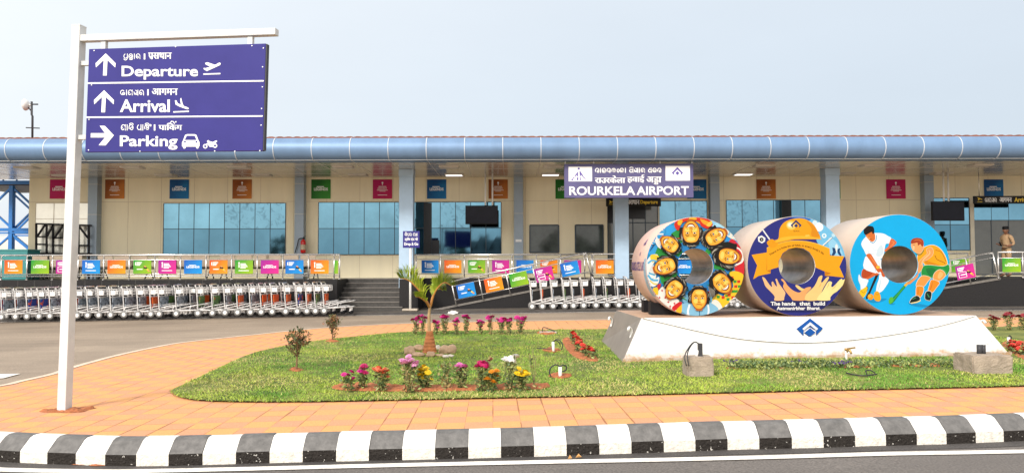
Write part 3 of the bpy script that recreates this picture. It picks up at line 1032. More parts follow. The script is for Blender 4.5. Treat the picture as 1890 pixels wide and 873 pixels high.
def poster_art(mb, w, h, motif, d):                 # white print on a poster; local x, z; origin at the lower middle
    fn = lambda u, v, dd: Vector((u, -dd, v))
    def bar(x0, x1, y0, y1, m=0): mb.add([fn(x0, y0, d), fn(x1, y0, d), fn(x1, y1, d), fn(x0, y1, d)], [(0, 1, 2, 3)], m)
    if motif == 'L':
        bar(-.22 * w, .16 * w, .60 * h, .645 * h)
        put_text(mb, 'LEGENDS', fn, -.36 * w, .42 * h, .36 * w, .57 * h, d, 0, .03)
    elif motif == 'T':
        put_text(mb, 'HOCKEY', fn, -.24 * w, .50 * h, .24 * w, .57 * h, d, 0, .02)
        bar(-.2 * w, .2 * w, .615 * h, .645 * h); bar(-.28 * w, .28 * w, .43 * h, .455 * h); bar(-.15 * w, .15 * w, .38 * h, .40 * h); bar(-.24 * w, .24 * w, .18 * h, .205 * h)
        bar(-.018 * w, .018 * w, .70 * h, .80 * h); mb.poly([fn(.05 * w * math.cos(a), .83 * h + .05 * h * math.sin(a), d) for a in np.linspace(0, 2 * PI, 9)[:-1]], 0)
    elif motif == 't':                              # wide: small cup at the left, lines beside it
        bar(-.30 * w, -.25 * w, .44 * h, .78 * h); mb.poly([fn(-.275 * w + .045 * w * math.cos(a), .80 * h + .06 * h * math.sin(a), d) for a in np.linspace(0, 2 * PI, 9)[:-1]], 0)
        for k in range(4): bar(-.2 * w, (.1 + .05 * (k % 3)) * w, (.70 - .1 * k) * h, (.76 - .1 * k) * h)
        bar(-.3 * w, .28 * w, .2 * h, .25 * h)
    elif motif in 'pq':
        bar(-.40 * w, -.36 * w, .62 * h, .86 * h)
        for k in range(3): bar(-.33 * w, (-.02 - .05 * k) * w, (.80 - .1 * k) * h, (.86 - .1 * k) * h)
        bar(-.3 * w, .02 * w, .30 * h, .36 * h)
        if motif == 'q':
            for a in ((-.40, .04, .12, .15), (-.40, .04, .5, .53), (-.40, -.37, .12, .53), (.01, .04, .12, .53)): bar(a[0] * w, a[1] * w, a[2] * h, a[3] * h)
        for (cx_, cy_, m) in ((.16, .52, 1), (.22, .42, 2), (.30, .30, 3), (.36, .2, 1), (.12, .44, 2)):
            mb.poly([fn(cx_ * w + .055 * w * math.cos(a + .5) * (1 + .4 * math.cos(2 * a)), cy_ * h + .075 * h * math.sin(a), d) for a in np.linspace(0, 2 * PI, 9)[:-1]], m)
PDATA = {}
def poster(kind, colour, motif, w, h, loc, label, group, rot=None, t=.012):
    key = (kind, colour, motif)
    if key not in PDATA:
        m_ = MB()
        m_.bx(-w / 2, w / 2, -t, 0, 0, h)
        a, b = (POSTC[colour][0], POSTC[colour][2]) if kind == 'wall' else RAILC[colour]
        o = m_.build('wall_poster' if kind == 'wall' else 'rail_poster', grad(f'{kind}_{colour}_print', a, b), loc=(0, 0, 0))
        q = MB()
        poster_art(q, w, h, motif, t + .002)
        s = q.build('lettering', [SIGNWHITE, SKIN_R, BLACKM, YELLOW], o)
        PDATA[key] = (o, s)
    else:
        o = PDATA[key][0].copy(); C.objects.link(o)
        s = PDATA[key][1].copy(); C.objects.link(s); s.parent = o
    o.location = loc
    o.rotation_euler = rot or (0, 0, 0)
    tag(o, label, 'poster', group)
    return o
WP = [(110, 'magenta', 'L', 'magenta square poster nearest the left end of the wall, half behind sign post'),
      (212, 'orange', 'T', 'brown orange square poster just right of the leftmost grey pilaster'),
      (331, 'blue', 'L', 'blue square poster above the left end of the eight-pane window'),
      (447, 'orange', 'T', 'brown orange square poster above the right half of the eight-pane window'),
      (592.5, 'green', 'L', 'green square poster on the wall beside the pilaster with the extinguisher'),
      (706, 'magenta', 'T', 'magenta square poster left of the front column by the steps'),
      (806, 'blue', 'L', 'blue square poster just right of the front column by the steps'),
      (919.5, 'orange', 'T', 'brown orange square poster above the hanging screen beside its pipes'),
      (1043, 'green', 'L', 'green square poster half hidden by the left end of the airport name board'),
      (1286, 'blue', 'L', 'blue square poster half hidden by the right end of the airport name board'),
      (1414, 'orange', 'T', 'brown orange square poster above the window behind the middle coil'),
      (1533, 'green', 'L', 'green square poster half hidden behind the rightmost front column'),
      (1653.5, 'magenta', 'T', 'magenta square poster on bare wall above the rightmost coil'),
      (1834, 'blue', 'L', 'blue square poster above the arrival sign at the far right')]
for px, c_, mo, lab in WP:
    p = W(px, 367, YW)
    poster('wall', c_, mo, .71, .71, (p.x, YW - .012, p.z), lab, 'square posters along the terminal wall')
# ------------------------------------------------------------------ railings and their posters
def railing(name, label, x0, x1, Y, zs, posts, z0=ZP, pick=()):
    r = thing(name, label, 'railing', ((x0 + x1) / 2, Y, z0), 'steel railings of the forecourt platform')
    m_ = MB(); m_.path([(x0, Y, zs[0]), (x1, Y, zs[0])], .028, 8); m_.build('handrail', RAILM, r)
    for z in zs[1:]:
        m_ = MB(); m_.path([(x0, Y, z), (x1, Y, z)], .016, 6); m_.build('rail', RAILM, r)
    for x in posts:
        m_ = MB(); m_.path([(x, Y, z0 - .02), (x, Y, zs[0])], .022, 8); m_.path([(x, Y, z0), (x, Y, z0 + .012)], .05, 8)
        m_.build('post', RAILM, r)
    return r
YR = 24.78
zz_ = [W(300, p, YR).z for p in (470.5, 479.5, 505.5, 509.5)]
railing('railing', 'long steel railing on the black plinth left of the steps', W(-60, 470, YR).x, W(627, 470, YR).x, YR, zz_,
        [W(239 + 47.2 * k, 470, YR).x for k in range(-6, 8)] + [W(617, 470, YR).x, W(627, 470, YR).x])
LEFTP = [(26, 'orange', 't'), (75, 'green', 'L'), (121, 'magenta', 'q'), (169, 'blue', 't'), (216, 'orange', 'L'), (263.5, 'green', 'p'), (309.5, 'magenta', 't'), (357, 'blue', 'L'), (404, 'orange', 'p'), (451, 'green', 't'), (498.5, 'magenta', 'L'), (544, 'blue', 'p'), (590.5, 'orange', 't')]
cnt = {}
for px, c_, mo in LEFTP:
    k = cnt[c_] = cnt.get(c_, 0) + 1
    p = W(px, 505, YR)
    poster('rail', c_, mo, .60, .45, (p.x, YR - .03, p.z), f'{c_} printed panel, {ORD[k-1]} {c_} one from left on the long left railing', 'printed panels hung on the railings')
o_ = MB(); a = W(621, 505, YR)
o_.bx(a.x - .06, a.x + .06, YR - .05, YR - .03, a.z, a.z + .44)
tag(o_.build('rail_poster', grad('rail_green_print', *RAILC['green'])), 'narrow dark green panel edge at the right end of the railing by the steps', 'poster', 'printed panels hung on the railings')

YC = 25.94
zz_ = [W(900, p, YC).z for p in (470, 478, 505)]
railing('railing', 'steel railing along the wall behind the sloping ramp railing', W(767, 470, YC).x, W(1092, 470, YC).x, YC, zz_, [W(p, 470, YC).x for p in (768, 813, 857, 901, 945, 990, 1035, 1079, 1092)])
cnt = {}
for px, c_, mo in [(794, 'blue', 't'), (836, 'orange', 'L'), (880, 'green', 'p'), (924, 'magenta', 't'), (969, 'blue', 'L'), (1013, 'orange', 'p'), (1057, 'magenta', 'L')]:
    k = cnt[c_] = cnt.get(c_, 0) + 1
    p = W(px, 504, YC)
    poster('rail', c_, mo, .60, .45, (p.x, YC - .03, p.z), f'{c_} panel, {ORD[k-1]} {c_} one from left on the level railing behind the ramp', 'printed panels hung on the railings')
YD = 24.9
zz_ = [W(1110, p, YD).z for p in (469, 478, 504, 508)]
railing('railing', 'steel railing on the platform edge behind the painted coils', W(1094, 470, YD).x, W(1560, 470, YD).x, YD, zz_, [W(p, 470, YD).x for p in (1094, 1136, 1183, 1230, 1277, 1324, 1371, 1418, 1465, 1512, 1559)])
for px, c_, mo, lab in [(1116, 'orange', 'L', 'orange printed panel on the rail just left of the light blue front column'), (1262, 'blue', 'L', 'blue printed panel seen through the bore of the coil painted with faces')]:
    p = W(px, 505, YD)
    poster('rail', c_, mo, .60, .45, (p.x, YD - .03, p.z), lab, 'printed panels hung on the railings')

def ramp_rail(label, P0, P1, hts, nposts, posters, plab):
    d = P1 - P0
    L = d.length
    sl = math.atan2(d.z, d.x)
    r = thing('ramp_railing', label, 'railing', P0, 'steel railings of the forecourt platform', (0, -sl, 0))
    m_ = MB(); m_.path([(0, 0, hts[0]), (L, 0, hts[0])], .026, 8); m_.build('handrail', RAILM, r, world=False)
    for h in hts[1:]:
        m_ = MB(); m_.path([(0, 0, h), (L, 0, h)], .016, 6); m_.build('rail', RAILM, r, world=False)
    for i in range(nposts):
        x = L * i / (nposts - 1)
        m_ = MB(); m_.path([(x, 0, -.02), (x, 0, hts[0])], .022, 8); m_.build('post', RAILM, r, world=False)
    ca, sa = math.cos(sl), math.sin(sl)
    for (u, v, c_, mo), lb in zip(posters, plab):
        poster('rail', c_, mo, .60, .45, (P0.x + u * ca - v * sa, P0.y - .03, P0.z + u * sa + v * ca), lb, 'printed panels hung on the railings', (0, -sl, 0))
    return r
P0, P1 = W(842, 563, 24.72), W(1091, 510, 24.72)
ramp_rail('sloping steel railing climbing the ramp right of the palm', P0, P1, (.80, .64, .17), 6,
          [(.43, .19, 'blue', 'p'), (1.37, .19, 'orange', 't'), (2.22, .19, 'green', 'L'), (3.08, .17, 'magenta', 'q'), (3.96, .17, 'blue', 't')],
          ['blue panel with small players at the low end of the sloping ramp railing', 'orange panel second from the low end of the sloping ramp railing', 'green panel in the middle of the sloping ramp railing', 'magenta panel second from the top of the sloping ramp railing', 'blue panel without players, highest on the sloping ramp railing'])
P0, P1 = W(1640, 551, 24.15), W(1842, 512, 24.15)
ramp_rail('sloping steel railing climbing beside the rightmost coil', P0, P1, (.83, .66, .14), 5,
          [(2.62, .16, 'magenta', 'q')], ['magenta panel on the sloping railing just right of the hockey coil'])
zz_ = [W(1850, p, 24.15).z for p in (465.5, 476.5, 503)]
railing('railing', 'level steel railing in front of the uniformed man', W(1842, 470, 24.15).x, W(1960, 470, 24.15).x, 24.15, zz_, [W(p, 470, 24.15).x for p in (1842, 1887, 1932)])
p = W(1866, 502, 24.15)
poster('rail', 'green', 'L', .62, .45, (p.x, 24.12, p.z), 'green printed panel on the level railing in front of the uniformed man', 'printed panels hung on the railings')
zz_ = [W(1750, p, 25.9).z for p in (468, 479, 503)]
railing('railing', 'short steel railing behind the sloping rail by the arrival door', W(1700, 470, 25.9).x, W(1786, 470, 25.9).x, 25.9, zz_, [W(p, 470, 25.9).x for p in (1702, 1744, 1786)])
p = W(1771, 502, 25.9)
poster('rail', 'green', 'p', .60, .45, (p.x, 25.87, p.z), 'green panel partly hidden behind the magenta panel by the arrival door', 'printed panels hung on the railings')

# ------------------------------------------------------------------ hanging name board and door signs
def plane_icon(mb, fn, x0, y0, s, up, d, m):        # little side-view aeroplane over a runway line
    pts = [(0, .15), (.12, .3), (.3, .36), (.08, .8), (.2, .86), (.55, .48), (.9, .66), (1, .6), (.95, .5), (.35, .18), (.1, .05)]
    if not up: pts = [(x, .95 - y * .9) for x, y in pts]
    mb.poly([fn(x0 + p[0] * s, y0 + (.12 + p[1] * .88) * s, d) for p in pts], m)
    mb.poly([fn(x0, y0 - .07 * s, d), fn(x0 + s, y0 - .07 * s, d), fn(x0 + s, y0 + .02 * s, d), fn(x0, y0 + .02 * s, d)], m)
YB = 22.95
TL, TR, BL = W(1041.5, 303, YB), W(1279.5, 303, YB), W(1041.5, 365.5, YB)
BWd, BHt = TR.x - TL.x, TL.z - BL.z
board = thing('name_board', 'wide violet airport name board with white lettering under the canopy', 'sign', ((TL.x + TR.x) / 2, YB, BL.z))
m_ = MB(); m_.bx(TL.x, TR.x, YB, YB + .12, BL.z, TL.z)
m_.build('panel', M('violet_board', (.085, .076, .19), .45, var=.14, scale=1.5), board, bevel=.008)
inv = inv_bilinear([(145, 85), (1755, 85), (145, 510), (1755, 510)])
def bf(x, y, d=0):                                   # x, y in the enlarged picture of the board
    u, v = inv(x, y)
    return Vector((BL.x + u * BWd, YB - .003 - d, BL.z + v * BHt))
m_ = MB()
def white_rect(mb, f, x0, y0, x1, y1, d, m): mb.poly([f(x0, y1, d), f(x1, y1, d), f(x1, y0, d), f(x0, y0, d)], m)
white_rect(m_, bf, 200, 120, 493, 303, 0, 0)
white_rect(m_, bf, 1410, 113, 1715, 297, 0, 0)
LV = M('emblem_violet', (.10, .07, .33), .4)
# left emblem: two leaning legs of a tower with a dot on top
c8 = [(327 + 14 * math.cos(t), 144 + 14 * math.sin(t)) for t in np.linspace(0, 2 * PI, 13)[:-1]]
m_.poly([bf(x, y, .002) for x, y in c8], 1)
for q in ([(318, 175), (318, 240), (306, 240), (302, 222), (285, 243), (270, 243)], [(322, 192), (322, 290), (304, 290), (304, 260), (322, 240)],
          [(265, 250), (282, 250), (258, 272), (252, 294), (226, 294)], [(336, 175), (346, 175), (388, 240), (376, 243), (352, 222), (350, 240), (338, 243)],
          [(338, 250), (350, 252), (350, 268), (352, 292), (338, 292)], [(370, 244), (388, 244), (418, 276), (404, 276)]):
    m_.poly([bf(x, y, .002) for x, y in q], 1)
def emblem(mb, f, cx_, cy_, s, d, m):               # square-on-point ring with an open foot and a small square inside
    o = [(-1, 0), (0, 1), (1, 0), (.55, -.42), (.55, -.16), (.62, 0), (0, .56), (-.62, 0), (-.55, -.16), (-.55, -.42)]
    mb.poly([f(cx_ + x * s, cy_ - y * s, d) for x, y in o], m)
    mb.poly([f(cx_ + x * s * .36, cy_ + .05 * s - y * s * .36, d) for x, y in ((-1, 0), (0, 1), (1, 0), (0, -1))], m)
emblem(m_, bf, 1558, 200, 72, .002, 1)
put_text(m_, 'SAIL', bf, 1512, 275, 1598, 261, .002, 1, .0)
put_odia(m_, ['ra', 'aa', 'u', 'ra', 'ka', 'e', 'la', 'aa'], bf, 530, 192, 925, 138, .002, 0, .2)
put_odia(m_, ['bi', 'ma', 'aa', 'na'], bf, 955, 192, 1160, 138, .002, 0, .2)
put_odia(m_, ['ba', 'nda', 'ra'], bf, 1190, 192, 1365, 138, .002, 0, .2)
put_text(m_, 'राउरकेला', bf, 530, 325, 905, 232, .002, 0, 0, 4)
put_text(m_, 'हवाई', bf, 935, 325, 1143, 222, .002, 0, 0, 4)
put_text(m_, 'अडा', bf, 1175, 320, 1357, 246, .002, 0, 0, 4)
put_text(m_, 'ड', bf, 1262, 345, 1320, 300, .002, 0, 0, 4)
put_text(m_, 'ROURKELA', bf, 207, 476, 1030, 366, .002, 0, .022)
put_text(m_, 'AIRPORT', bf, 1046, 476, 1698, 366, .002, 0, .022)
m_.build('lettering', [SIGNWHITE, LV], board)
for px in (1043.5, 1096, 1219, 1278):
    X = W(px, 295, YB).x
    m_ = MB(); m_.path([(X, YB + .06, TL.z - .01), (X, YB + .06, ZC)], .022, 6); m_.build('hanger', WHITE, board)

def door_sign(x0, x1, y0, y1, Y, label, draw):
    a, b = W(x0, y1, Y), W(x1, y0, Y)
    s = thing('door_sign', label, 'sign', ((a.x + b.x) / 2, Y, a.z))
    m_ = MB(); m_.bx(a.x, b.x, Y, Y + .1, a.z, b.z); m_.build('panel', M('door_sign_black', (.02, .019, .018), .4, spec=.15), s, bevel=.006)
    m_ = MB(); draw(m_, lambda x, y, d=0: Vector((a.x + (x - x0) / (x1 - x0) * (b.x - a.x), Y - .003 - d, a.z + (y1 - y) / (y1 - y0) * (b.z - a.z))))
    m_.build('lettering', [SIGNWHITE, YELLOW], s)
    for x in (a.x + .2, b.x - .2):
        m_ = MB(); m_.path([(x, Y + .05, b.z), (x, Y + .05, ZC)], .014, 6); m_.build('hanger', RAILM, s)
def dr1(mb, f):
    plane_icon(mb, lambda u, v, d: f(u, -v, d), 1124, -377, 8, True, 0, 1)
    put_odia(mb, ['pra', 'stha', 'aa', 'na'], f, 1135, 376.5, 1156, 369.5, 0, 0, .14)
    put_text(mb, 'पसथान', f, 1158, 377.5, 1180, 369, 0, 0, 0, .3)
    put_text(mb, 'Departure', f, 1182, 378.5, 1214, 369.5, 0, 1, .03)
door_sign(1119, 1220, 366, 381, 26.2, 'black departure sign with yellow lettering above the glass doors', dr1)
def dr2(mb, f):
    plane_icon(mb, lambda u, v, d: f(u, -v, d), 1804, -372.5, 9, False, 0, 1)
    put_odia(mb, ['a', 'ga', 'ma', 'na'], f, 1818, 373, 1840, 365, 0, 0, .13)
    put_text(mb, 'आगमन', f, 1845, 373, 1867, 364.5, 0, 0, 0, .3)
    put_text(mb, 'Arrival', f, 1872, 373, 1898, 364.5, 0, 1, .03)
door_sign(1799, 1925, 361.5, 376, 26.2, 'black arrival sign with yellow lettering at the far right', dr2)

# ------------------------------------------------------------------ hanging screens
SCREEN = M('dark_screen', (.008, .008, .016), .2, var=.3, scale=3, spec=.15)
def tv(x0, x1, y0, y1, Y, yaw, pipes, label):
    a, b = W(x0, y1, Y), W(x1, y0, Y)
    w, h = (b.x - a.x) / math.cos(yaw), b.z - a.z
    t = thing('hanging_screen', label, 'screen', ((a.x + b.x) / 2, Y, a.z), 'flat screens hung from the canopy', (0, 0, yaw))
    m_ = MB(); m_.bx(-w / 2, w / 2, -.03, .05, 0, h); m_.build('casing', BLACKM, t, world=False, bevel=.01)
    m_ = MB(); m_.bx(-w / 2 + .025, w / 2 - .025, -.034, -.02, .035, h - .025); m_.build('display', SCREEN, t, world=False)
    for dx in pipes:
        m_ = MB(); m_.path([(dx, .06, h * .5), (dx, .06, ZC - a.z)], .03, 8); m_.build('pipe', WHITE, t, world=False)
    return t
tv(859, 919, 379.5, 414, 26.0, 0, (.13, .38), 'flat screen showing a dark table, hung left of the narrow windows')
tv(1718, 1781, 372, 407.5, 26.0, math.radians(7), (-.1, .08), 'blank brown-black flat screen hung by the arrival door')

# ------------------------------------------------------------------ fire extinguisher on the pilaster
RED = M('extinguisher_red', (.62, .018, .015), .3, var=.05)
p = W(559.5, 467, 26.86)
ext = thing('fire_extinguisher', 'red fire extinguisher with black hose hung on a grey pilaster', 'extinguisher', p)
m_ = MB(); m_.lathe([(0, 0), (.085, .0), (.095, .02), (.095, .40), (.07, .46), (.03, .49), (.03, .52), (0, .52)], p, 16); m_.build('cylinder', RED, ext)
m_ = MB(); m_.lathe([(.0965, .12), (.0965, .30)], p, 16); m_.build('label_band', M('ext_label', (.55, .45, .30), .5), ext)
m_ = MB(); m_.bx(p.x - .02, p.x + .06, p.y - .03, p.y + .02, p.z + .50, p.z + .56); m_.bar((p.x, p.y, p.z + .57), (p.x + .1, p.y - .02, p.z + .62), .02); m_.build('valve', BLACKM, ext)
m_ = MB(); m_.path(cr_open([p + Vector((-.03, -.02, .54)), p + Vector((-.15, -.04, .5)), p + Vector((-.2, -.03, .3)), p + Vector((-.27, -.02, .08)), p + Vector((-.30, -.02, -.02))], 5), .016, 6); m_.build('hose', BLACKM, ext)

# ------------------------------------------------------------------ small drop-off sign on its pole
p = on(W(757.5, 500, 24.15).x, 24.15, AH)
dg = thing('drop_off_sign', 'small purple drop-off sign on a slim white pole at the steps', 'sign', on(p.x, p.y, AH))
sY = p.y
m_ = MB(); m_.path([on(p.x, sY, AH - .02), (p.x, sY, W(755, 440, sY).z)], .04, 10); m_.build('pole', WHITE, dg)
m_ = MB(); m_.box(on(p.x, sY, AH + .05), (.5, .3, .07)); m_.build('base_block', M('pale_stone', (.42, .36, .29), .8, var=.2), dg, bevel=.02)
a, b = W(743.5, 457.5, sY - .06), W(774.5, 426.5, sY - .06)
m_ = MB(); m_.bx(a.x, b.x, sY - .06, sY - .03, a.z, b.z); m_.build('panel', SIGNBLUE, dg, bevel=.01)
f = lambda x, y, d=0: Vector((a.x + (x - 743.5) / 31 * (b.x - a.x), sY - .064 - d, a.z + (457.5 - y) / 31 * (b.z - a.z)))
m_ = MB()
put_odia(m_, ['da' if False else 'di', 'pa', 'ra', ' ', 'ga', 'e', 'aa'], f, 747, 435.5, 771, 430, 0, 0, .14)
put_text(m_, 'ड्रॉप एंड गो', f, 747, 445.5, 771, 438, 0, 0, 0, .25)
put_text(m_, 'Drop & Go', f, 746, 454.5, 772, 447.5, 0, 0, .03)
m_.build('lettering', SIGNWHITE, dg)

# ------------------------------------------------------------------ big direction sign in the foreground
PB = G(119, 757, PT)
PB = on(PB.x, PB.y, PT)
YAW, LEAN = math.radians(-9), math.radians(1.15)
sign = thing('direction_sign', 'tall white post with a blue three-row direction board and arrows', 'sign', PB, None, (0, LEAN, YAW))
sign.rotation_euler = (Matrix.Rotation(YAW, 3, 'Z') @ Matrix.Rotation(LEAN, 3, 'Y')).to_euler()
SR = sign.rotation_euler.to_matrix()
def proj(Pt):                                       # world point -> photo pixel
    q = ROT.transposed() @ (Vector(Pt) - CAM)
    return (CX - q.x / q.z * FPX, CY + q.y / q.z * FPX)
def solve_uv(px, py, off=0.0):                      # local (x, z) of the board plane y = off seen at a pixel
    d = SR.transposed() @ ray(px, py)
    o = SR.transposed() @ (CAM - PB)
    t = (off - o.y) / d.y
    q = o + d * t
    return q.x, q.z
POSTM = M('sign_post_white', (.62, .615, .60), .5, var=.1, scale=5, spec=.3)
PH = solve_uv(146, 45, -.065)[1]
m_ = MB(); m_.bx(-.048, .048, -.048, .048, -.05, PH); m_.bx(-.05, .05, -.05, .05, PH - .01, PH + .006)
m_.build('post', POSTM, sign, world=False, bevel=.006)
BO = -.05                                            # board face plane
u0, v1 = solve_uv(164, 91, BO)
u1, _ = solve_uv(490.5, 83, BO)
_, v0 = solve_uv(157, 281, BO)
m_ = MB(); m_.bx(.048, solve_uv(508, 60, -.04)[0], -.04, .035, solve_uv(330, 70, -.04)[1], solve_uv(330, 58, -.04)[1]); m_.build('arm', POSTM, sign, world=False, bevel=.004)
za = solve_uv(330, 70, -.04)[1]
for px in (193, 463):
    x = solve_uv(px, 80, 0)[0]
    m_ = MB(); m_.bx(x - .025, x + .025, -.02, .02, v1 - .02, za + .01); m_.build('hanger', POSTM, sign, world=False)
for py in (118, 254):
    z = solve_uv(150, py, 0)[1]
    m_ = MB(); m_.bx(.045, u0 + .02, -.02, .02, z - .022, z + .022); m_.build('bracket', POSTM, sign, world=False)
m_ = MB(); m_.bx(u0, u1, BO + .001, -.005, v0, v1)
bd = m_.build('board', [SIGNBLUE], sign, world=False, bevel=.004)
m_ = MB(); m_.bx(u1, u1 + .012, BO + .004, -.002, v0 + .005, v1 - .005); m_.build('edge_strip', DARKGREY, sign, world=False)
def sf(x, y, d=0):                                   # enlarged-picture coordinates (160..500 x 80..285, scale 4.259)
    u, v = solve_uv(160 + x / 4.259, 80 + y / 4.259, BO)
    return Vector((u, BO - .0025 - d, v))
m_ = MB()
m_.poly([sf(10, 310), sf(1392, 292), sf(1392, 303), sf(10, 322)], 0)
m_.poly([sf(0, 578), sf(1384, 568), sf(1384, 579), sf(0, 590)], 0)
def arrow_up(cx_, top, bot, half, sh):
    m_.poly([sf(cx_ + x, y) for x, y in ((1, top), (half + 1, top + half * 1.0), (half - 2, top + half * 1.42), (sh, top + half * .68), (sh - 6, bot), (-sh - 6, bot), (-sh, top + half * .68), (-half + 2, top + half * 1.42), (-half - 1, top + half * 1.0))], 0)
arrow_up(150, 82, 256, 78, 15)
arrow_up(137, 371, 545, 78, 15)
m_.poly([sf(x, y) for x, y in ((215, 725), (150, 804), (95, 803), (145, 742), (33, 742), (34, 708), (145, 708), (103, 650), (144, 651))], 0)
put_text(m_, 'Departure', sf, 276, 288, 876, 180, 0, 0, .021, .0)
put_text(m_, 'Arrival', sf, 262, 544, 655, 443, 0, 0, .021, .0)
put_text(m_, 'Parking', sf, 262, 838, 715, 726, 0, 0, .021, .0)
put_odia(m_, ['pra', 'stha', 'aa', 'na'], sf, 288, 124, 428, 84, 0, 0, .125)
put_odia(m_, ['a', 'ga', 'ma', 'na'], sf, 265, 410, 457, 368, 0, 0, .125)
put_odia(m_, ['ga', 'aa', 'di', ' ', 'pa', 'aa', 'kim'], sf, 270, 685, 512, 640, 0, 0, .125)
for (x, a, b) in ((456, 84, 130), (483, 364, 412), (535, 640, 688)):
    m_.poly([sf(x - 6, b), sf(x + 6, b), sf(x + 6, a), sf(x - 6, a)], 0)
put_text(m_, 'पसथान', sf, 487, 126, 668, 76, 0, 0, 0, 2.2)
m_.poly([sf(500, 112), sf(520, 124), sf(516, 130), sf(496, 118)], 0)
put_text(m_, 'आगमन', sf, 515, 408, 716, 358, 0, 0, 0, 2.2)
put_text(m_, 'पािकग', sf, 568, 684, 750, 628, 0, 0, 0, 2.2)
stroke(m_, [(655, 634), (668, 614), (684, 618), (690, 632)], 7, sf, 0, 0)
m_.poly([sf(702 + 6 * math.cos(t), 620 + 6 * math.sin(t), .0004) for t in np.linspace(0, 2 * PI, 9)[:-1]], 0)
# screw heads along the board edges
for x, y in ((1390, 40), (1384, 188), (1382, 345), (1376, 515), (1372, 645), (1362, 845), (1008, 848), (1166, 850), (1300, 22), (60, 60), (40, 330), (20, 600), (16, 840), (420, 850), (700, 30)):
    m_.poly([sf(x + 5 * math.cos(t), y + 5 * math.sin(t), .001) for t in np.linspace(0, 2 * PI, 9)[:-1]], 0)
# aeroplanes
m_.poly([sf(x, y) for x, y in ((932, 157), (950, 152), (1010, 172), (1044, 154), (1056, 160), (1050, 174), (945, 222), (920, 205), (920, 196), (935, 198), (972, 188), (935, 168))], 0)
m_.poly([sf(918, 240), sf(1052, 236), sf(1052, 246), sf(918, 250)], 0)
m_.poly([sf(x, y) for x, y in ((694, 452), (706, 450), (716, 472), (742, 486), (736, 440), (744, 430), (756, 478), (764, 494), (800, 508), (804, 518), (792, 522), (735, 502), (700, 484))], 0)
m_.poly([sf(682, 537), sf(805, 532), sf(805, 542), sf(682, 547)], 0)
# car seen from the front
m_.poly([sf(x, y) for x, y in ((775, 722), (790, 716), (850, 716), (864, 722), (880, 765), (888, 778), (888, 812), (880, 814), (880, 826), (872, 830), (862, 826), (860, 814), (780, 814), (778, 826), (768, 830), (760, 826), (758, 814), (750, 812), (750, 780), (758, 766))], 0)
m_.poly([sf(x, y, .0008) for x, y in ((788, 728), (850, 728), (866, 762), (772, 762))], 1)
for cx_ in (774, 864):
    m_.poly([sf(cx_ + 8 * math.cos(t), 776 + 8 * math.sin(t), .0008) for t in np.linspace(0, 2 * PI, 11)[:-1]], 1)
# motorcycle
for cx_, cy_ in ((933, 811), (1010, 806)):
    m_.poly([sf(cx_ + 18 * math.cos(t), cy_ + 18 * math.sin(t)) for t in np.linspace(0, 2 * PI, 15)[:-1]], 0)
    m_.poly([sf(cx_ + 9 * math.cos(t), cy_ + 9 * math.sin(t), .0008) for t in np.linspace(0, 2 * PI, 11)[:-1]], 1)
m_.poly([sf(x, y, .0004) for x, y in ((945, 772), (958, 762), (966, 770), (990, 778), (1022, 764), (1028, 772), (1014, 786), (1028, 800), (1008, 798), (998, 816), (968, 816), (952, 796), (936, 806), (940, 792), (956, 782))], 0)
m_.build('lettering', [SIGNWHITE, SIGNBLUE], sign, world=False)
# heap of loose soil and mortar round the post foot
q = [PB + Vector((r_ * math.cos(t), r_ * .75 * math.sin(t), 0)) for t, r_ in zip(np.linspace(0, 2 * PI, 13)[:-1], (.24, .3, .2, .16, .2, .17, .25, .2, .16, .14, .2, .28))]
LG_, LG = LG, PT - .004
soil_patch([v.to_2d() for v in q], 'soil', .03)
LG = LG_
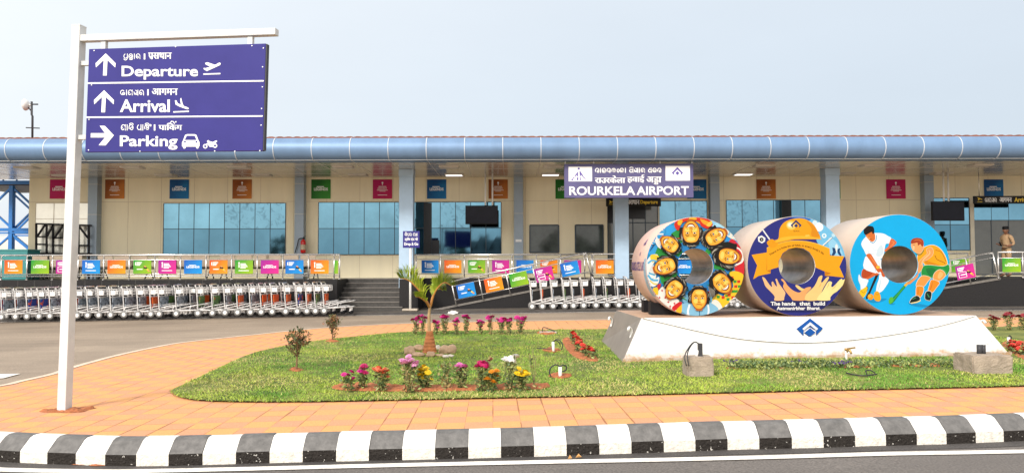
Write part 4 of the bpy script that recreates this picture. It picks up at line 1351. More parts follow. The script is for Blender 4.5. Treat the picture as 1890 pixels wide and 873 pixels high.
# ------------------------------------------------------------------ plinth of the coils
def HZ(px, py, z):
    d = ray(px, py)
    return CAM + d * ((z - CAM.z) / d.z)
ZT = .85
bfl, bfr = G(1147, 668, LG), G(1868, 655.5, LG)
tfl, tfr = HZ(1184, 587, ZT), HZ(1801, 582, ZT)
bbl = G(1109, 629, LG)
tbl = HZ(1138, 572.5, ZT)
back = tbl - tfl
tbr = tfr + Vector((-back.x * .2, back.y, 0)); tbr.z = ZT
bbr = bfr + Vector((.3, (bbl - bfl).y, 0))
base = thing('sculpture_base', 'white sloping steel plinth carrying the three painted coils', 'plinth', (bfl + bfr) / 2)
for v in (bfl, bfr, bbl, bbr): v.z -= .03
BASEW = M('plinth_white', (.60, .585, .565), .42, var=.06, scale=1.3)
def splash(m, z0, z1):                               # mud splashed up from the bed, ragged upper edge
    n, l = m.node_tree.nodes, m.node_tree.links
    p = n['Principled BSDF']
    src = p.inputs['Base Color'].links[0].from_socket
    tc = [q for q in n if q.type == 'TEX_COORD'][0]
    sx = n.new('ShaderNodeSeparateXYZ'); l.new(tc.outputs['Object'], sx.inputs[0])
    t = n.new('ShaderNodeTexNoise'); t.inputs['Scale'].default_value = 9; t.inputs['Detail'].default_value = 8; t.inputs['Roughness'].default_value = .7
    l.new(tc.outputs['Object'], t.inputs['Vector'])
    mr = n.new('ShaderNodeMapRange'); mr.inputs[1].default_value = z1; mr.inputs[2].default_value = z0; mr.inputs[3].default_value = -.25; mr.inputs[4].default_value = .32
    l.new(sx.outputs[2], mr.inputs[0])
    ad = n.new('ShaderNodeMath'); ad.operation = 'ADD'; l.new(mr.outputs[0], ad.inputs[0]); l.new(t.outputs[0], ad.inputs[1])
    r = n.new('ShaderNodeValToRGB'); r.color_ramp.elements[0].position = .52; r.color_ramp.elements[1].position = .78
    l.new(ad.outputs[0], r.inputs[0])
    mx = n.new('ShaderNodeMixRGB'); mx.inputs[2].default_value = (.40, .25, .14, 1)
    l.new(r.outputs[0], mx.inputs[0]); l.new(src, mx.inputs[1]); l.new(mx.outputs[0], p.inputs['Base Color'])
splash(BASEW, -.02, .22)
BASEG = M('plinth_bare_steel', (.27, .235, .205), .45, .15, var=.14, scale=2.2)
BASET = M('plinth_top', (.46, .30, .20), .55, var=.2, scale=3)
m_ = MB()
m_.add([bfl, bfr, bbr, bbl, tfl, tfr, tbr, tbl], [(0, 1, 5, 4)], 0)
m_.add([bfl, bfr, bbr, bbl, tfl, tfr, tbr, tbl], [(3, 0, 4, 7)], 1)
m_.add([bfl, bfr, bbr, bbl, tfl, tfr, tbr, tbl], [(1, 2, 6, 5), (2, 3, 7, 6)], 0)
m_.add([bfl, bfr, bbr, bbl, tfl, tfr, tbr, tbl], [(4, 5, 6, 7)], 2)
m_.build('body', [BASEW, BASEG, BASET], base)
fu = (tfr - tfl).normalized()
fv = ((bfl + bfr) / 2 - (tfl + tfr) / 2)
fv = (fv - fu * fv.dot(fu)).normalized()
fn_out = fu.cross(-fv).normalized()
if fn_out.y > 0: fn_out = -fn_out
def FP(px, py, d=0):                                 # point of the plinth's front face seen at a photo pixel
    r = ray(px, py)
    t = (tfl - CAM).dot(fn_out) / r.dot(fn_out)
    return CAM + r * t + fn_out * d
sw = cr_open([(1186, 588), (1225, 597), (1290, 612), (1360, 625), (1430, 631.5), (1500, 632.5), (1570, 628), (1640, 619), (1710, 607), (1760, 595), (1799, 583.5)], 4)
sw = [(p.x, p.y) for p in sw]
m_ = MB(); m_.prism(sw, FP, -.01, .022, 0, 1)
m_.build('swoosh_panel', [M('swoosh_white', (.82, .80, .76), .4, var=.03), BASEG], base)
m_ = MB()                                            # lower edge skirting
p0, p1 = FP(1149, 665.5, .012), FP(1866, 653, .012)
m_.bar(p0, p1, .02, .05); m_.build('skirting', BASEW, base)
def FPl(x, y, d=0): return FP(x, y, .03 + d)
BLUEP = M('emblem_blue', (.006, .062, .25), .45, var=.05, spec=.1)
m_ = MB()
cx_, cy_ = 1492.5, 608.0
m_.prism([(cx_ - 24, cy_), (cx_, cy_ - 18.5), (cx_ + 24, cy_), (cx_ + 12, cy_ + 12.5), (cx_ + 12, cy_ + 4), (cx_, cy_ - 4), (cx_ - 12, cy_ + 4), (cx_ - 12, cy_ + 12.5)], FP, .0, .05, 0)
m_.prism([(cx_ - 10, cy_ + 7.5), (cx_, cy_ - .5), (cx_ + 10, cy_ + 7.5), (cx_ + 1.5, cy_ + 14), (cx_ - 1.5, cy_ + 14)], FP, 0, .05, 0)
m_.prism([(cx_ - 14.5, cy_ + 1), (cx_, cy_ - 11), (cx_ + 14.5, cy_ + 1), (cx_ + 11.5, cy_ + 4), (cx_, cy_ - 5.5), (cx_ - 11.5, cy_ + 4)], FP, .0, .056, 1)
m_.build('emblem', [BLUEP, M('emblem_silver', (.6, .6, .6), .35, .4)], base)
def hook(p, o):                                      # lifting hook: thick bent bar on the sloping end
    m_ = MB()
    pts = cr_open([p + o * .03 + Vector((0, 0, -.12)), p + o * .03 + Vector((.02, 0, -.03)), p + o * .04 + Vector((.01, -.02, .02)), p + o * .06 + Vector((0, -.07, .035)), p + o * .07 + Vector((-.01, -.11, .0))], 5)
    m_.path(pts, .018, 8); m_.build('lifting_hook', WHITE, base)
le = (bfl.lerp(tfl, .72))
lb = (bbl.lerp(tbl, .75))
hook(le + Vector((-.02, .18, 0)), Vector((-1, -.1, 0)))
hook(lb + Vector((-.02, -.15, 0)), Vector((-1, -.1, 0)))
re_ = bfr.lerp(tfr, .8)
hook(re_ + Vector((.02, .18, 0)), Vector((1, -.1, 0)))

# ------------------------------------------------------------------ painted steel coils
COILB = M('coil_primer', (.50, .405, .33), .42, .1, var=.08, scale=1.2)
COILP = M('coil_pink_wrap', (.68, .44, .36), .45, var=.06, scale=.9)
BORE = M('coil_bore_steel', (.36, .315, .27), .33, .75, var=.25, scale=4)
RIM = M('coil_rim_white', (.78, .78, .76), .4)
def paint(h): return M('paint_' + h, tuple(c * .66 for c in hx(h)), .45, var=.03, scale=7, spec=.2)
CL = 1.3
COILS = []
class Mural:
    def __init__(s, cx, cy, r, hole, X, Z, R, Y):
        s.cx, s.cy, s.r, s.h, s.X, s.Z, s.R, s.Y = cx, cy, r, hole, X, Z, R, Y
        s.mb, s.mats, s.idx, s.d = MB(), [], {}, .002
    def mi(s, col):
        if col not in s.idx:
            s.idx[col] = len(s.mats); s.mats.append(paint(col))
        return s.idx[col]
    def pt(s, u, v, d):
        r = math.hypot(u, v)
        if r > 1e-6:
            q = min(max(r, s.h), .992) / r
            u, v = u * q, v * q
        return Vector((s.X + u * s.R, s.Y - d, s.Z + v * s.R))
    def P(s, pts, col, k=4, fine=.07):
        if k: pts = cr_closed(pts, k)
        Q = [Vector(((p[0] - s.cx) / s.r, -(p[1] - s.cy) / s.r, 0)) for p in pts]
        s.d += .00009
        bm = bmesh.new()
        vs = [bm.verts.new(q) for q in Q]
        for t in tessellate_polygon([Q]):
            try: bm.faces.new([vs[i] for i in t])
            except ValueError: pass
        near = any(q.length < s.h + .12 or q.length > .9 for q in Q)
        if near:
            for _ in range(4):
                lg = [e for e in bm.edges if e.calc_length() > fine]
                if not lg or len(bm.verts) > 1500: break
                bmesh.ops.subdivide_edges(bm, edges=lg, cuts=1)
                bmesh.ops.triangulate(bm, faces=[f for f in bm.faces if len(f.verts) > 3])
        bm.verts.index_update()
        s.mb.add([s.pt(v.co.x, v.co.y, s.d) for v in bm.verts], [tuple(v.index for v in f.verts) for f in bm.faces if all(1 for _ in [0])], s.mi(col))
        bm.free()
    def C(s, x, y, r, col, ry=None, n=14):
        s.P([(x + r * math.cos(t), y + (ry or r) * math.sin(t)) for t in np.linspace(0, 2 * PI, n + 1)[:-1]], col, 0)
    def S(s, pts, w, col, k=4, taper=0):
        P = cr_open(pts, k) if k else [Vector(p) for p in pts]
        n = len(P); L, R_ = [], []
        for i in range(n):
            t = (P[min(i + 1, n - 1)] - P[max(i - 1, 0)]).normalized()
            ww = w / 2 * (1 - taper * abs(2 * i / (n - 1) - 1) ** 2)
            L.append(P[i] + Vector((-t.y, t.x)) * ww); R_.append(P[i] - Vector((-t.y, t.x)) * ww)
        s.d += .00009
        m = s.mi(col)
        pts_ = [s.pt((p.x - s.cx) / s.r, -(p.y - s.cy) / s.r, s.d) for p in L + R_]
        s.mb.add(pts_, [(i, i + 1, n + i + 1, n + i) for i in range(n - 1)], m)
    def T(s, txt, x0, y0, x1, y1, col, bold=.02):
        s.d += .00009
        put_text(s.mb, txt, lambda x, y, d: s.pt((x - s.cx) / s.r, -(y - s.cy) / s.r, s.d), x0, y0, x1, y1, 0, s.mi(col), bold)
    def annulus(s, col, n=96):
        v, f = [], []
        for i in range(n):
            t = 2 * PI * i / n
            for r in (s.h, .992): v.append(s.pt(r * math.cos(t), r * math.sin(t), s.d))
        f = [(2 * i, 2 * i + 1, (2 * i + 3) % (2 * n), (2 * i + 2) % (2 * n)) for i in range(n)]
        s.mb.add(v, f, s.mi(col))

def coil(pxc, pyb, rpx, hole, label, wrap, rim):
    p = HZ(pxc, pyb, ZT)
    R = rpx * p.y / FPX
    Z = ZT + R
    Y = p.y
    t = thing('steel_coil', label, 'coil', (p.x, Y + CL / 2, ZT), 'painted steel coils on the white plinth')
    h = hole * R
    m_ = MB()
    m_.lathe([(h, .012), (h + .012, 0), (R - .012, 0)], (p.x, Y, Z), 96, 2, 'Y', False)
    m_.lathe([(R - .012, 0), (R, .012), (R, CL - .012), (R - .012, CL), (h + .012, CL), (h, CL - .012)], (p.x, Y, Z), 96, 0, 'Y')
    m_.lathe([(h, .012), (h, CL - .012)], (p.x, Y, Z), 96, 1, 'Y')
    m_.build('body', [wrap, BORE, rim], t)
    return t, p.x, Z, R, Y

# ---- coil with faces
t1, X1, Z1, R1, Y1 = coil(1284.1, 583, 91, .365, 'leftmost painted steel coil, covered with a ring of smiling faces', COILP, RIM)
m1 = Mural(466, 435, 406, .365, X1, Z1, R1, Y1)
m1.annulus('2c86c8')
def sector(m, a0, a1, r0, r1, col):
    A = np.radians(np.linspace(a0, a1, 10))
    pts = [(m.cx + m.r * r1 * math.cos(a), m.cy - m.r * r1 * math.sin(a)) for a in A] + [(m.cx + m.r * r0 * math.cos(a), m.cy - m.r * r0 * math.sin(a)) for a in A[::-1]]
    m.P(pts, col, 0)
sector(m1, 110, 170, .62, .99, '38a4e4'); sector(m1, 20, 62, .7, .99, '2f9de8'); sector(m1, 60, 70, .8, .99, '8ccff2')
sector(m1, 165, 182, .7, .99, '1f90c4'); sector(m1, 230, 305, .6, .99, '79b8d8')
for a, b, r0, r1 in ((112, 126, .55, .82), (152, 166, .5, .85), (196, 212, .4, .75), (352, 366, .38, .6), (130, 150, .38, .5), (226, 242, .42, .62), (40, 56, .36, .5)):
    sector(m1, a, b, r0, r1, '2f9440')
DK, SK, SKD, SKL = '1d1815', 'f6b03a', 'c06820', 'ffd668'
def face(m, cx, cy, w, h, rot, hair=1.0, grey=True, smile=1, hairside=0, seed=0):
    r_ = random.Random(seed)
    c, s_ = math.cos(math.radians(rot)), math.sin(math.radians(rot))
    q = lambda x, y: (cx + (x * c + y * s_) , cy - (-x * s_ + y * c))
    e = lambda ox, oy, rx, ry, n=16, a0=0, a1=360: [q(ox + rx * math.cos(math.radians(a0 + (a1 - a0) * i / n)), oy + ry * math.sin(math.radians(a0 + (a1 - a0) * i / n))) for i in range(n)]
    # hair mass with ragged outline
    pts = []
    for i in range(22):
        a = math.radians(-30 + 240 * i / 21)
        k = 1 + r_.uniform(-.06, .14)
        pts.append(q(w * .585 * hair * math.cos(a) * k + hairside * w * .1, h * .08 + h * .53 * hair * math.sin(a) * k))
    m.P(pts + [q(-w * .45, -h * .2), q(w * .45, -h * .2)][::-1], DK, 3)
    if grey:
        for i in range(26):
            a = math.radians(r_.uniform(-10, 190))
            r0, r1 = r_.uniform(.86, .98), r_.uniform(1.08, 1.2)
            da = r_.uniform(.12, .35)
            m.S([q(w * .5 * hair * math.cos(a + da * j) * (r0 + (r1 - r0) * j / 2), h * .08 + h * .47 * hair * math.sin(a + da * j) * (r0 + (r1 - r0) * j / 2)) for j in range(3)], h * .022, r_.choice(['8f8a80', 'b9b4a6', '6b6258']), 3, .8)
    m.P([q(-w * .17, -h * .36), q(w * .17, -h * .36), q(w * .2, -h * .55), q(-w * .2, -h * .55)], SKD, 2)
    head = [(0, .50), (.28, .45), (.44, .24), (.47, -.02), (.40, -.26), (.22, -.44), (0, -.51), (-.22, -.44), (-.40, -.26), (-.47, -.02), (-.44, .24), (-.28, .45)]
    m.P([q(x * w * 1.05, y * h * 1.03) for x, y in head], '6a3210', 3)
    m.P([q(x * w, y * h) for x, y in head], SKD, 3)
    m.P([q(x * w * .93 - w * .015, y * h * .94 + h * .008) for x, y in head], SK, 3)
    m.P(e(-w * .2, -h * .10, w * .15, h * .11), SKL, 2); m.P(e(w * .2, -h * .10, w * .13, h * .10), SKL, 2)
    m.P(e(0, h * .32, w * .24, h * .09), SKL, 2)
    m.P([q(-w * .45, h * .25), q(-w * .3, h * .42), q(0, h * .47), q(w * .3, h * .42), q(w * .45, h * .25), q(w * .42, h * .5), q(0, h * .6), q(-w * .42, h * .5)], DK, 3)
    for sx in (-1, 1):
        m.S([q(sx * w * .09, h * .135), q(sx * w * .2, h * .175), q(sx * w * .33, h * .125)], h * .035, '2a1408', 4, .5)
        m.P(e(sx * w * .2, h * .055, w * .095, h * .042), '5a2a10', 2)
        m.P(e(sx * w * .2, h * .05, w * .08, h * .032), 'f4ead8', 2)
        m.P(e(sx * w * .2, h * .05, w * .035, h * .034), '120c0a', 2)
    m.S([q(-w * .02, h * .05), q(-w * .05, -h * .08), q(-w * .09, -h * .135)], h * .018, 'a04f18', 4)
    m.S([q(-w * .09, -h * .135), q(0, -h * .165), q(w * .09, -h * .135)], h * .03, '9a4a16', 4)
    if smile:
        m.P([q(-w * .25, -h * .20), q(0, -h * .235), q(w * .25, -h * .20), q(w * .16, -h * .335), q(0, -h * .375), q(-w * .16, -h * .335)], '7c2012', 3)
        m.P([q(-w * .20, -h * .218), q(0, -h * .25), q(w * .20, -h * .218), q(w * .12, -h * .30), q(0, -h * .325), q(-w * .12, -h * .30)], 'fbf6ea', 3)
        for sx in (-1, 1): m.S([q(sx * w * .16, -h * .12), q(sx * w * .29, -h * .2), q(sx * w * .3, -h * .29)], h * .016, 'a5561a', 4)
    else:
        m.S([q(-w * .17, -h * .27), q(0, -h * .255), q(w * .17, -h * .27)], h * .03, '8a2c16', 4)
        m.S([q(-w * .13, -h * .31), q(0, -h * .33), q(w * .13, -h * .31)], h * .02, SKL, 4)
# loose brushwork behind the faces
br_ = random.Random(21)
for i in range(90):
    a_, r0 = br_.uniform(0, 360), br_.uniform(.42, .93)
    A_ = [math.radians(a_ + k * br_.uniform(5, 9)) for k in range(3)]
    m1.S([(m1.cx + m1.r * (r0 + .03 * k) * math.cos(q), m1.cy - m1.r * (r0 + .03 * k) * math.sin(q)) for k, q in enumerate(A_)], br_.uniform(5, 16), br_.choice(['5fbfe8', '2f9440', '1f6a30', '1a5a98', 'a8dcf2', '3aa85a', 'd8331e', 'f0b62a', 'eef0ee', '274a80']), 4, .7)
def shoulders(m, cx, cy, w, h, rot, c1, c2):
    c, s_ = math.cos(math.radians(rot)), math.sin(math.radians(rot))
    q = lambda x, y: (cx + (x * c + y * s_) * 1.0, cy - (-x * s_ + y * c))
    m.P([q(-w * .2, -h * .42), q(w * .2, -h * .42), q(w * .62, -h * .58), q(w * .86, -h * .85), q(w * .9, -h * 1.2), q(-w * .9, -h * 1.2), q(-w * .86, -h * .85), q(-w * .62, -h * .58)], c1, 3)
    m.S([q(-w * .3, -h * .5), q(0, -h * .74), q(w * .3, -h * .5)], h * .07, c2, 4)
    for x in (-.62, -.45, .45, .62): m.S([q(w * x, -h * .6), q(w * x * 1.1, -h * .8), q(w * x * 1.05, -h * 1.05)], h * .05, c2, 4, .5)
for f_, cc in zip([(432, 152, 158, 200, 180), (636, 190, 142, 195, 118), (742, 352, 142, 192, 82), (682, 574, 152, 190, 40), (490, 702, 142, 180, -2), (285, 625, 142, 174, -38), (212, 435, 144, 194, -72), (250, 252, 130, 170, -128)],
                  (('d8331e', 'f4c84e'), ('e9e6da', '8cc8e8'), ('cf2834', 'f6f2ec'), ('f2c62a', '3a9a3a'), ('86c0de', 'eef4f6'), ('f0ece4', 'c21f2e'), ('eef0ee', '58b0dc'), ('3aa0dc', 'f1efe9'))):
    shoulders(m1, *f_[:4], -f_[4], *cc)
# clothes, painted towards the rim
m1.P([(305, 70), (380, 40), (470, 28), (570, 45), (612, 85), (590, 130), (520, 105), (500, 70), (430, 55), (360, 80), (330, 140), (300, 110)], 'd8331e')
m1.P([(330, 60), (365, 55), (350, 95), (325, 90)], 'f0b62a'); m1.P([(510, 45), (560, 60), (590, 80), (570, 100), (530, 80)], 'f2a62c'); m1.P([(420, 36), (470, 34), (480, 50), (430, 52)], 'f0b62a'); m1.P([(560, 95), (600, 62), (608, 84), (585, 108)], 'f4c84e')
m1.P([(770, 210), (810, 240), (845, 290), (800, 280), (760, 265), (740, 240)], 'd2283a'); 
m1.P([(780, 290), (850, 300), (872, 380), (868, 500), (800, 480), (790, 430), (840, 380), (835, 330)], 'd42a34')
m1.S([(770, 270), (830, 295), (858, 350), (835, 405), (790, 430)], 12, 'f6f2ec', 5); m1.S([(800, 420), (845, 405), (866, 370)], 9, 'f6f2ec', 5)
m1.P([(745, 490), (800, 475), (866, 515), (840, 620), (780, 720), (700, 790), (650, 780), (600, 720), (640, 660), (720, 690), (770, 620), (770, 560)], 'f2c62a')
for x, y, c_ in ((765, 530, 'd43a22'), (790, 560, '3a9a3a'), (795, 600, 'd43a22'), (820, 560, 'd43a22'), (775, 640, '3a9a3a'), (770, 690, 'd43a22'), (730, 705, '3a9a3a'), (690, 690, 'd43a22'), (650, 685, '3a9a3a'), (800, 640, '3a9a3a'), (825, 600, '3a9a3a'), (755, 720, 'f0e2c0'), (740, 670, 'd43a22')):
    m1.P([(x - 13, y - 10), (x + 13, y - 12), (x + 12, y + 11), (x - 12, y + 12)], c_, 0)
m1.P([(600, 720), (650, 720), (690, 800), (620, 830), (560, 838)], 'eceae0')
m1.P([(350, 745), (420, 730), (470, 770), (495, 800), (540, 760), (580, 730), (650, 780), (620, 815), (520, 842), (420, 834), (345, 800)], '86c0de')
m1.S([(415, 745), (400, 800), (405, 835)], 16, 'eef4f6', 4); m1.S([(565, 745), (570, 790), (565, 832)], 14, 'eef4f6', 4); m1.S([(495, 800), (496, 838)], 6, '2c5c78', 2)
m1.P([(180, 610), (230, 600), (300, 690), (330, 720), (300, 800), (240, 760), (150, 680)], 'f0ece4')
m1.P([(290, 800), (270, 770), (330, 725), (352, 740)], 'd0242a'); m1.P([(345, 750), (352, 745), (345, 815), (300, 800)], 'f0bc28'); m1.P([(112, 620), (150, 605), (160, 640), (150, 670)], 'f2c32c'); m1.P([(150, 590), (180, 575), (175, 605), (160, 625)], 'cc2a2c')
for x, y in ((190, 632), (168, 690), (255, 762), (290, 738), (215, 690), (240, 725)):
    m1.P([(x - 12, y), (x - 4, y - 4), (x, y - 12), (x + 4, y - 4), (x + 12, y), (x + 4, y + 4), (x, y + 12), (x - 4, y + 4)], 'c21f2e', 0)
m1.P([(65, 400), (110, 340), (160, 345), (110, 430), (80, 500), (120, 540), (165, 520), (160, 570), (110, 600), (75, 520)], 'eef0ee'); m1.P([(95, 350), (120, 335), (165, 350), (150, 385), (110, 400)], 'f2cf3a'); m1.S([(75, 410), (110, 385), (150, 395)], 14, '5cb4e2', 4); m1.S([(75, 505), (110, 545), (160, 548)], 16, '58b0dc', 4); m1.S([(90, 550), (120, 575), (150, 580)], 10, 'f0c83a', 4)
m1.P([(135, 215), (165, 205), (190, 225), (180, 280), (215, 300), (170, 285), (145, 250)], 'f1efe9'); 
m1.P([(600, 110), (660, 75), (720, 115), (728, 160), (690, 120), (640, 112)], 'a8dcf2')
FACES = [(432, 152, 158, 200, 180, 1.08, True, 1, 0), (636, 190, 142, 195, 118, 1.18, True, 1, 0), (742, 352, 142, 192, 82, 1.34, True, 1, 0), (682, 574, 152, 190, 40, 1.08, True, 1, 0),
         (490, 702, 142, 180, -2, 1.12, True, 0, 0), (285, 625, 142, 174, -38, 1.2, True, 1, 0), (212, 435, 144, 194, -72, 1.08, True, 1, 0), (250, 252, 130, 170, -128, 1.06, True, 1, 0)]
for i, f_ in enumerate(FACES): face(m1, f_[0], f_[1], f_[2] * .93, f_[3] * .93, -f_[4], *f_[5:], seed=i + 3)
m1.P([(588, 520), (600, 540), (612, 620), (640, 640), (600, 690), (575, 640), (570, 580)], DK)
for k in range(6): m1.S([(560 + 8 * k, 590 + 6 * k), (575 + 8 * k, 640), (572 + 8 * k, 690)], 4, 'a39c90', 3, .8)
m1.mb.build('mural', m1.mats, t1)
# lettering on the left flank of the first coil
def flank(y, a, d=.003):                             # y along the axis, a = height above the axis along the skin
    t = PI - a / R1
    return Vector((X1 + (R1 + d) * math.cos(t), y, Z1 + (R1 + d) * math.sin(t)))
m_ = MB()
PUR = M('flank_lettering', (.10, .05, .22), .5)
put_text(m_, 'ROURKELA STEEL PLANT', lambda x, y, d: flank(Y1 + CL - .04 - x, y), .0, -.065, CL - .2, .07, 0, 0, .03)
emblem(m_, lambda x, y, d=0: flank(Y1 + .52 - x, -y), 0, -.36, .1, 0, 0)
put_text(m_, 'का', lambda x, y, d: flank(Y1 + .6 - x, y), -.05, .16, .06, .22, 0, 0, 0)
m_.build('lettering', PUR, t1)
m_ = MB()
A = np.linspace(-.55, .0, 8)
B2 = [flank(Y1 + .015, a * R1 * 1.5 + .12, .002) for a in A] + [flank(Y1 + .16 + .25 * abs(a), a * R1 * 1.5 + .12, .002) for a in A]
m_.add(B2, [(i, i + 1, 9 + i, 8 + i) for i in range(7)], 0)
m_.build('blue_paint_band', M('flank_blue', (.30, .44, .55), .45), t1)

# ---- coil with helmet, ribbon and hands
t2, X2, Z2, R2, Y2 = coil(1472.4, 583, 91.8, .367, 'middle painted steel coil with a yellow helmet, ribbon and raised hands on navy', COILB, RIM)
m2 = Mural(436, 430, 410, .367, X2, Z2, R2, Y2)
m2.annulus('2b2f80')
m2.P([(480, 14), (560, 30), (680, 95), (770, 180), (825, 280), (842, 355), (720, 345), (700, 290), (640, 270), (600, 220), (620, 150), (560, 70), (400, 30)], '74bfe8', 3)
m2.P([(400, 22), (500, 20), (560, 45), (520, 60), (430, 40)], '2f74c0', 3)
m2.C(622, 110, 38, 'eef6fa'); m2.C(590, 75, 20, 'd8ecf6'); m2.C(665, 182, 20, 'e4f2f8'); m2.C(665, 182, 9, '7fc0e4')
m2.P([(700, 200), (760, 230), (800, 290), (810, 350), (720, 345)], '9ad2f0', 3)
m2.S([(640, 275), (740, 185)], 11, 'e9eef0', 0); m2.S([(640, 282), (742, 192)], 3, '4f4a48', 0); m2.C(742, 178, 24, '8cc6e6'); m2.C(742, 178, 14, 'bfe2f2')
m2.P([(730, 280), (758, 290), (762, 315), (742, 345), (722, 345), (735, 315)], '123f70', 2); m2.P([(775, 292), (795, 285), (790, 310), (806, 345), (788, 345), (772, 318)], '123f70', 2); m2.P([(752, 268), (764, 250), (776, 268), (770, 300), (764, 330), (757, 300)], 'e8eef0', 2)
m2.P([(118, 190), (150, 178), (180, 200), (176, 228), (150, 244), (120, 226)], 'f2f2f0', 0); m2.C(148, 212, 17, '1c1c30'); m2.C(149, 213, 6, 'b8b8b8')
m2.S([(160, 132), (215, 212)], 11, 'f0f0ee', 0)
# ribbon tails, then band arching over the bore
OR, ORD_, ORL = 'f2a516', 'c87a10', 'f7bb3a'
m2.P([(64, 338), (190, 318), (220, 455), (218, 490), (120, 510), (74, 538), (108, 425)], OR, 0); m2.P([(190, 318), (222, 440), (218, 488), (184, 466)], ORD_, 0)
m2.P([(705, 345), (826, 350), (785, 438), (822, 526), (700, 512), (664, 512), (664, 470)], OR, 0); m2.P([(705, 345), (716, 492), (664, 512), (668, 470)], ORD_, 0)
arc_o = [(190, 282), (240, 262), (300, 244), (370, 228), (440, 224), (520, 230), (600, 248), (660, 270), (708, 290)]
arc_i = [(716, 490), (650, 470), (600, 448), (586, 440), (580, 380), (540, 315), (490, 285), (433, 278), (370, 290), (320, 325), (286, 390), (284, 440), (240, 452), (188, 468)]
m2.P([tuple(p) for p in cr_open(arc_o, 4)] + [tuple(p) for p in arc_i], OR, 0)
m2.S(arc_o, 7, ORL, 4)
m2.P([(190, 235), (225, 210), (250, 215), (285, 240), (258, 275), (215, 275)], 'e89c14', 3); m2.P([(225, 235), (285, 242), (420, 212), (640, 212), (520, 196), (300, 205)], 'e59a12', 2)
# helmet
m2.P([(290, 190), (300, 120), (345, 65), (425, 40), (500, 42), (570, 80), (610, 140), (632, 205), (560, 196), (430, 186), (330, 196), (285, 212)], 'f0a416', 4)
m2.P([(300, 200), (400, 185), (520, 186), (650, 212), (540, 205), (420, 205), (340, 222), (260, 235)], 'f6b832', 3)
m2.P([(520, 60), (575, 95), (612, 150), (625, 190), (560, 185), (560, 120)], 'dd8d12', 3)
m2.C(395, 95, 42, 'f7c85c', 38); m2.C(388, 92, 27, 'fbe3a4', 24); m2.C(384, 92, 14, 'fffbea', 12)
m2.P([(508, 176), (540, 172), (548, 186), (510, 190)], 'f9c552', 0)
emblem(m2.mb, lambda x, y, d=0: m2.pt((x - m2.cx) / m2.r, -(y - m2.cy) / m2.r, m2.d + .0006), 434, 96, 46, 0, m2.mi('24366e'))
m2.d += .001
m2.T('SAIL', 412, 148, 466, 138, '5a3c14', .0)
# hands
def hand(pts, col, edge=None): m2.P(pts, col, 3)
hand([(148, 520), (170, 530), (192, 562), (212, 590), (228, 600), (224, 566), (236, 558), (250, 582), (268, 598), (262, 560), (256, 540), (268, 536), (290, 580), (318, 620), (336, 650), (326, 690), (318, 712), (246, 712), (248, 680), (215, 640), (176, 600), (160, 560)], 'f4c08a')
hand([(302, 542), (316, 536), (338, 560), (356, 590), (400, 630), (450, 648), (480, 625), (515, 606), (548, 604), (540, 625), (512, 652), (500, 690), (494, 712), (402, 712), (382, 690), (340, 640), (318, 600), (325, 570)], 'f0aa6a')
hand([(418, 590), (440, 588), (470, 610), (490, 620), (470, 634), (440, 618)], 'f6cf84')
hand([(500, 712), (506, 664), (540, 630), (572, 600), (596, 560), (612, 524), (634, 508), (644, 518), (632, 556), (640, 566), (672, 530), (690, 520), (696, 530), (668, 580), (650, 610), (626, 660), (604, 690), (600, 712)], 'f6cd84')
hand([(600, 712), (606, 680), (640, 640), (664, 600), (684, 568), (700, 556), (722, 566), (714, 590), (722, 604), (752, 580), (784, 545), (806, 534), (804, 546), (830, 540), (828, 560), (800, 600), (760, 640), (728, 660), (704, 690), (698, 712)], 'f8e49a')
for a_ in (([(236, 560), (240, 580), (252, 600)]), ([(268, 540), (280, 566), (296, 596)]), ([(636, 560), (624, 590), (612, 606)]), ([(700, 560), (690, 590), (676, 614)]), ([(760, 580), (740, 606), (720, 622)])):
    m2.S(a_, 4, 'd89a4e', 3, .8)
m2.P([(196, 716), (686, 716), (672, 760), (654, 806), (250, 806), (214, 760)], '23275e', 0)
m2.T('The hands', 214, 754, 418, 722, 'fafaf6', .03); m2.T('that', 450, 754, 540, 722, 'fafaf6', .03); m2.T('build', 566, 754, 660, 722, 'fafaf6', .03)
m2.T('Aatmanirbhar', 262, 790, 498, 762, 'fafaf6', .03); m2.T('Bharat.', 512, 790, 622, 762, 'fafaf6', .03)
# writing that follows the ribbon
vs_t, fs_t = text_mesh("There is a little bit of SAIL in every body's life", .0)
def along(u, v):
    a = math.radians(128.5 - 75 * u)
    r = 388 * (1.0) + 22 * (v - .5)
    return (440 + r * math.cos(a) * .94, 630 - r * math.sin(a) * .95)
m2.d += .0006
m2.mb.add([m2.pt((along(u, v)[0] - m2.cx) / m2.r, -(along(u, v)[1] - m2.cy) / m2.r, m2.d) for u, v in vs_t], fs_t, m2.mi('2a1a08'))
m2.mb.build('mural', m2.mats, t2)

# ---- coil with two field hockey players
t3, X3, Z3, R3, Y3 = coil(1662.4, 581, 92.6, .37, 'rightmost painted steel coil, sky blue with two hockey players', COILB, M('coil_rim_blue', (.35, .62, .8), .4))
m3 = Mural(503, 419, 415, .37, X3, Z3, R3, Y3)
m3.annulus('08b0ee')
def PW(pts, col, k=3, halo=None, hw=5):              # patch with a pale outline stroke
    if halo:
        q = cr_closed(pts, k) if k else [Vector(p) for p in pts]
        m3.S([tuple(p) for p in q] + [tuple(q[0])], hw, halo, 0)
    m3.P(pts, col, k)
# ground shades painted below the feet
m3.P([(225, 715), (300, 700), (390, 700), (350, 725), (280, 735)], '0a8fc8', 3); m3.P([(570, 730), (640, 740), (760, 765), (680, 772), (590, 755)], '0a8fc8', 3); m3.P([(410, 745), (460, 738), (440, 752)], '0a8fc8', 2)
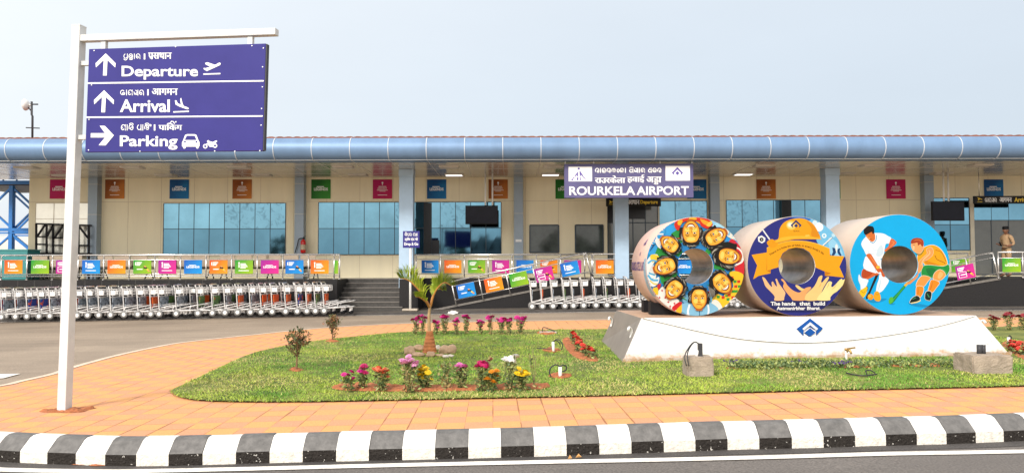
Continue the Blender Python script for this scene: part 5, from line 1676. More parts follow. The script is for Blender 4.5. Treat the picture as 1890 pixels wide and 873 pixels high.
# left player in white
PW([(300, 330), (330, 500), (262, 640), (236, 700), (218, 706), (220, 680), (244, 640), (318, 470)], '1d1d20', 0)
PW([(240, 470), (305, 480), (330, 500), (300, 510), (240, 540), (206, 540), (184, 510), (200, 455)], 'd5642c', 3)
PW([(205, 458), (275, 480), (260, 510), (215, 530), (188, 520)], 'b9481e', 3)
PW([(166, 500), (186, 530), (240, 545), (230, 580), (218, 618), (180, 628), (176, 590), (160, 545)], 'e8f4fc', 3, '9ccdf0', 4)
PW([(172, 630), (196, 618), (226, 600), (236, 610), (226, 650), (196, 692), (168, 672), (162, 650)], 'f2c21c', 3)
m3.S([(180, 636), (200, 652), (214, 640)], 5, 'b98210', 3); m3.S([(222, 596), (236, 610), (226, 640)], 4, '1d1d20', 3)
PW([(340, 500), (408, 545), (390, 590), (350, 640), (306, 650), (312, 590), (330, 540)], 'f2f8fc', 3, 'a8d4f2', 4)
m3.S([(345, 540), (335, 590), (320, 630)], 8, 'c2dff2', 3, .6)
PW([(290, 650), (312, 638), (332, 655), (342, 700), (326, 722), (296, 715), (282, 690)], 'f0a81a', 3); m3.S([(300, 660), (315, 668), (326, 662)], 4, 'c07c10', 3)
PW([(215, 370), (240, 350), (350, 375), (358, 430), (370, 470), (350, 500), (310, 486), (300, 490), (206, 452)], 'eef6fc', 3, None)
m3.S([(312, 400), (308, 440), (300, 482)], 9, 'bcd9ee', 3, .6); m3.S([(330, 385), (340, 440)], 6, 'cfe4f4', 3)
PW([(190, 250), (215, 205), (258, 170), (300, 160), (370, 164), (412, 186), (438, 204), (420, 244), (390, 250), (376, 320), (362, 366), (300, 368), (240, 350), (262, 330), (232, 340), (212, 300)], 'f6f9fb', 3, 'c4e2f4', 4)
m3.P([(330, 280), (360, 260), (372, 320), (345, 350), (310, 345)], 'd4e6f2', 3); m3.S([(268, 260), (300, 300), (330, 290)], 8, 'd8e8f4', 3, .7); m3.S([(240, 300), (258, 330), (300, 335)], 8, 'c8deee', 3, .7)
m3.S([(262, 232), (290, 240), (312, 215), (318, 176)], 6, '2b9ad0', 4)
PW([(228, 340), (262, 330), (290, 370), (318, 420), (338, 448), (330, 478), (312, 470), (280, 420), (250, 375)], 'd86a30', 3)
m3.S([(258, 345), (290, 395), (322, 440)], 9, 'eb8c4c', 3, .7); m3.P([(306, 436), (330, 428), (342, 440), (320, 458)], 'f2b630', 2)
PW([(420, 246), (438, 206), (470, 222), (480, 244), (440, 280), (390, 314), (380, 300), (412, 270)], 'dc6b3c', 3); m3.S([(440, 226), (462, 240), (430, 270)], 8, 'ee9058', 3, .6)
PW([(312, 462), (345, 450), (372, 480), (378, 520), (356, 515), (345, 480), (325, 485)], 'd2602c', 3)
PW([(226, 178), (240, 200), (262, 224), (284, 230), (304, 210), (300, 160), (270, 150), (232, 162)], 'd9722f', 3); m3.P([(236, 184), (258, 190), (264, 212), (248, 206)], 'ee9a50', 2)
m3.P([(212, 155), (214, 120), (245, 100), (285, 104), (298, 126), (296, 160), (284, 166), (276, 150), (236, 172), (222, 172)], '17130f', 3)
m3.S([(248, 192), (258, 190)], 4, '3a1a0a', 0); m3.S([(262, 208), (276, 212)], 4, '8c2c18', 0)
m3.C(256, 685, 25, 'f0a018'); m3.C(250, 678, 12, 'f7bb3c')
# right player in yellow and green
PW([(612, 530), (560, 590), (500, 660), (452, 722), (436, 738), (414, 745), (404, 720), (416, 690), (436, 694), (490, 640), (552, 572)], '1c8a3c', 0)
m3.P([(414, 745), (404, 720), (416, 690), (440, 690), (444, 720)], '58b838', 3); m3.S([(440, 712), (500, 645), (548, 588)], 7, '3fae50', 0); m3.S([(540, 596), (570, 566)], 20, 'e8b43a', 0)
m3.P([(560, 572), (600, 545), (640, 505), (655, 480), (650, 520), (610, 560), (580, 582)], 'e8935a', 3)
PW([(640, 380), (680, 300), (740, 265), (792, 262), (840, 290), (880, 350), (896, 418), (860, 440), (780, 438), (720, 430), (690, 400), (660, 440), (650, 400)], 'f2a616', 3, 'f4f6ee', 6)
m3.S([(800, 300), (850, 320), (885, 395)], 5, 'a3620c', 4); m3.S([(795, 345), (812, 378), (860, 400), (880, 415)], 4, '3a2408', 4); m3.P([(700, 380), (760, 400), (840, 430), (740, 428)], 'd98a10', 3)
PW([(690, 440), (740, 425), (860, 436), (905, 420), (912, 470), (876, 515), (840, 470), (800, 500), (770, 530), (720, 515), (680, 508)], '1f9240', 3, 'e6f4e6', 5)
m3.P([(720, 455), (780, 450), (800, 480), (760, 515), (735, 500)], '17783a', 3); m3.S([(850, 450), (880, 480), (888, 500)], 8, '38ac58', 3, .6)
PW([(690, 512), (752, 528), (730, 560), (698, 600), (660, 612), (634, 596), (650, 550)], 'ee9c4a', 3, 'f4ead8', 6)
PW([(640, 600), (692, 604), (690, 650), (660, 694), (634, 690), (632, 650)], 'f09022', 3, 'f4f0e2', 6); m3.S([(650, 610), (648, 650), (646, 684)], 9, 'd4741a', 3, .6)
PW([(578, 728), (600, 695), (636, 676), (660, 690), (662, 712), (640, 724), (590, 736)], '12251e', 3, 'f4f2e8', 6); m3.S([(600, 705), (630, 692)], 7, '3c8a5a', 0); m3.S([(590, 738), (640, 728), (668, 714)], 9, 'f2dfa0', 3)
PW([(830, 462), (866, 480), (876, 512), (840, 548), (796, 556), (776, 530), (790, 490)], 'f0a04e', 3, 'f4ead8', 6); m3.P([(835, 480), (860, 500), (830, 540), (812, 520)], 'f7bb74', 3)
PW([(764, 545), (826, 568), (800, 610), (764, 652), (732, 640), (744, 590)], 'f09022', 3, 'f4f0e2', 6); m3.S([(770, 560), (760, 600), (745, 634)], 9, 'd4741a', 3, .6)
PW([(704, 690), (712, 648), (740, 638), (760, 656), (752, 700), (744, 716), (712, 708)], '12251e', 3, 'f4f2e8', 6); m3.S([(722, 660), (740, 690)], 8, '3c8a5a', 0)
PW([(726, 295), (760, 278), (780, 300), (776, 340), (730, 380), (690, 400), (692, 440), (660, 490), (650, 470), (662, 400), (690, 368), (732, 330)], 'f0a05a', 3, 'f6e0c4', 4)
m3.S([(745, 300), (752, 330), (700, 380), (676, 430)], 10, 'f8c48c', 4, .6)
m3.P([(648, 330), (690, 330), (710, 270), (690, 320), (660, 345)], 'd98028', 3)
PW([(602, 250), (610, 296), (640, 322), (664, 330), (690, 310), (704, 268), (680, 230), (640, 220)], 'f0a868', 3, 'f6e4cc', 4)
m3.P([(612, 262), (628, 270), (624, 300), (614, 296)], 'f8c896', 2); m3.S([(614, 262), (630, 260)], 4, '5a2410', 0)
m3.P([(598, 245), (606, 215), (640, 200), (684, 206), (704, 232), (700, 268), (688, 270), (676, 252), (656, 264), (652, 240), (620, 246)], 'a8401c', 3); m3.S([(620, 225), (660, 215), (690, 232)], 9, 'cc6a34', 4, .6)
m3.S([(640, 330), (676, 338), (706, 300)], 5, '2c7a3a', 4)
m3.mb.build('mural', m3.mats, t3)

# black timber chocks under the first coil
for px, y0, lab in ((1217, Y1 + .85, 'black timber chock under the rear left of the coil with faces'), (1236, Y1 + .25, 'black timber chock under the front left of the coil with faces')):
    X = X1 - R1 * .62
    m_ = MB()
    m_.add([(X - .16, y0, ZT), (X + .22, y0, ZT), (X + .22, y0, ZT + .03), (X - .02, y0, ZT + .17), (X - .16, y0, ZT + .19),
            (X - .16, y0 + .22, ZT), (X + .22, y0 + .22, ZT), (X + .22, y0 + .22, ZT + .03), (X - .02, y0 + .22, ZT + .17), (X - .16, y0 + .22, ZT + .19)],
           [(0, 1, 2, 3, 4), (9, 8, 7, 6, 5), (0, 1, 6, 5), (1, 2, 7, 6), (2, 3, 8, 7), (3, 4, 9, 8), (4, 0, 5, 9)])
    tag(m_.build('chock', BLACKM, bevel=.006), lab, 'chock')
# ------------------------------------------------------------------ luggage trolleys
ADS = []
def ad_mat(name, cols, sc):
    m = bpy.data.materials.new(name); m.use_nodes = True
    n, l = m.node_tree.nodes, m.node_tree.links
    p = n['Principled BSDF']; p.inputs['Roughness'].default_value = .35
    tc = n.new('ShaderNodeTexCoord')
    t = n.new('ShaderNodeTexNoise'); t.inputs['Scale'].default_value = sc; t.inputs['Detail'].default_value = 3
    l.new(tc.outputs['Object'], t.inputs['Vector'])
    r = n.new('ShaderNodeValToRGB'); r.color_ramp.interpolation = 'CONSTANT'
    r.color_ramp.elements[0].color = (*hx(cols[0]), 1); r.color_ramp.elements[1].color = (*hx(cols[-1]), 1)
    r.color_ramp.elements[0].position = .0; r.color_ramp.elements[1].position = .6
    for i, c_ in enumerate(cols[1:-1]):
        e = r.color_ramp.elements.new(.42 + .1 * i); e.color = (*hx(c_), 1)
    l.new(t.outputs[0], r.inputs[0]); l.new(r.outputs[0], p.inputs['Base Color'])
    return m
AD = {'grey': ad_mat('advert_grey', ('4a5058', '8a94a0', 'b0b8c0'), 11), 'blue': ad_mat('advert_blue', ('d8552c', '1c3f96', '3f86d0'), 5),
      'orange': ad_mat('advert_orange', ('8a2a18', 'ea6224', 'f0904a'), 7), 'green': ad_mat('advert_green', ('34452f', '5f8448', 'd0583a'), 6)}
TSTEEL = M('trolley_steel', (.68, .66, .645), .38, .3, var=.22, scale=12)
TWHITE = M('trolley_label_white', (.76, .74, .72), .5, var=.06)
def make_trolley(ad):
    t = thing('luggage_trolley', 'trolley', 'luggage trolley', (0, 0, 0), 'luggage trolleys nested in rows before the terminal')
    hw = .27
    m_ = MB()
    for s in (-1, 1):
        m_.path(cr_open([(0.02, s * hw, .13), (-.01, s * hw, .5), (-.04, s * hw, .86), (-.08, s * hw, .98)], 3), .017, 6)
        m_.path([(0, s * hw, .19), (.5, s * (hw - .03), .21), (.90, s * (hw - .09), .23)], .018, 6)
        m_.path([(0.0, s * hw, .23), (.45, s * (hw - .04), .34), (.92, s * (hw - .09), .42)], .015, 6)
        m_.path([(.42, s * (hw - .03), .21), (.45, s * (hw - .04), .34)], .012, 6)
    m_.path([(0, -hw, .19), (0, hw, .19)], .016, 6)
    m_.path([(0, -hw, .66), (0, hw, .66)], .014, 6)
    for y in (-.1, .1): m_.path([(0.0, y, .23), (.45, y, .34), (.92, y, .42)], .011, 6)
    m_.path([(.92, -hw + .09, .42), (.92, hw - .09, .42)], .016, 6)
    m_.path([(.90, -hw + .09, .23), (.90, hw - .09, .23)], .016, 6)
    m_.build('frame', TSTEEL, t)
    m_ = MB(); m_.path([(-.08, -hw, .98), (-.10, -hw + .05, 1.0), (-.10, hw - .05, 1.0), (-.08, hw, .98)], .02, 8); m_.build('handle', RAILM, t)
    m_ = MB()                                        # wire basket under the handle
    for z in (.74, .83, .91):
        m_.path([(-.06, -hw, z), (.17, -hw + .03, z), (.17, hw - .03, z), (-.06, hw, z)], .009, 5)
    for y in np.linspace(-hw + .03, hw - .03, 6):
        m_.path([(.17, y, .91), (.17, y, .74), (-.02, y, .72)], .006, 4)
    for s in (-1, 1):
        for x in (.0, .08): m_.path([(x, s * (hw - .01), .91), (x, s * (hw - .01), .74)], .006, 4)
    m_.build('basket', TSTEEL, t)
    m_ = MB(); m_.box((.08, -hw - .012, .80), (.15, .012, .13)); m_.build('label_plate', TWHITE, t)
    m_ = MB(); m_.box((.035, 0, .475), (.014, .48, .33)); m_.build('advert_board', AD[ad], t)
    for s in (-1, 1):
        m_ = MB()
        m_.lathe([(.06, -.022), (.105, -.022), (.115, -.012), (.115, .012), (.105, .022), (.05, .022)], (.02, s * (hw + .02), .115), 16, 0, 'Y')
        m_.lathe([(0, -.026), (.06, -.02)], (.02, s * (hw + .02), .115), 12, 1, 'Y'); m_.lathe([(.06, .02), (0, .026)], (.02, s * (hw + .02), .115), 12, 1, 'Y')
        m_.path([(.02, s * (hw + .02) - .03, .115), (.02, s * (hw + .02) + .03, .115)], .018, 6, 1)
        m_.build('wheel', [RUBBER, TWHITE], t)
    for s in (-1, 1):
        m_ = MB(); m_.lathe([(0, -.016), (.05, -.016), (.05, .016), (0, .016)], (.82, s * .12, .052), 10, 0, 'Y'); m_.bar((.80, s * .12, .06), (.82, s * .12, .22), .03, .05, 1)
        m_.build('caster', [BLACKM, TSTEEL], t)
    return t
protos = {k: make_trolley(k) for k in AD}
used = set()
def place_trolley(ad, loc, label, rz):
    if ad not in used:
        used.add(ad); t = protos[ad]; t.location = loc; t.rotation_euler = (0, 0, rz); t['label'] = label
        return t
    return dup(protos[ad], loc, label, (0, 0, rz))
wl_ = [(-15, 588.5), (5, 588.5), (28, 588.3), (50, 588), (72, 588), (93, 587.6), (117, 587.3), (141, 587), (161, 586.6), (183, 586.2), (206, 586), (229, 585.4), (254, 585), (278, 584.5), (295, 584.2), (326, 583.4), (364, 582.8), (392, 582.4), (414, 582), (437, 581.6), (461, 581.2), (481, 580.8), (502, 580.2), (526, 579.8), (548, 579.4), (565, 579), (581, 578.8), (597, 578.5)]
adl = 'blue grey grey blue blue grey blue grey grey grey grey grey grey orange grey grey green green grey orange grey orange orange orange blue orange orange orange'.split()
adl[-2] = 'green'
YT = 23.69
tr = random.Random(2)
ads_word = {'grey': 'grey board', 'blue': 'blue board', 'orange': 'orange board', 'green': 'green board'}
for i, ((px, py), ad) in enumerate(zip(wl_, adl)):
    X = W(px, 560, YT - .27).x
    place_trolley(ad, on(X, YT + tr.uniform(-.035, .02), AH), f'steel luggage trolley, {ads_word[ad]}, {ORD[i]} in the row left of the steps', tr.uniform(-.05, .05))
wr = [981, 1000, 1020, 1042, 1058, 1077, 1100, 1120, 1142, 1162, 1182, 1203, 1340, 1362, 1383]
for i, px in enumerate(wr):
    X = W(px, 560, YT - .27).x
    lab = f'steel luggage trolley, {ORD[i]} from left in the row under the ramp rail' if i < 12 else f'steel luggage trolley, {ORD[i-12]} of three seen between the left and middle coils'
    place_trolley(('grey', 'orange', 'grey', 'green')[i % 4], on(X, YT + .15 + tr.uniform(-.015, .015), AH), lab, tr.uniform(-.02, .02))

xb, i = -8, 0
while xb < 590:
    X = W(xb, 560, 24.0).x
    place_trolley(('grey', 'orange', 'grey', 'green', 'grey')[i % 5], on(X, 24.27, AH), f'steel luggage trolley, {ORD[i]} from left in the rear row against the plinth', tr.uniform(-.015, .015))
    xb += tr.uniform(19, 29); i += 1

# ------------------------------------------------------------------ waiting benches behind the left railing
SEATM = M('bench_beige', (.46, .37, .28), .6, var=.08)
def bench():
    b = thing('waiting_bench', 'bench', 'bench', (0, 0, 0), 'waiting benches on the platform behind the left railing')
    for k in range(3):
        x = -.6 + .6 * k
        m_ = MB(); m_.add([(x - .26, .30, .42), (x + .26, .30, .42), (x + .26, -.10, .40), (x - .26, -.10, .40), (x - .26, .30, .45), (x + .26, .30, .45), (x + .26, -.10, .43), (x - .26, -.10, .43)], [(0, 1, 2, 3), (4, 5, 6, 7), (0, 1, 5, 4), (1, 2, 6, 5), (2, 3, 7, 6), (3, 0, 4, 7)])
        m_.build('seat', SEATM, b, bevel=.01)
        m_ = MB(); m_.box((x, -.17, .64), (.53, .035, .42), 0, Matrix.Rotation(.2, 3, 'X')); m_.build('backrest', SEATM, b, bevel=.012)
    m_ = MB(); m_.bar((-.95, .08, .37), (.95, .08, .37), .05); m_.build('beam', BLACKM, b)
    for x in (-.9, -.3, .3, .9):
        m_ = MB(); m_.path([(x, -.12, .42), (x, -.16, .62), (x, .22, .62), (x, .26, .42)], .018, 6); m_.build('armrest', BLACKM, b)
    for x in (-.8, .8):
        m_ = MB(); m_.path([(x, -.25, .02), (x, .08, .36), (x, .35, .02)], .022, 6); m_.build('leg', BLACKM, b)
    return b
bench0 = None
for i, px in enumerate((112, 232, 345, 455, 540)):
    loc = Vector((W(px, 480, 25.75).x, 25.75, ZP))
    lab = f'beige three-seat waiting bench, {ORD[i]} from the left behind the long left railing'
    if bench0 is None: bench0 = bench(); bench0.location = loc; bench0['label'] = lab
    else: dup(bench0, loc, lab)

# teal cabinet and black steel frame at the left end of the platform
TEAL = M('teal_paint', (.045, .27, .27), .5, var=.1)
a, b = W(-30, 516, 26), W(51, 462, 26)
cab = thing('cabinet', 'large teal metal cabinet at the left end of the platform', 'cabinet', ((a.x + b.x) / 2, 26, ZP))
m_ = MB(); m_.bx(a.x, b.x, 26, 26.7, ZP, b.z); m_.build('body', TEAL, cab, bevel=.015)
m_ = MB(); m_.bx(a.x - .03, b.x + .03, 25.97, 26.73, b.z, b.z + .04); m_.build('top', M('teal_light', (.16, .45, .44), .5), cab, bevel=.01)
fr = thing('steel_trestle', 'black open steel frame with diagonal braces before the bright white window', 'frame', ((W(116, 470, 26.8).x), 26.8, ZP))
for Y in (26.75, 26.98):
    m_ = MB()
    P_ = lambda x, y: W(x, y, Y)
    for q in (((67, 413), (165, 416)), ((67, 468), (165, 468)), ((67, 413), (67, 514)), ((86, 413), (86, 514)), ((98, 414), (98, 468)), ((118, 414), (118, 514)), ((145, 415), (145, 514)), ((164, 416), (164, 514)),
              ((69, 436), (84, 414)), ((87, 436), (98, 416)), ((118, 414), (100, 440)), ((146, 418), (163, 440)), ((67, 437), (86, 437)), ((67, 451), (86, 451)), ((98, 439), (118, 439)), ((98, 453), (164, 453)), ((67, 485), (165, 485))):
        m_.bar(P_(*q[0]), P_(*q[1]), .055)
    m_.build('side_frame', BLACKM, fr)
m_ = MB()
for x, y in ((67, 413), (165, 416), (67, 468), (165, 468), (118, 414)): m_.bar(W(x, y, 26.78), W(x, y, 26.78) + Vector((0, .2, 0)), .05)
m_.build('cross_bar', BLACKM, fr)

# ------------------------------------------------------------------ things to the left behind the terminal
TB = M('tower_blue', (.015, .19, .58), .45, var=.12, scale=3)
tw = thing('lattice_tower', 'bright blue steel lattice tower left of the terminal', 'tower', (W(10, 480, 32).x, 33.5, gz(-22, 33)))
for Y in (32, 35):
    zb = -.6
    A_ = lambda px, py: W(px, py, 32) + Vector((0, Y - 32, 0))
    m_ = MB()
    for px in (22.5, -62, 106): m_.bar((A_(px, 400).x, Y, zb), A_(px, 338), .16)
    m_.build('upright', TB, tw)
    m_ = MB()
    for py, w in ((338, .2), (424, .13), (430, .06)): m_.bar(A_(-70, py), A_(110, py), .16, w)
    m_.build('beam', TB, tw)
    m_ = MB()
    for x0, x1 in ((-62, 22.5), (22.5, 106)):
        for y0, y1 in ((345, 422), (432, 500)):
            m_.bar(A_(x0, y0), A_(x1, y1), .075); m_.bar(A_(x1, y0), A_(x0, y1) + Vector((0, .14, 0)), .075)
    m_.build('brace', TB, tw)
m_ = MB(); m_.bx(W(-70, 336, 32).x, W(110, 336, 32).x, 31.9, 35.2, W(0, 343, 32).z, W(0, 341, 32).z); m_.build('deck', DARKGREY, tw)
m_ = MB()
for py in (320, 327): m_.path([W(-70, py, 32), W(110, py, 32)], .03, 6)
for px in (-60, -35, -10, 6, 31, 60, 85): m_.path([W(px, 338, 32), W(px, 320, 32)], .035, 6)
m_.build('handrail', TB, tw)
wall = MB()
a, b = W(-400, 500, 42), W(80, 436, 42)
wall.bx(a.x, b.x, 42, 42.25, -.6, b.z)
tag(wall.build('boundary_wall', M('pale_wall', (.62, .60, .56), .8, var=.12, scale=1)), 'pale boundary wall behind the blue lattice tower', 'wall')

ant = thing('antenna_mast', 'thin mast with a white dish antenna on the roof', 'antenna', W(60, 252, 25.5))
q = W(60, 252, 25.5)
m_ = MB(); m_.path([q + Vector((0, 0, -.3)), W(60, 215, 25.5), W(58.5, 212, 25.5), W(58.5, 188, 25.5)], .035, 8)
m_.path([W(56, 193, 25.5), W(70, 193, 25.5)], .025, 6); m_.path([W(48, 236, 25.5), W(73, 237, 25.5)], .02, 6); m_.path([W(50, 196, 25.5), W(59, 207, 25.5)], .02, 6)
m_.build('mast', DARKGREY, ant)
m_ = MB(); dc = W(48, 194, 25.5)
m_.lathe([(.0, .10), (.08, .09), (.16, .045), (.2, -.03), (.19, -.035), (.15, .03), (.07, .075), (0, .085)], dc, 18, 0, 'X'); m_.path([dc + Vector((.1, 0, 0)), W(58, 194, 25.5)], .03, 6)
m_.build('dish', WHITE, ant)

# far trees and low buildings across the forecourt, behind the viewer: they show in the glass
LEAFD = M('far_foliage', (.045, .07, .03), .9, var=.5, scale=2)
for i, (x, y, w, h) in enumerate(((-34, -62, 10, 6.5), (-12, -75, 14, 5.2), (9, -70, 9, 6.8), (27, -66, 16, 5.4), (48, -72, 12, 7))):
    m_ = MB()
    r_ = random.Random(i)
    m_.path([(x, y, -.5), (x + .1, y, h * .5)], [.3, .18], 8, 1)
    for k in range(260):
        a_, c_ = r_.uniform(0, 2 * PI), r_.uniform(-1, 1)
        rr = r_.uniform(.4, 1) ** .5
        p_ = Vector((x + math.cos(a_) * w * .4 * rr * math.sqrt(1 - c_ * c_), y + math.sin(a_) * w * .3 * rr * math.sqrt(1 - c_ * c_), h * .62 + c_ * h * .38 * rr))
        s_ = r_.uniform(.3, .7)
        e1, e2 = Vector((r_.uniform(-1, 1), r_.uniform(-1, 1), r_.uniform(-1, 1))) * s_, Vector((r_.uniform(-1, 1), r_.uniform(-1, 1), r_.uniform(-1, 1))) * s_
        m_.add([p_ - e1, p_ + e2, p_ + e1, p_ - e2], [(0, 1, 2, 3)])
    tag(m_.build('tree', [LEAFD, M('far_trunk', (.12, .08, .05), .9)]), 'broad tree across the forecourt, seen only mirrored in the blue glass', 'tree', 'trees across the forecourt')

for i, (x, y, w, h, lab) in enumerate(((-3, -84, 9, 6.2, 'pale flat-roofed block across the forecourt, mirrored in the glass'), (18, -88, 13, 5.2, 'long low pale block across the forecourt, mirrored in the glass'))):
    t = thing('far_building', lab, 'building', (x, y, 0))
    m_ = MB(); m_.bx(x - w / 2, x + w / 2, y - 5, y, -.5, h); m_.bx(x - w / 2 - .3, x + w / 2 + .3, y - 5.2, y + .3, h, h + .3); m_.bx(x - w * .2, x - w * .05, y - 3, y - 1, h + .3, h + 1.4); m_.build('wall', M('far_plaster', (.30, .30, .30), .8), t)
    for k in range(int(w / 2.2)):
        m_ = MB(); xx_ = x - w / 2 + 1.1 + 2.2 * k; m_.bx(xx_ - .5, xx_ + .5, y - .05, y + .04, h - 2.2, h - .9); m_.build('window', DARK_FILL, t)

# ------------------------------------------------------------------ uniformed man by the arrival door
def person(px, Y, label):
    X = W(px, 470, Y).x
    o = thing('person', label, 'person', (X, Y, ZP))
    # joints for a man of 1.68 m standing, half turned to the left, left forearm raised in front
    J = {'pel': (0, 0, .92), 'sp': (0, -.005, 1.08), 'ch': (0, -.01, 1.24), 'nk0': (-.005, -.005, 1.39), 'nk': (-.015, -.015, 1.50),
         'cl_n': (.01, -.10, 1.385), 'cl_f': (-.01, .10, 1.385), 'sh_n': (.03, -.175, 1.37), 'el_n': (.085, -.22, 1.12), 'wr_n': (-.14, -.21, 1.06), 'ha_n': (-.22, -.20, 1.07),
         'sh_f': (-.01, .175, 1.37), 'el_f': (.03, .22, 1.13), 'wr_f': (-.16, .10, 1.10), 'ha_f': (-.24, .07, 1.12),
         'hp_n': (.0, -.09, .88), 'kn_n': (-.01, -.10, .49), 'an_n': (.03, -.11, .09), 'to_n': (-.14, -.12, .035),
         'hp_f': (0, .09, .88), 'kn_f': (-.03, .10, .49), 'an_f': (-.02, .11, .09), 'to_f': (-.19, .10, .035)}
    Rr = {'pel': .135, 'sp': .125, 'ch': .14, 'nk0': .09, 'nk': .052, 'cl_n': .08, 'cl_f': .08, 'sh_n': .070, 'el_n': .046, 'wr_n': .031, 'ha_n': .033, 'sh_f': .070, 'el_f': .046, 'wr_f': .031, 'ha_f': .033,
          'hp_n': .1, 'kn_n': .065, 'an_n': .045, 'to_n': .038, 'hp_f': .1, 'kn_f': .065, 'an_f': .045, 'to_f': .038}
    E = [('pel', 'sp'), ('sp', 'ch'), ('ch', 'nk0'), ('nk0', 'nk'), ('nk0', 'cl_n'), ('cl_n', 'sh_n'), ('sh_n', 'el_n'), ('el_n', 'wr_n'), ('wr_n', 'ha_n'), ('nk0', 'cl_f'), ('cl_f', 'sh_f'), ('sh_f', 'el_f'), ('el_f', 'wr_f'), ('wr_f', 'ha_f'),
         ('pel', 'hp_n'), ('hp_n', 'kn_n'), ('kn_n', 'an_n'), ('an_n', 'to_n'), ('pel', 'hp_f'), ('hp_f', 'kn_f'), ('kn_f', 'an_f'), ('an_f', 'to_f')]
    names = list(J)
    me = bpy.data.meshes.new('p'); me.from_pydata([J[k] for k in names], [(names.index(a), names.index(b)) for a, b in E], [])
    ob = bpy.data.objects.new('p', me); C.objects.link(ob)
    ob.modifiers.new('s', 'SKIN')
    for i, k in enumerate(names):
        me.skin_vertices[0].data[i].radius = (Rr[k], Rr[k] * (.8 if k in ('pel', 'sp', 'ch') else 1))
        me.skin_vertices[0].data[i].use_root = (k == 'pel')
    sb = ob.modifiers.new('d', 'SUBSURF'); sb.levels = 2; sb.render_levels = 2
    bpy.context.view_layer.update()
    bmsh = bpy.data.meshes.new_from_object(ob.evaluated_get(bpy.context.evaluated_depsgraph_get()))
    bpy.data.objects.remove(ob)
    SKIN = M('brown_skin', (.20, .09, .05), .5, var=.08)
    KH = M('khaki_cloth', (.36, .235, .13), .8, var=.1, scale=14, bump=.2)
    SHOE = M('brown_shoe', (.10, .04, .02), .35)
    m_ = MB()
    vs = [v.co.copy() for v in bmsh.vertices]
    m_.v = vs
    for p in bmsh.polygons:
        c = p.center
        arm = abs(c.y) > .15 and c.z > 1.0 or c.x < -.1 and 1.0 < c.z < 1.3
        mi = 1
        if c.z > 1.45: mi = 0
        elif c.z < .11: mi = 2
        elif c.z < 1.18 and c.z > 1.0 and (c.x < .0 and (abs(c.y) > .17 or c.x < -.12)): mi = 0
        m_.f.append(list(p.vertices)); m_.m.append(mi); m_.sm.append(True)
    # head with face, facing left
    hc = Vector((-.03, -.02, 1.60))
    hv, hf = [], []
    nr, ns = 14, 18
    for i in range(nr + 1):
        th = PI * i / nr
        for j in range(ns):
            ph = 2 * PI * j / ns
            x, y, z = -math.sin(th) * math.cos(ph), math.sin(th) * math.sin(ph), math.cos(th)
            v = Vector((x * .098, y * .077, z * .122))
            if z < 0: v.x *= 1 - .12 * -z; v.y *= 1 - .28 * -z
            if x < -.75 and abs(y) < .3 and -.35 < z < .15: v.x -= .022 * (1 - abs(y) / .3)          # nose
            if x < -.6 and abs(y) < .5 and .1 < z < .25: v.x += .007                                  # eye line
            if x < -.6 and abs(y) < .45 and -.62 < z < -.5: v.x -= .006                               # lips
            hv.append(hc + v)
    for i in range(nr):
        for j in range(ns): hf.append((i * ns + j, i * ns + (j + 1) % ns, (i + 1) * ns + (j + 1) % ns, (i + 1) * ns + j))
    m_.add(hv, hf, 0, True)
    for s in (-1, 1): m_.lathe([(0, -.012), (.03, -.008), (.033, .006), (0, .01)], hc + Vector((.012, s * .078, -.005)), 10, 0, 'Y')
    # fingers round the phone
    for hnd, k in (((-.22, -.20, 1.07), 1), ((-.24, .07, 1.12), -1)):
        h_ = Vector(hnd)
        for i in range(4):
            m_.path([h_ + Vector((-.01, (i - 1.5) * .018, .0)), h_ + Vector((-.055, (i - 1.5) * .018, .012)), h_ + Vector((-.078, (i - 1.5) * .017, .034 - .004 * i))], [.010, .009, .007], 6, 0)
        m_.path([h_ + Vector((.01, -.03 * k, .01)), h_ + Vector((-.025, -.036 * k, .035)), h_ + Vector((-.045, -.02 * k, .045))], [.011, .010, .008], 6, 0)
    m_.build('body', [SKIN, KH, SHOE], o, world=False)
    m_ = MB()
    for s in (-1, 1):
        m_.lathe([(0, .0), (.012, .004), (0, .008)], hc + Vector((-.086, s * .033, .02)), 8, 0, 'X')
        m_.bar(hc + Vector((-.093, s * .016, .042)), hc + Vector((-.084, s * .05, .044)), .008)
    m_.bar(hc + Vector((-.106, -.03, -.045)), hc + Vector((-.106, .03, -.045)), .012)       # moustache
    m_.build('face_features', BLACKM, o, world=False)
    m_ = MB(); m_.lathe([(.094, .02), (.096, .06), (.08, .11), (.04, .13), (0, .132)], hc + Vector((.012, 0, -.005)), 16, 0); m_.build('hair', M('black_hair', (.012, .010, .009), .5), o, world=False)
    m_ = MB(); m_.lathe([(.096, .045), (.101, .06), (.106, .09), (.10, .115), (.07, .138), (0, .144)], hc + Vector((.0, 0, .0)), 18, 0)
    m_.add([hc + Vector((-.09, y, .055 - abs(y) * .1)) + Vector((-.05 * (1 - (y / .08) ** 2), 0, -.01)) for y in np.linspace(-.08, .08, 7)] + [hc + Vector((-.088 * math.sqrt(max(0, 1 - (y / .1) ** 2)) - .006, y, .058)) for y in np.linspace(-.08, .08, 7)], [(i, i + 1, 8 + i, 7 + i) for i in range(6)])
    m_.build('cap', BLACKM, o, world=False)
    m_ = MB(); m_.lathe([(.0, -.025), (.142, -.025), (.144, .0), (.142, .025), (0, .025)], (0, 0, .99), 20); 
    m_.v = [Vector((v.x, v.y * .98, v.z)) for v in m_.v]; m_.build('belt', SHOE, o, world=False)
    m_ = MB(); m_.box((-.285, -.06, 1.13), (.012, .075, .15), 0, Matrix.Rotation(-.5, 3, 'Y')); tagd = m_.build('phone', BLACKM, None, loc=None, world=True)
    rz = Matrix.Rotation(.15, 3, 'Z')
    tagd.location = rz @ tagd.location + o.location
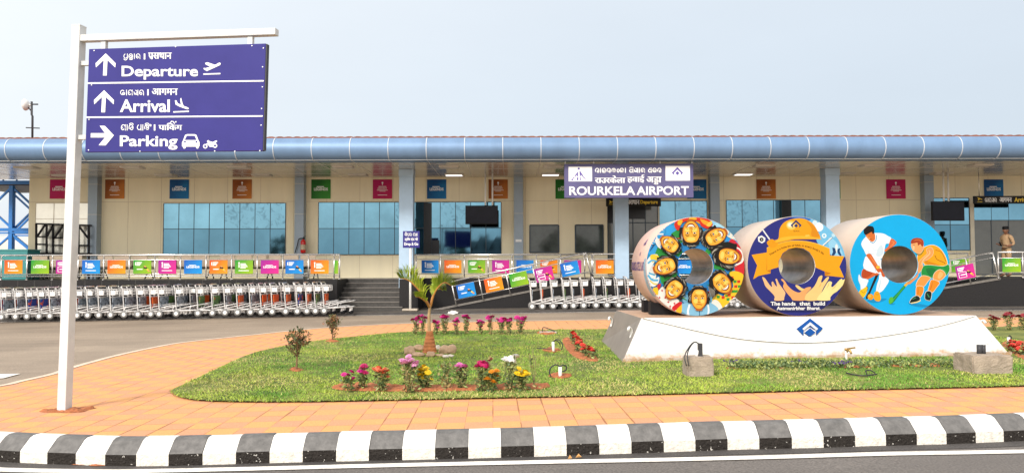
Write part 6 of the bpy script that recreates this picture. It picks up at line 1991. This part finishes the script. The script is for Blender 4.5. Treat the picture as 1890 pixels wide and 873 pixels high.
    tagd.rotation_euler = (0, 0, .15)
    o.rotation_euler = (0, 0, .15)
    tag(tagd, 'small dark phone held by the uniformed man', 'phone')
    return o
person(1858, 25.35, 'man in khaki uniform and dark cap by the arrival door, holding a phone')

# ------------------------------------------------------------------ dwarf palm in a ring of stones
pb = G(793, 650, LG)
palm = thing('palm', 'young palm with swollen orange trunk and two arching fronds', 'palm', pb)
s_ = FPX / pb.y
def PL(px, py, dy=0): 
    q = W(px, py, pb.y); q.y += dy * 1.0
    return q
TRK = M('palm_trunk_orange', (.42, .15, .05), .85, var=.35, scale=9, bump=.7, bscale=24)
m_ = MB()
prof = []
h0 = (652 - 617) / s_
for k in range(6):
    z = -.03 + k * (h0 + .03) / 6
    r = .112 - .011 * k
    prof += [(r, z), (r + .008, z + .02), (r - .002, z + .055)]
prof += [(.055, h0 + .03), (0, h0 + .035)]
m_.lathe(prof, pb, 18)
m_.build('trunk', TRK, palm)
m_ = MB()
m_.path(cr_open([PL(794, 622), PL(792, 605), PL(792, 580), PL(794, 562)], 4), [.036, .033, .03, .028, .027, .026, .025, .024, .023, .022, .022, .021, .02][:13], 10)
m_.build('crown_shaft', M('palm_shaft', (.42, .27, .13), .6, var=.25, scale=8), palm)
PGR = M('palm_leaf', (.22, .42, .03), .45, var=.3, scale=6, col2=(.55, .58, .06))
PRA = M('palm_rachis', (.46, .20, .05), .5, var=.2)
def frond(ctrl, lens, side, name='frond', seed=0, droop=.25):
    r_ = random.Random(seed)
    R_ = cr_open(ctrl, 8)
    n = len(R_)
    m_ = MB()
    m_.path(R_, [.015 * (1 - .8 * i / (n - 1)) + .003 for i in range(n)], 6, 1)
    L = 64
    for i in range(L):
        t = .30 + .70 * i / (L - 1)
        k = t * (n - 1); a = int(min(k, n - 2)); f_ = k - a
        p = R_[a].lerp(R_[a + 1], f_)
        d = (R_[a + 1] - R_[a]).normalized()
        ln = lens * (math.sin(PI * min(1, .15 + .8 * (t - .3) / .7)) ** .6) * r_.uniform(.85, 1.1)
        for s in (-1, 1):
            up = Vector((0, 0, 1))
            q = d.cross(up)
            if q.length < .1: q = Vector((0, 1, 0))
            q.normalize(); nrm = q.cross(d).normalized()
            out = (d * .8 + q * s * .4 + nrm * (.45 + side * .3) + Vector((r_.uniform(-.22, .22), r_.uniform(-.22, .22), r_.uniform(-.22, .22)))).normalized()
            tip = p + out * ln + Vector((0, 0, -droop * ln))
            mid = p + out * ln * .5 + Vector((0, 0, ln * .05))
            w = .011
            e = out.cross(nrm).normalized() * w
            m_.add([p - e * .5, p + e * .5, mid + e, mid - e, tip], [(0, 1, 2, 3), (3, 2, 4)], 0)
    return m_.build(name, [PGR, PRA], palm)
frond([PL(794, 568), PL(786, 552, -.03), PL(770, 530, -.10), PL(755, 516, -.16), PL(741, 513, -.2)], .40, 1, seed=1)
frond([PL(795, 566), PL(801, 545, -.05), PL(810, 530, -.1), PL(822, 521, -.12), PL(834, 527, -.1)], .30, 1, seed=2)
frond([PL(793, 568), PL(787, 556, -.1), PL(778, 548, -.2), PL(772, 546, -.3)], .17, 1, seed=5)
frond([PL(794, 566), PL(797, 550, .05), PL(800, 538, .14), PL(806, 532, .24), PL(812, 536, .33)], .20, 0, seed=3)
def rock(px, py, w, h, label, mat, seed):
    q = G(px, py, LG)
    sc = FPX / q.y
    w, h = w / sc / 2, h / sc
    bm = bmesh.new()
    bmesh.ops.create_icosphere(bm, subdivisions=3, radius=1)
    for v in bm.verts:
        n_ = noise.noise(v.co * 1.3 + Vector((seed * 3.1, 0, 0))) * .3 + noise.noise(v.co * 3.1 + Vector((seed, 5, 0))) * .1
        v.co *= 1 + n_
        v.co = Vector((v.co.x * w, v.co.y * w * .8, v.co.z * h * .55 + h * .38))
    me = bpy.data.meshes.new('stone'); bm.to_mesh(me); bm.free()
    for p in me.polygons: p.use_smooth = True
    me.materials.append(mat)
    o = bpy.data.objects.new('stone', me); C.objects.link(o); o.location = q
    return tag(o, label, 'stone', 'stones round the palm')
STN = M('tan_stone', (.45, .30, .19), .75, var=.25, scale=9, bump=.4, bscale=22)
STW = M('white_stone', (.66, .58, .50), .75, var=.15, scale=12, bump=.4)
for i, (px, py, w, h, mt, lab) in enumerate(((774, 647, 22, 12, STN, 'tan stone directly behind the palm trunk on its left'), (756, 654, 22, 17, STN, 'big pale tan stone at the left end of the palm ring'), (772, 657, 24, 8, STN, 'low long tan stone at the front left of the palm ring'),
                                            (795, 658, 18, 11, STN, 'round tan stone directly in front of the palm trunk'), (808, 645, 12, 9, STW, 'small grey white stone behind the palm trunk on its right'), (821, 652, 22, 16, STN, 'big round tan stone right of the palm trunk'),
                                            (834, 652, 18, 17, STN, 'angular tan stone at the right end of the palm ring'), (812, 658, 16, 6, STN, 'small flat tan stone at the front right of the palm ring'), (822, 660, 12, 6, STW, 'whitish small stone before the big round right stone'), (832, 659, 12, 6, STW, 'whitish small stone before the angular right stone'))):
    rock(px, py, w, h, lab, mt, i)

# ------------------------------------------------------------------ saplings
LBR = [M('leaf_dark_green', (.075, .10, .035), .4, var=.35), M('leaf_bronze', (.27, .11, .045), .4, var=.35), M('leaf_mid', (.19, .16, .055), .4, var=.3)]
TWIG = M('twig_brown', (.20, .11, .055), .8)
def leaf(mb, p, d, L, w, m, r_):
    d = d.normalized()
    q = d.cross(Vector((r_.uniform(-1, 1), r_.uniform(-1, 1), r_.uniform(-.3, 1)))).normalized()
    nn = q.cross(d)
    mb.add([p, p + d * L * .5 + q * w, p + d * L + nn * L * .12, p + d * L * .5 - q * w], [(0, 1, 2), (0, 2, 3)], m)
def sapling(px, py, outline, label, lean, seed):
    b = G(px, py, LG)
    sc = FPX / b.y
    r_ = random.Random(seed)
    t = thing('sapling', label, 'sapling', b, 'bronze-leaved saplings on the lawn')
    top = max(o[1] for o in outline)
    m_ = MB()
    trunk = cr_open([b + Vector((0, 0, -.03)), b + Vector((lean * .4, 0, .18)), b + Vector((lean, 0, .4))], 3)
    tips = []
    m_.path(trunk, [.014, .013, .012, .011, .010, .009, .008], 6)
    for k in range(16):
        o = outline[k % len(outline)]
        p0 = trunk[3 + k % 4]
        e = b + Vector((o[0] * r_.uniform(.7, 1.0), r_.uniform(-.16, .16), o[1] * r_.uniform(.85, 1.0)))
        br = cr_open([p0, p0.lerp(e, .5) + Vector((r_.uniform(-.03, .03), r_.uniform(-.03, .03), .03)), e], 5)
        m_.path(br, [.006 * (1 - i / len(br)) + .002 for i in range(len(br))], 5)
        tips.append(br)
    m_.build('trunk', TWIG, t)
    m_ = MB()
    for br in tips:
        for k in range(20):
            f_ = r_.uniform(.15, 1)
            i = min(int(f_ * (len(br) - 1)), len(br) - 2)
            p = br[i].lerp(br[i + 1], r_.random()) + Vector((r_.gauss(0, .022), r_.gauss(0, .022), r_.gauss(0, .02)))
            d = Vector((r_.uniform(-1, 1), r_.uniform(-1, 1), r_.uniform(-.2, 1.2)))
            hi = (p.z - b.z) / top
            mi = 1 if r_.random() < (.15 + .65 * max(0, hi - .35)) else (2 if r_.random() < .3 else 0)
            leaf(m_, p, d, r_.uniform(.04, .075), r_.uniform(.009, .016), mi, r_)
    m_.build('leaves', LBR, t)
sapling(547, 683.5, [(-.13, .50), (-.14, .34), (-.06, .62), (.02, .56), (.06, .46), (.17, .44), (.19, .36), (.1, .32), (-.1, .28), (0, .45)], 'bronze-leaved sapling nearest the left tip of the lawn', .02, 4)
sapling(613, 629.5, [(-.13, .40), (-.10, .30), (-.02, .46), (.05, .50), (.08, .42), (.15, .32), (.12, .12), (-.02, .24), (.06, .1), (0, .38)], 'bronze-leaved sapling at the back edge of the lawn', .02, 9)

# ------------------------------------------------------------------ chrysanthemums
LF = [M('mum_leaf_dark', (.08, .13, .04), .5, var=.3), M('mum_leaf_light', (.27, .31, .09), .5, var=.3), M('mum_leaf_dry', (.33, .25, .10), .6, var=.3)]
STEMM = M('mum_stem', (.22, .20, .08), .6, var=.2)
BLOOM = {'magenta': M('bloom_magenta', (.58, .018, .22), .5, var=.3, scale=20), 'crimson': M('bloom_crimson', (.52, .012, .12), .5, var=.3, scale=20), 'salmon': M('bloom_salmon', (.80, .21, .10), .5, var=.25, scale=20), 'lavender': M('bloom_lavender', (.78, .34, .58), .5, var=.2, scale=20),
         'yellow': M('bloom_yellow', (.86, .58, .012), .5, var=.2, scale=20), 'pink': M('bloom_pink', (.74, .17, .46), .5, var=.3, scale=20), 'orange': M('bloom_orange', (.85, .30, .015), .5, var=.25, scale=20), 'white': M('bloom_white', (.82, .80, .76), .5, var=.04), 'red': M('bloom_red', (.62, .035, .02), .5, var=.3, scale=20), 'dark red': M('bloom_dark_red', (.28, .02, .03), .5, var=.3, scale=20)}
BD = {}
def bloom_mesh(col):
    if col in BD: return BD[col]
    r_ = random.Random(len(BD))
    m_ = MB()
    for ring, (n, r0, r1, z0, z1) in enumerate(((14, .2, 1.0, .0, .12), (12, .15, .85, .12, .34), (10, .08, .62, .22, .5), (7, .0, .36, .32, .6))):
        for i in range(n):
            a = 2 * PI * (i + .5 * ring) / n + r_.uniform(-.1, .1)
            c, s = math.cos(a), math.sin(a)
            w = .2 * r1 + .06
            k = r_.uniform(.9, 1.08)
            P = lambda r, y, z: (c * r * k - s * y, s * r * k + c * y, z)
            m_.add([P(r0, -w * .4, z0), P(r0, w * .4, z0), P((r0 + r1) * .55, w, z1 + .08), P(r1, 0, z1), P((r0 + r1) * .55, -w, z1 + .08)], [(0, 1, 2, 4), (4, 2, 3)], 0, True)
    me = bpy.data.meshes.new('flower_head')
    me.from_pydata([tuple(v) for v in m_.v], [], m_.f); me.materials.append(BLOOM[col])
    BD[col] = me
    return me
def mum(base_pt, sc, blooms, label, group, seed, leafy=1.0, width=.10, dryness=.2, tall=None, bsz=1.45):
    """blooms: list of (dx px, dy px above the base, radius px, colour) in photo pixels at that depth"""
    r_ = random.Random(seed)
    t = thing('flowering_plant', label, 'flowering plant', base_pt, group)
    ms, ml = MB(), MB()
    tips = []
    for (dx, dy, rr, col) in blooms:
        e = base_pt + Vector((dx / sc, r_.uniform(-.05, .05), dy / sc))
        s0 = base_pt + Vector((r_.uniform(-.03, .03), r_.uniform(-.03, .03), 0))
        path = cr_open([s0, s0.lerp(e, .55) + Vector((r_.uniform(-.02, .02), 0, .01)), e], 4)
        ms.path(path, .0042, 5); tips.append((path, e, rr, col))
    if not blooms:
        for k in range(4):
            e = base_pt + Vector((r_.uniform(-.06, .06), r_.uniform(-.05, .05), tall * r_.uniform(.75, 1)))
            path = cr_open([base_pt, base_pt.lerp(e, .5), e], 4); ms.path(path, .0042, 5); tips.append((path, e, 0, None))
    ms.build('stem', STEMM, t)
    for path, e, rr, col in tips:
        for k in range(int(24 * leafy)):
            f_ = r_.uniform(.02, .9)
            i = min(int(f_ * (len(path) - 1)), len(path) - 2)
            p = path[i].lerp(path[i + 1], r_.random()) + Vector((r_.gauss(0, width * .12), r_.gauss(0, width * .12), 0))
            d = Vector((r_.uniform(-1, 1), r_.uniform(-1, 1), r_.uniform(-.6, .8)))
            mi = 2 if r_.random() < dryness * (1.3 - f_) else (1 if r_.random() < .45 else 0)
            leaf(ml, p, d, r_.uniform(.035, .07), r_.uniform(.008, .015), mi, r_)
    ml.build('leaves', LF, t)
    for path, e, rr, col in tips:
        if col:
            o = bpy.data.objects.new('flower_head', bloom_mesh(col)); C.objects.link(o); o.parent = t
            o.location = e - base_pt
            q = rr / sc * bsz
            o.scale = (q, q, q * .9)
            o.rotation_euler = (r_.uniform(.0, .7), r_.uniform(-.35, .35), r_.uniform(0, 6))
    return t
def cluster(n, w, h0, h1, r, col, seed):
    r_ = random.Random(seed)
    out = []
    for i in range(n):
        x = (i + .5) / n * 2 - 1
        out.append((x * w * .5 + r_.uniform(-1.5, 1.5), h0 + (h1 - h0) * r_.uniform(.25, 1) * (1 - .35 * x * x), r * r_.uniform(.85, 1.2), col))
    return out
FG = 'chrysanthemums in the front soil strip'
def front(px, py, blooms, label, **k):
    b = G(px, py, LG + .02)
    mum(b, FPX / b.y, blooms, label, FG, px, **k)
front(645, 720, [(-9, 29, 4.5, 'magenta'), (3, 33, 4.8, 'magenta'), (-7, 20, 4, 'magenta'), (7, 20, 5.5, 'magenta'), (-4, 27, 4, 'magenta')], 'short magenta chrysanthemum at the left end of the front strip')
front(670, 716, [(-2, 35, 5, 'crimson'), (3, 40, 6, 'crimson'), (-4, 31, 5, 'magenta'), (5, 28, 5.5, 'crimson'), (0, 37, 5, 'crimson'), (1, 29, 4.5, 'magenta')], 'crimson chrysanthemum second from the left in the front strip')
front(702, 719, cluster(9, 28, 27, 39, 5.6, 'salmon', 1) + [(13, 22, 4, 'salmon'), (2, 22, 3.5, 'salmon')], 'bushy salmon orange chrysanthemum in the front strip', leafy=.8, width=.2)
front(755, 722, cluster(12, 30, 46, 58, 5.8, 'lavender', 2) + [(-2, 62, 5, 'lavender'), (8, 42, 4.5, 'lavender')], 'tall lavender pink chrysanthemum, tallest of the front strip', leafy=.8, width=.2, dryness=.4)
front(782, 717, [(-6, 33, 5, 'yellow'), (-2, 38, 5.5, 'yellow'), (4, 36, 5.5, 'yellow'), (8, 30, 5.5, 'yellow'), (0, 29, 5.5, 'yellow'), (-7, 25, 5.2, 'yellow'), (-3, 19, 5.5, 'yellow'), (3, 25, 5, 'yellow'), (-3, 33, 5, 'yellow'), (14, 17, 3.2, 'yellow')], 'yellow chrysanthemum with blooms stacked up its stem in the front strip')
front(825, 715, [], 'leafy chrysanthemum without blooms in the middle of the front strip', tall=.30, leafy=1.6, width=.25, dryness=.35)
front(851, 716, cluster(8, 20, 35, 42, 5, 'pink', 3) + [(-4, 31, 5.2, 'pink'), (0, 27, 4.5, 'pink'), (4, 33, 5, 'pink'), (3, 24, 4, 'pink')], 'pink chrysanthemum right of the leafy bloomless one')
front(890, 719, cluster(9, 21, 40, 49, 5.4, 'crimson', 4) + [(0, 36, 5, 'crimson'), (15, 55, 3.6, 'dark red'), (13, 53, 3, 'dark red')], 'crimson chrysanthemum with one dark bloom on a side stem', leafy=.9)
front(909, 719, [(-9, 19, 6.5, 'orange'), (2, 30, 6.5, 'orange'), (7, 33, 6, 'orange'), (9, 21, 5.5, 'orange'), (1, 14, 6, 'orange'), (-3, 25, 4, 'dark red'), (4, 26, 5.5, 'orange'), (-1, 33, 5, 'orange')], 'low orange chrysanthemum beside the crimson one')
front(942, 718, [(-11, 51, 5.6, 'white'), (-4, 52, 5.8, 'white'), (2, 55, 6.2, 'white'), (9, 58, 6.4, 'white'), (12, 60, 5, 'white'), (-7, 54, 5, 'white'), (5, 52, 5, 'white')], 'tall white chrysanthemum near the right end of the front strip', leafy=1.0, width=.2)
front(963, 719, cluster(9, 24, 25, 32, 5.2, 'yellow', 5) + [(-5, 38, 4.6, 'yellow')], 'low yellow chrysanthemum at the right end of the front strip')
front(986, 716, [], 'thin bare stake-like stem with few leaves at the right end of the front strip', tall=.42, leafy=.35, width=.3)
BG = 'magenta chrysanthemums along the back of the lawn'
for i, (px, py, dy, n, w) in enumerate(((767, 616, 25, 6, 14), (780, 616, 30, 6, 11), (805, 616, 20, 5, 12), (821, 616, 29, 8, 14), (842, 616, 24, 5, 11), (860, 616, 30, 6, 12), (886, 616, 21, 5, 12), (905, 616, 30, 5, 11), (926, 616, 25, 8, 17), (939, 616, 26, 6, 10), (961, 616, 28, 9, 18))):
    b = G(px, py, LG + .01)
    cl = cluster(n, w, dy - 4, dy + 4, 3.6, 'magenta', i) + [(random.Random(i).uniform(-4, 4), dy - 8, 3, 'magenta')]
    mum(b, FPX / b.y, cl, f'magenta chrysanthemum on pale stems, {ORD[i]} from the left in the back row', BG, 100 + i, leafy=.75, width=.12, dryness=.35)
RG = 'red marigolds in the slanting soil bed'
for i, (px, py) in enumerate(((1058, 630), (1062, 636), (1068, 641), (1071, 646), (1078, 650), (1084, 653), (1089, 658), (1094, 661), (1066, 648), (1078, 657))):
    b = G(px, py, LG + .02)
    mum(b, FPX / b.y, cluster(3, 9, 11, 16, 3.6, 'red', 40 + i), f'small red marigold, {ORD[i]} counted from the back of the slanting bed left of the plinth', RG, 300 + i, leafy=.8, width=.2)
for i, (px, py) in enumerate(((1868, 648), (1876, 650), (1884, 653), (1893, 655), (1866, 641), (1880, 643))):
    b = G(px, py, LG + .02)
    mum(b, FPX / b.y, cluster(4, 11, 6, 12, 3.8, 'red', 60 + i), f'small red marigold, {ORD[i]} of six in the bed right of the plinth', 'red marigolds right of the plinth', 400 + i, leafy=.9, width=.2)
for i, (px, py, dy) in enumerate(((1836, 609, 23), (1862, 608, 27), (1888, 607, 24))):
    b = G(px, py, LG + .01)
    mum(b, FPX / b.y, cluster(7, 17, dy - 8, dy + 4, 3.6, 'dark red', 70 + i), f'dark red chrysanthemum, {ORD[i]} from the left behind the right end of the plinth', 'dark red chrysanthemums behind the plinth', 500 + i, leafy=.9, width=.15, dryness=.4)

# creeping leafy plants in front of the plinth
m_ = MB(); r_ = random.Random(8)
for k in range(3600):
    u = r_.random()
    dens = 1 if u < .55 else .45
    if r_.random() > dens: continue
    px = 1345 + 415 * u; py = 679 - 5 * u + r_.gauss(0, 2.6)
    b = G(px, py, LG)
    leaf(m_, b + Vector((0, 0, r_.uniform(.0, .06))), Vector((r_.uniform(-1, 1), r_.uniform(-1, 1), r_.uniform(.1, 1))), r_.uniform(.03, .055), r_.uniform(.008, .014), 1 if r_.random() < .4 else 0, r_)
for k in range(26):
    b = G(r_.choice((1352, 1545, 1560, 1480)) + r_.gauss(0, 8), 677 + r_.gauss(0, 2), LG)
    for _ in range(5): leaf(m_, b + Vector((0, 0, .06)), Vector((r_.uniform(-1, 1), r_.uniform(-1, 1), .6)), .025, .012, 3, r_)
setting(m_.build('ground_cover', LF + [M('violet_petal', (.10, .03, .22), .5)]), 'stuff')
for px, w in ((1352, 14), (1438, 10), (1560, 12), (1600, 14), (1656, 14), (1690, 16), (1724, 14), (1578, 10)):
    c_ = G(px, 679 - 5 * (px - 1345) / 415 + 1, LG)
    q = [Vector((c_.x + w / 130 * .8 * math.cos(t) * r_.uniform(.7, 1.1), c_.y + .10 * math.sin(t) * r_.uniform(.7, 1.1))) for t in np.linspace(0, 2 * PI, 9)[:-1]]
    soil_patch(q, 'soil', .03)

# ------------------------------------------------------------------ cable stubs, concrete blocks, tap, litter
CABLE = M('black_cable', (.02, .02, .022), .5)
def stub(px, py, h, loops, label, lean=0, base=None):
    b = base or G(px, py, LG)
    t = thing('cable_stub', label, 'cable stub', b, 'pipe stubs with loose cable on the lawn')
    sc = FPX / b.y
    m_ = MB(); top = b + Vector((lean, 0, h)); m_.path([b + Vector((0, 0, -.03)), top], .022, 10); m_.build('pipe', WHITE, t)
    for lp in loops:
        m_ = MB(); m_.path(cr_open([top + Vector((x / sc, y_, z / sc)) for x, y_, z in lp], 6), .008, 6); m_.build('cable', CABLE, t)
    return t
stub(1022, 650, .16, [[(0, 0, 0), (6, 0, 4), (13, -.02, 2), (17, -.04, -6), (15, -.05, -14)], [(0, 0, -1), (5, .02, 2), (11, .02, -1), (14, .02, -9)], [(0, 0, -12), (-10, .02, -13), (-30, .05, -12)]], 'white pipe stub with drooping black cable by the slanting red bed', -.01)
stub(1034, 697, .13, [[(0, 0, 0), (-8, 0, 4), (-17, -.02, -1), (-20, -.03, -9), (-17, -.04, -17)], [(0, 0, 0), (4, 0, 3), (11, .02, 1), (11, .02, -6), (4, .03, -9), (1, .03, -3)]], 'white pipe stub with looped black cable nearest the front of the lawn')
b = G(1010, 615, LG)
t = thing('cable_stub', 'flat pale plate with an arched cable at the back of the lawn', 'cable stub', b, 'pipe stubs with loose cable on the lawn')
m_ = MB(); m_.bx(b.x - .15, b.x + .18, b.y - .1, b.y + .1, b.z, b.z + .035); m_.build('plate', M('pale_stone', (.42, .36, .29)), t, bevel=.01)
m_ = MB(); m_.path(cr_open([b + Vector((-.09, 0, .03)), b + Vector((-.08, 0, .11)), b + Vector((.0, 0, .10)), b + Vector((.14, 0, .04)), b + Vector((.2, 0, .01))], 5), .009, 6); m_.build('cable', CABLE, t)
stub(1862, 640, .15, [[(0, 0, 0), (2, 0, 3), (5, 0, 0), (4, 0, -6)]], 'white pipe stub in the red bed at the far right')
def block(x0, x1, ytop, ybot, label, stubs):
    a, b = G(x0, ybot, LG), G(x1, ybot - 1, LG)
    w = b.x - a.x; h = (ybot - ytop) / (FPX / a.y) * .93
    c_ = Vector(((a.x + b.x) / 2, a.y + w * .42, (a.z + b.z) / 2 - .02))
    t = thing('concrete_block', label, 'concrete block', c_, 'rough concrete lamp bases on the lawn')
    m_ = MB(); m_.bx(c_.x - w / 2, c_.x + w / 2, c_.y - w * .42, c_.y + w * .42, c_.z, c_.z + h)
    bm = bmesh.new()
    o = m_.build('block', CONCRETE, t, bevel=.0)
    me = o.data
    bm.from_mesh(me)
    bmesh.ops.bevel(bm, geom=bm.edges[:], offset=.015, segments=2, affect='EDGES')
    bmesh.ops.subdivide_edges(bm, edges=[e for e in bm.edges if e.calc_length() > .06], cuts=7, use_grid_fill=True)
    for v in bm.verts:
        n_ = Vector((noise.noise(v.co * 7 + c_), noise.noise(v.co * 7 + Vector((9, 2, 4))), noise.noise(v.co * 7 + Vector((3, 7, 1)))))
        v.co += n_ * .012 + n_ * (noise.noise(v.co * 30) * .012)
    bm.to_mesh(me); bm.free()
    top = Vector((c_.x, c_.y - .02, c_.z + h))
    stubs(t, top)
    return t
def st1(t, top):
    m_ = MB(); m_.bx(top.x + .0, top.x + .045, top.y - .03, top.y + .03, top.z - .01, top.z + .15); m_.path([top + Vector((-.02, 0, -.01)), top + Vector((-.005, 0, .07))], .018, 8, 1); m_.build('bracket', [DARKGREY, WHITE], t)
    for k, dx in enumerate((-.22, -.19)):
        m_ = MB(); m_.path(cr_open([top + Vector((.02, .0, .14)), top + Vector((-.05, -.03, .17)), top + Vector((-.13, -.1, .12 - .02 * k)), top + Vector((dx + .02, -.17, .02)), top + Vector((dx + .03, -.205, -.09))], 5), .007, 6); m_.build('cable', CABLE, t)
block(1269, 1318, 654, 695, 'rough cube of raw concrete with looped cable in front of the plinth', st1)
def st2(t, top):
    m_ = MB(); m_.path([top + Vector((-.05, 0, -.01)), top + Vector((-.05, 0, .11))], .03, 10); m_.path([top + Vector((.0, 0, -.01)), top + Vector((.0, 0, .11))], .025, 10); m_.build('pipe', DARKGREY, t)
    m_ = MB(); m_.path(cr_open([top + Vector((.0, 0, .1)), top + Vector((.05, 0, .16)), top + Vector((.08, 0, .19)), top + Vector((.1, 0, .17)), top + Vector((.05, 0, .12))], 5), .009, 6); m_.build('cable', WHITE, t)
block(1797, 1868, 651, 690, 'smooth brown concrete block with two pipe ends at the right', st2)
b = G(1562, 666, LG)
tap = thing('garden_tap', 'small brass tap on a short pipe in front of the plinth', 'tap', b)
m_ = MB(); m_.path([b + Vector((0, 0, -.02)), b + Vector((0, 0, .15))], .016, 8); m_.build('pipe', WHITE, tap)
m_ = MB(); m_.path(cr_open([b + Vector((0, 0, .12)), b + Vector((.03, -.03, .15)), b + Vector((.05, -.05, .10))], 4), .015, 8); m_.bar(b + Vector((-.0, 0, .16)), b + Vector((.12, -.01, .18)), .014, .02); m_.path([b + Vector((0, 0, .14)), b + Vector((0, 0, .17))], .02, 8)
m_.build('valve', M('brass', (.45, .28, .1), .35, .8), tap)
m_ = MB(); m_.path(cr_open([G(1562, 688, LG + .02), G(1575, 691, LG + .02), G(1592, 693, LG + .02), G(1606, 692, LG + .02), G(1618, 690, LG + .03)], 5), .009, 6); m_.path(cr_open([G(1600, 690, LG + .02), G(1598, 684, LG + .05), G(1606, 683, LG + .06), G(1615, 688, LG + .03)], 5), .007, 6)
tag(m_.build('cable', CABLE), 'short black cable lying on the grass before the creeping plants', 'cable')
b = G(836, 579, .02)
bm = bmesh.new(); bmesh.ops.create_icosphere(bm, subdivisions=3, radius=1)
for v in bm.verts:
    n_ = noise.noise(v.co * 2.2) * .7 + noise.noise(v.co * 6) * .3
    v.co = Vector((v.co.x * .14 * (1 + n_), v.co.y * .1 * (1 + n_), max(-.02, v.co.z * .06 * (1 + n_) + .03)))
me = bpy.data.meshes.new('litter'); bm.to_mesh(me); bm.free(); me.materials.append(WHITE)
o = bpy.data.objects.new('plastic_bag', me); C.objects.link(o); o.location = b
tag(o, 'crumpled white plastic bag lying at the apron kerb behind the flowers', 'bag')
for i, (px, py, w, lab) in enumerate(((1068, 844, 6, 'dry curled leaf in the gutter near the middle'), (1052, 846, 4, 'small dry leaf in the gutter beside the curled one'))):
    b = G(px, py, .02); r_ = random.Random(i)
    m_ = MB(); s_ = w / (FPX / b.y)
    m_.add([b + Vector((-s_, 0, 0)), b + Vector((0, -s_ * .5, .02)), b + Vector((s_, 0, .005)), b + Vector((0, s_ * .5, .03))], [(0, 1, 2), (0, 2, 3)])
    tag(m_.build('dry_leaf', M('dry_leaf', (.5, .26, .08), .7)), lab, 'leaf')
for i, (px, py, w) in enumerate(((160, 857, 30), (185, 859, 20))):
    c_ = G(px, py, 0)
    q = [Vector((c_.x + w / 220 * math.cos(t), c_.y + .05 * math.sin(t))) for t in np.linspace(0, 2 * PI, 9)[:-1]]
    LG_, LG = LG, .008
    soil_patch(q, 'soil', .02)
    LG = LG_
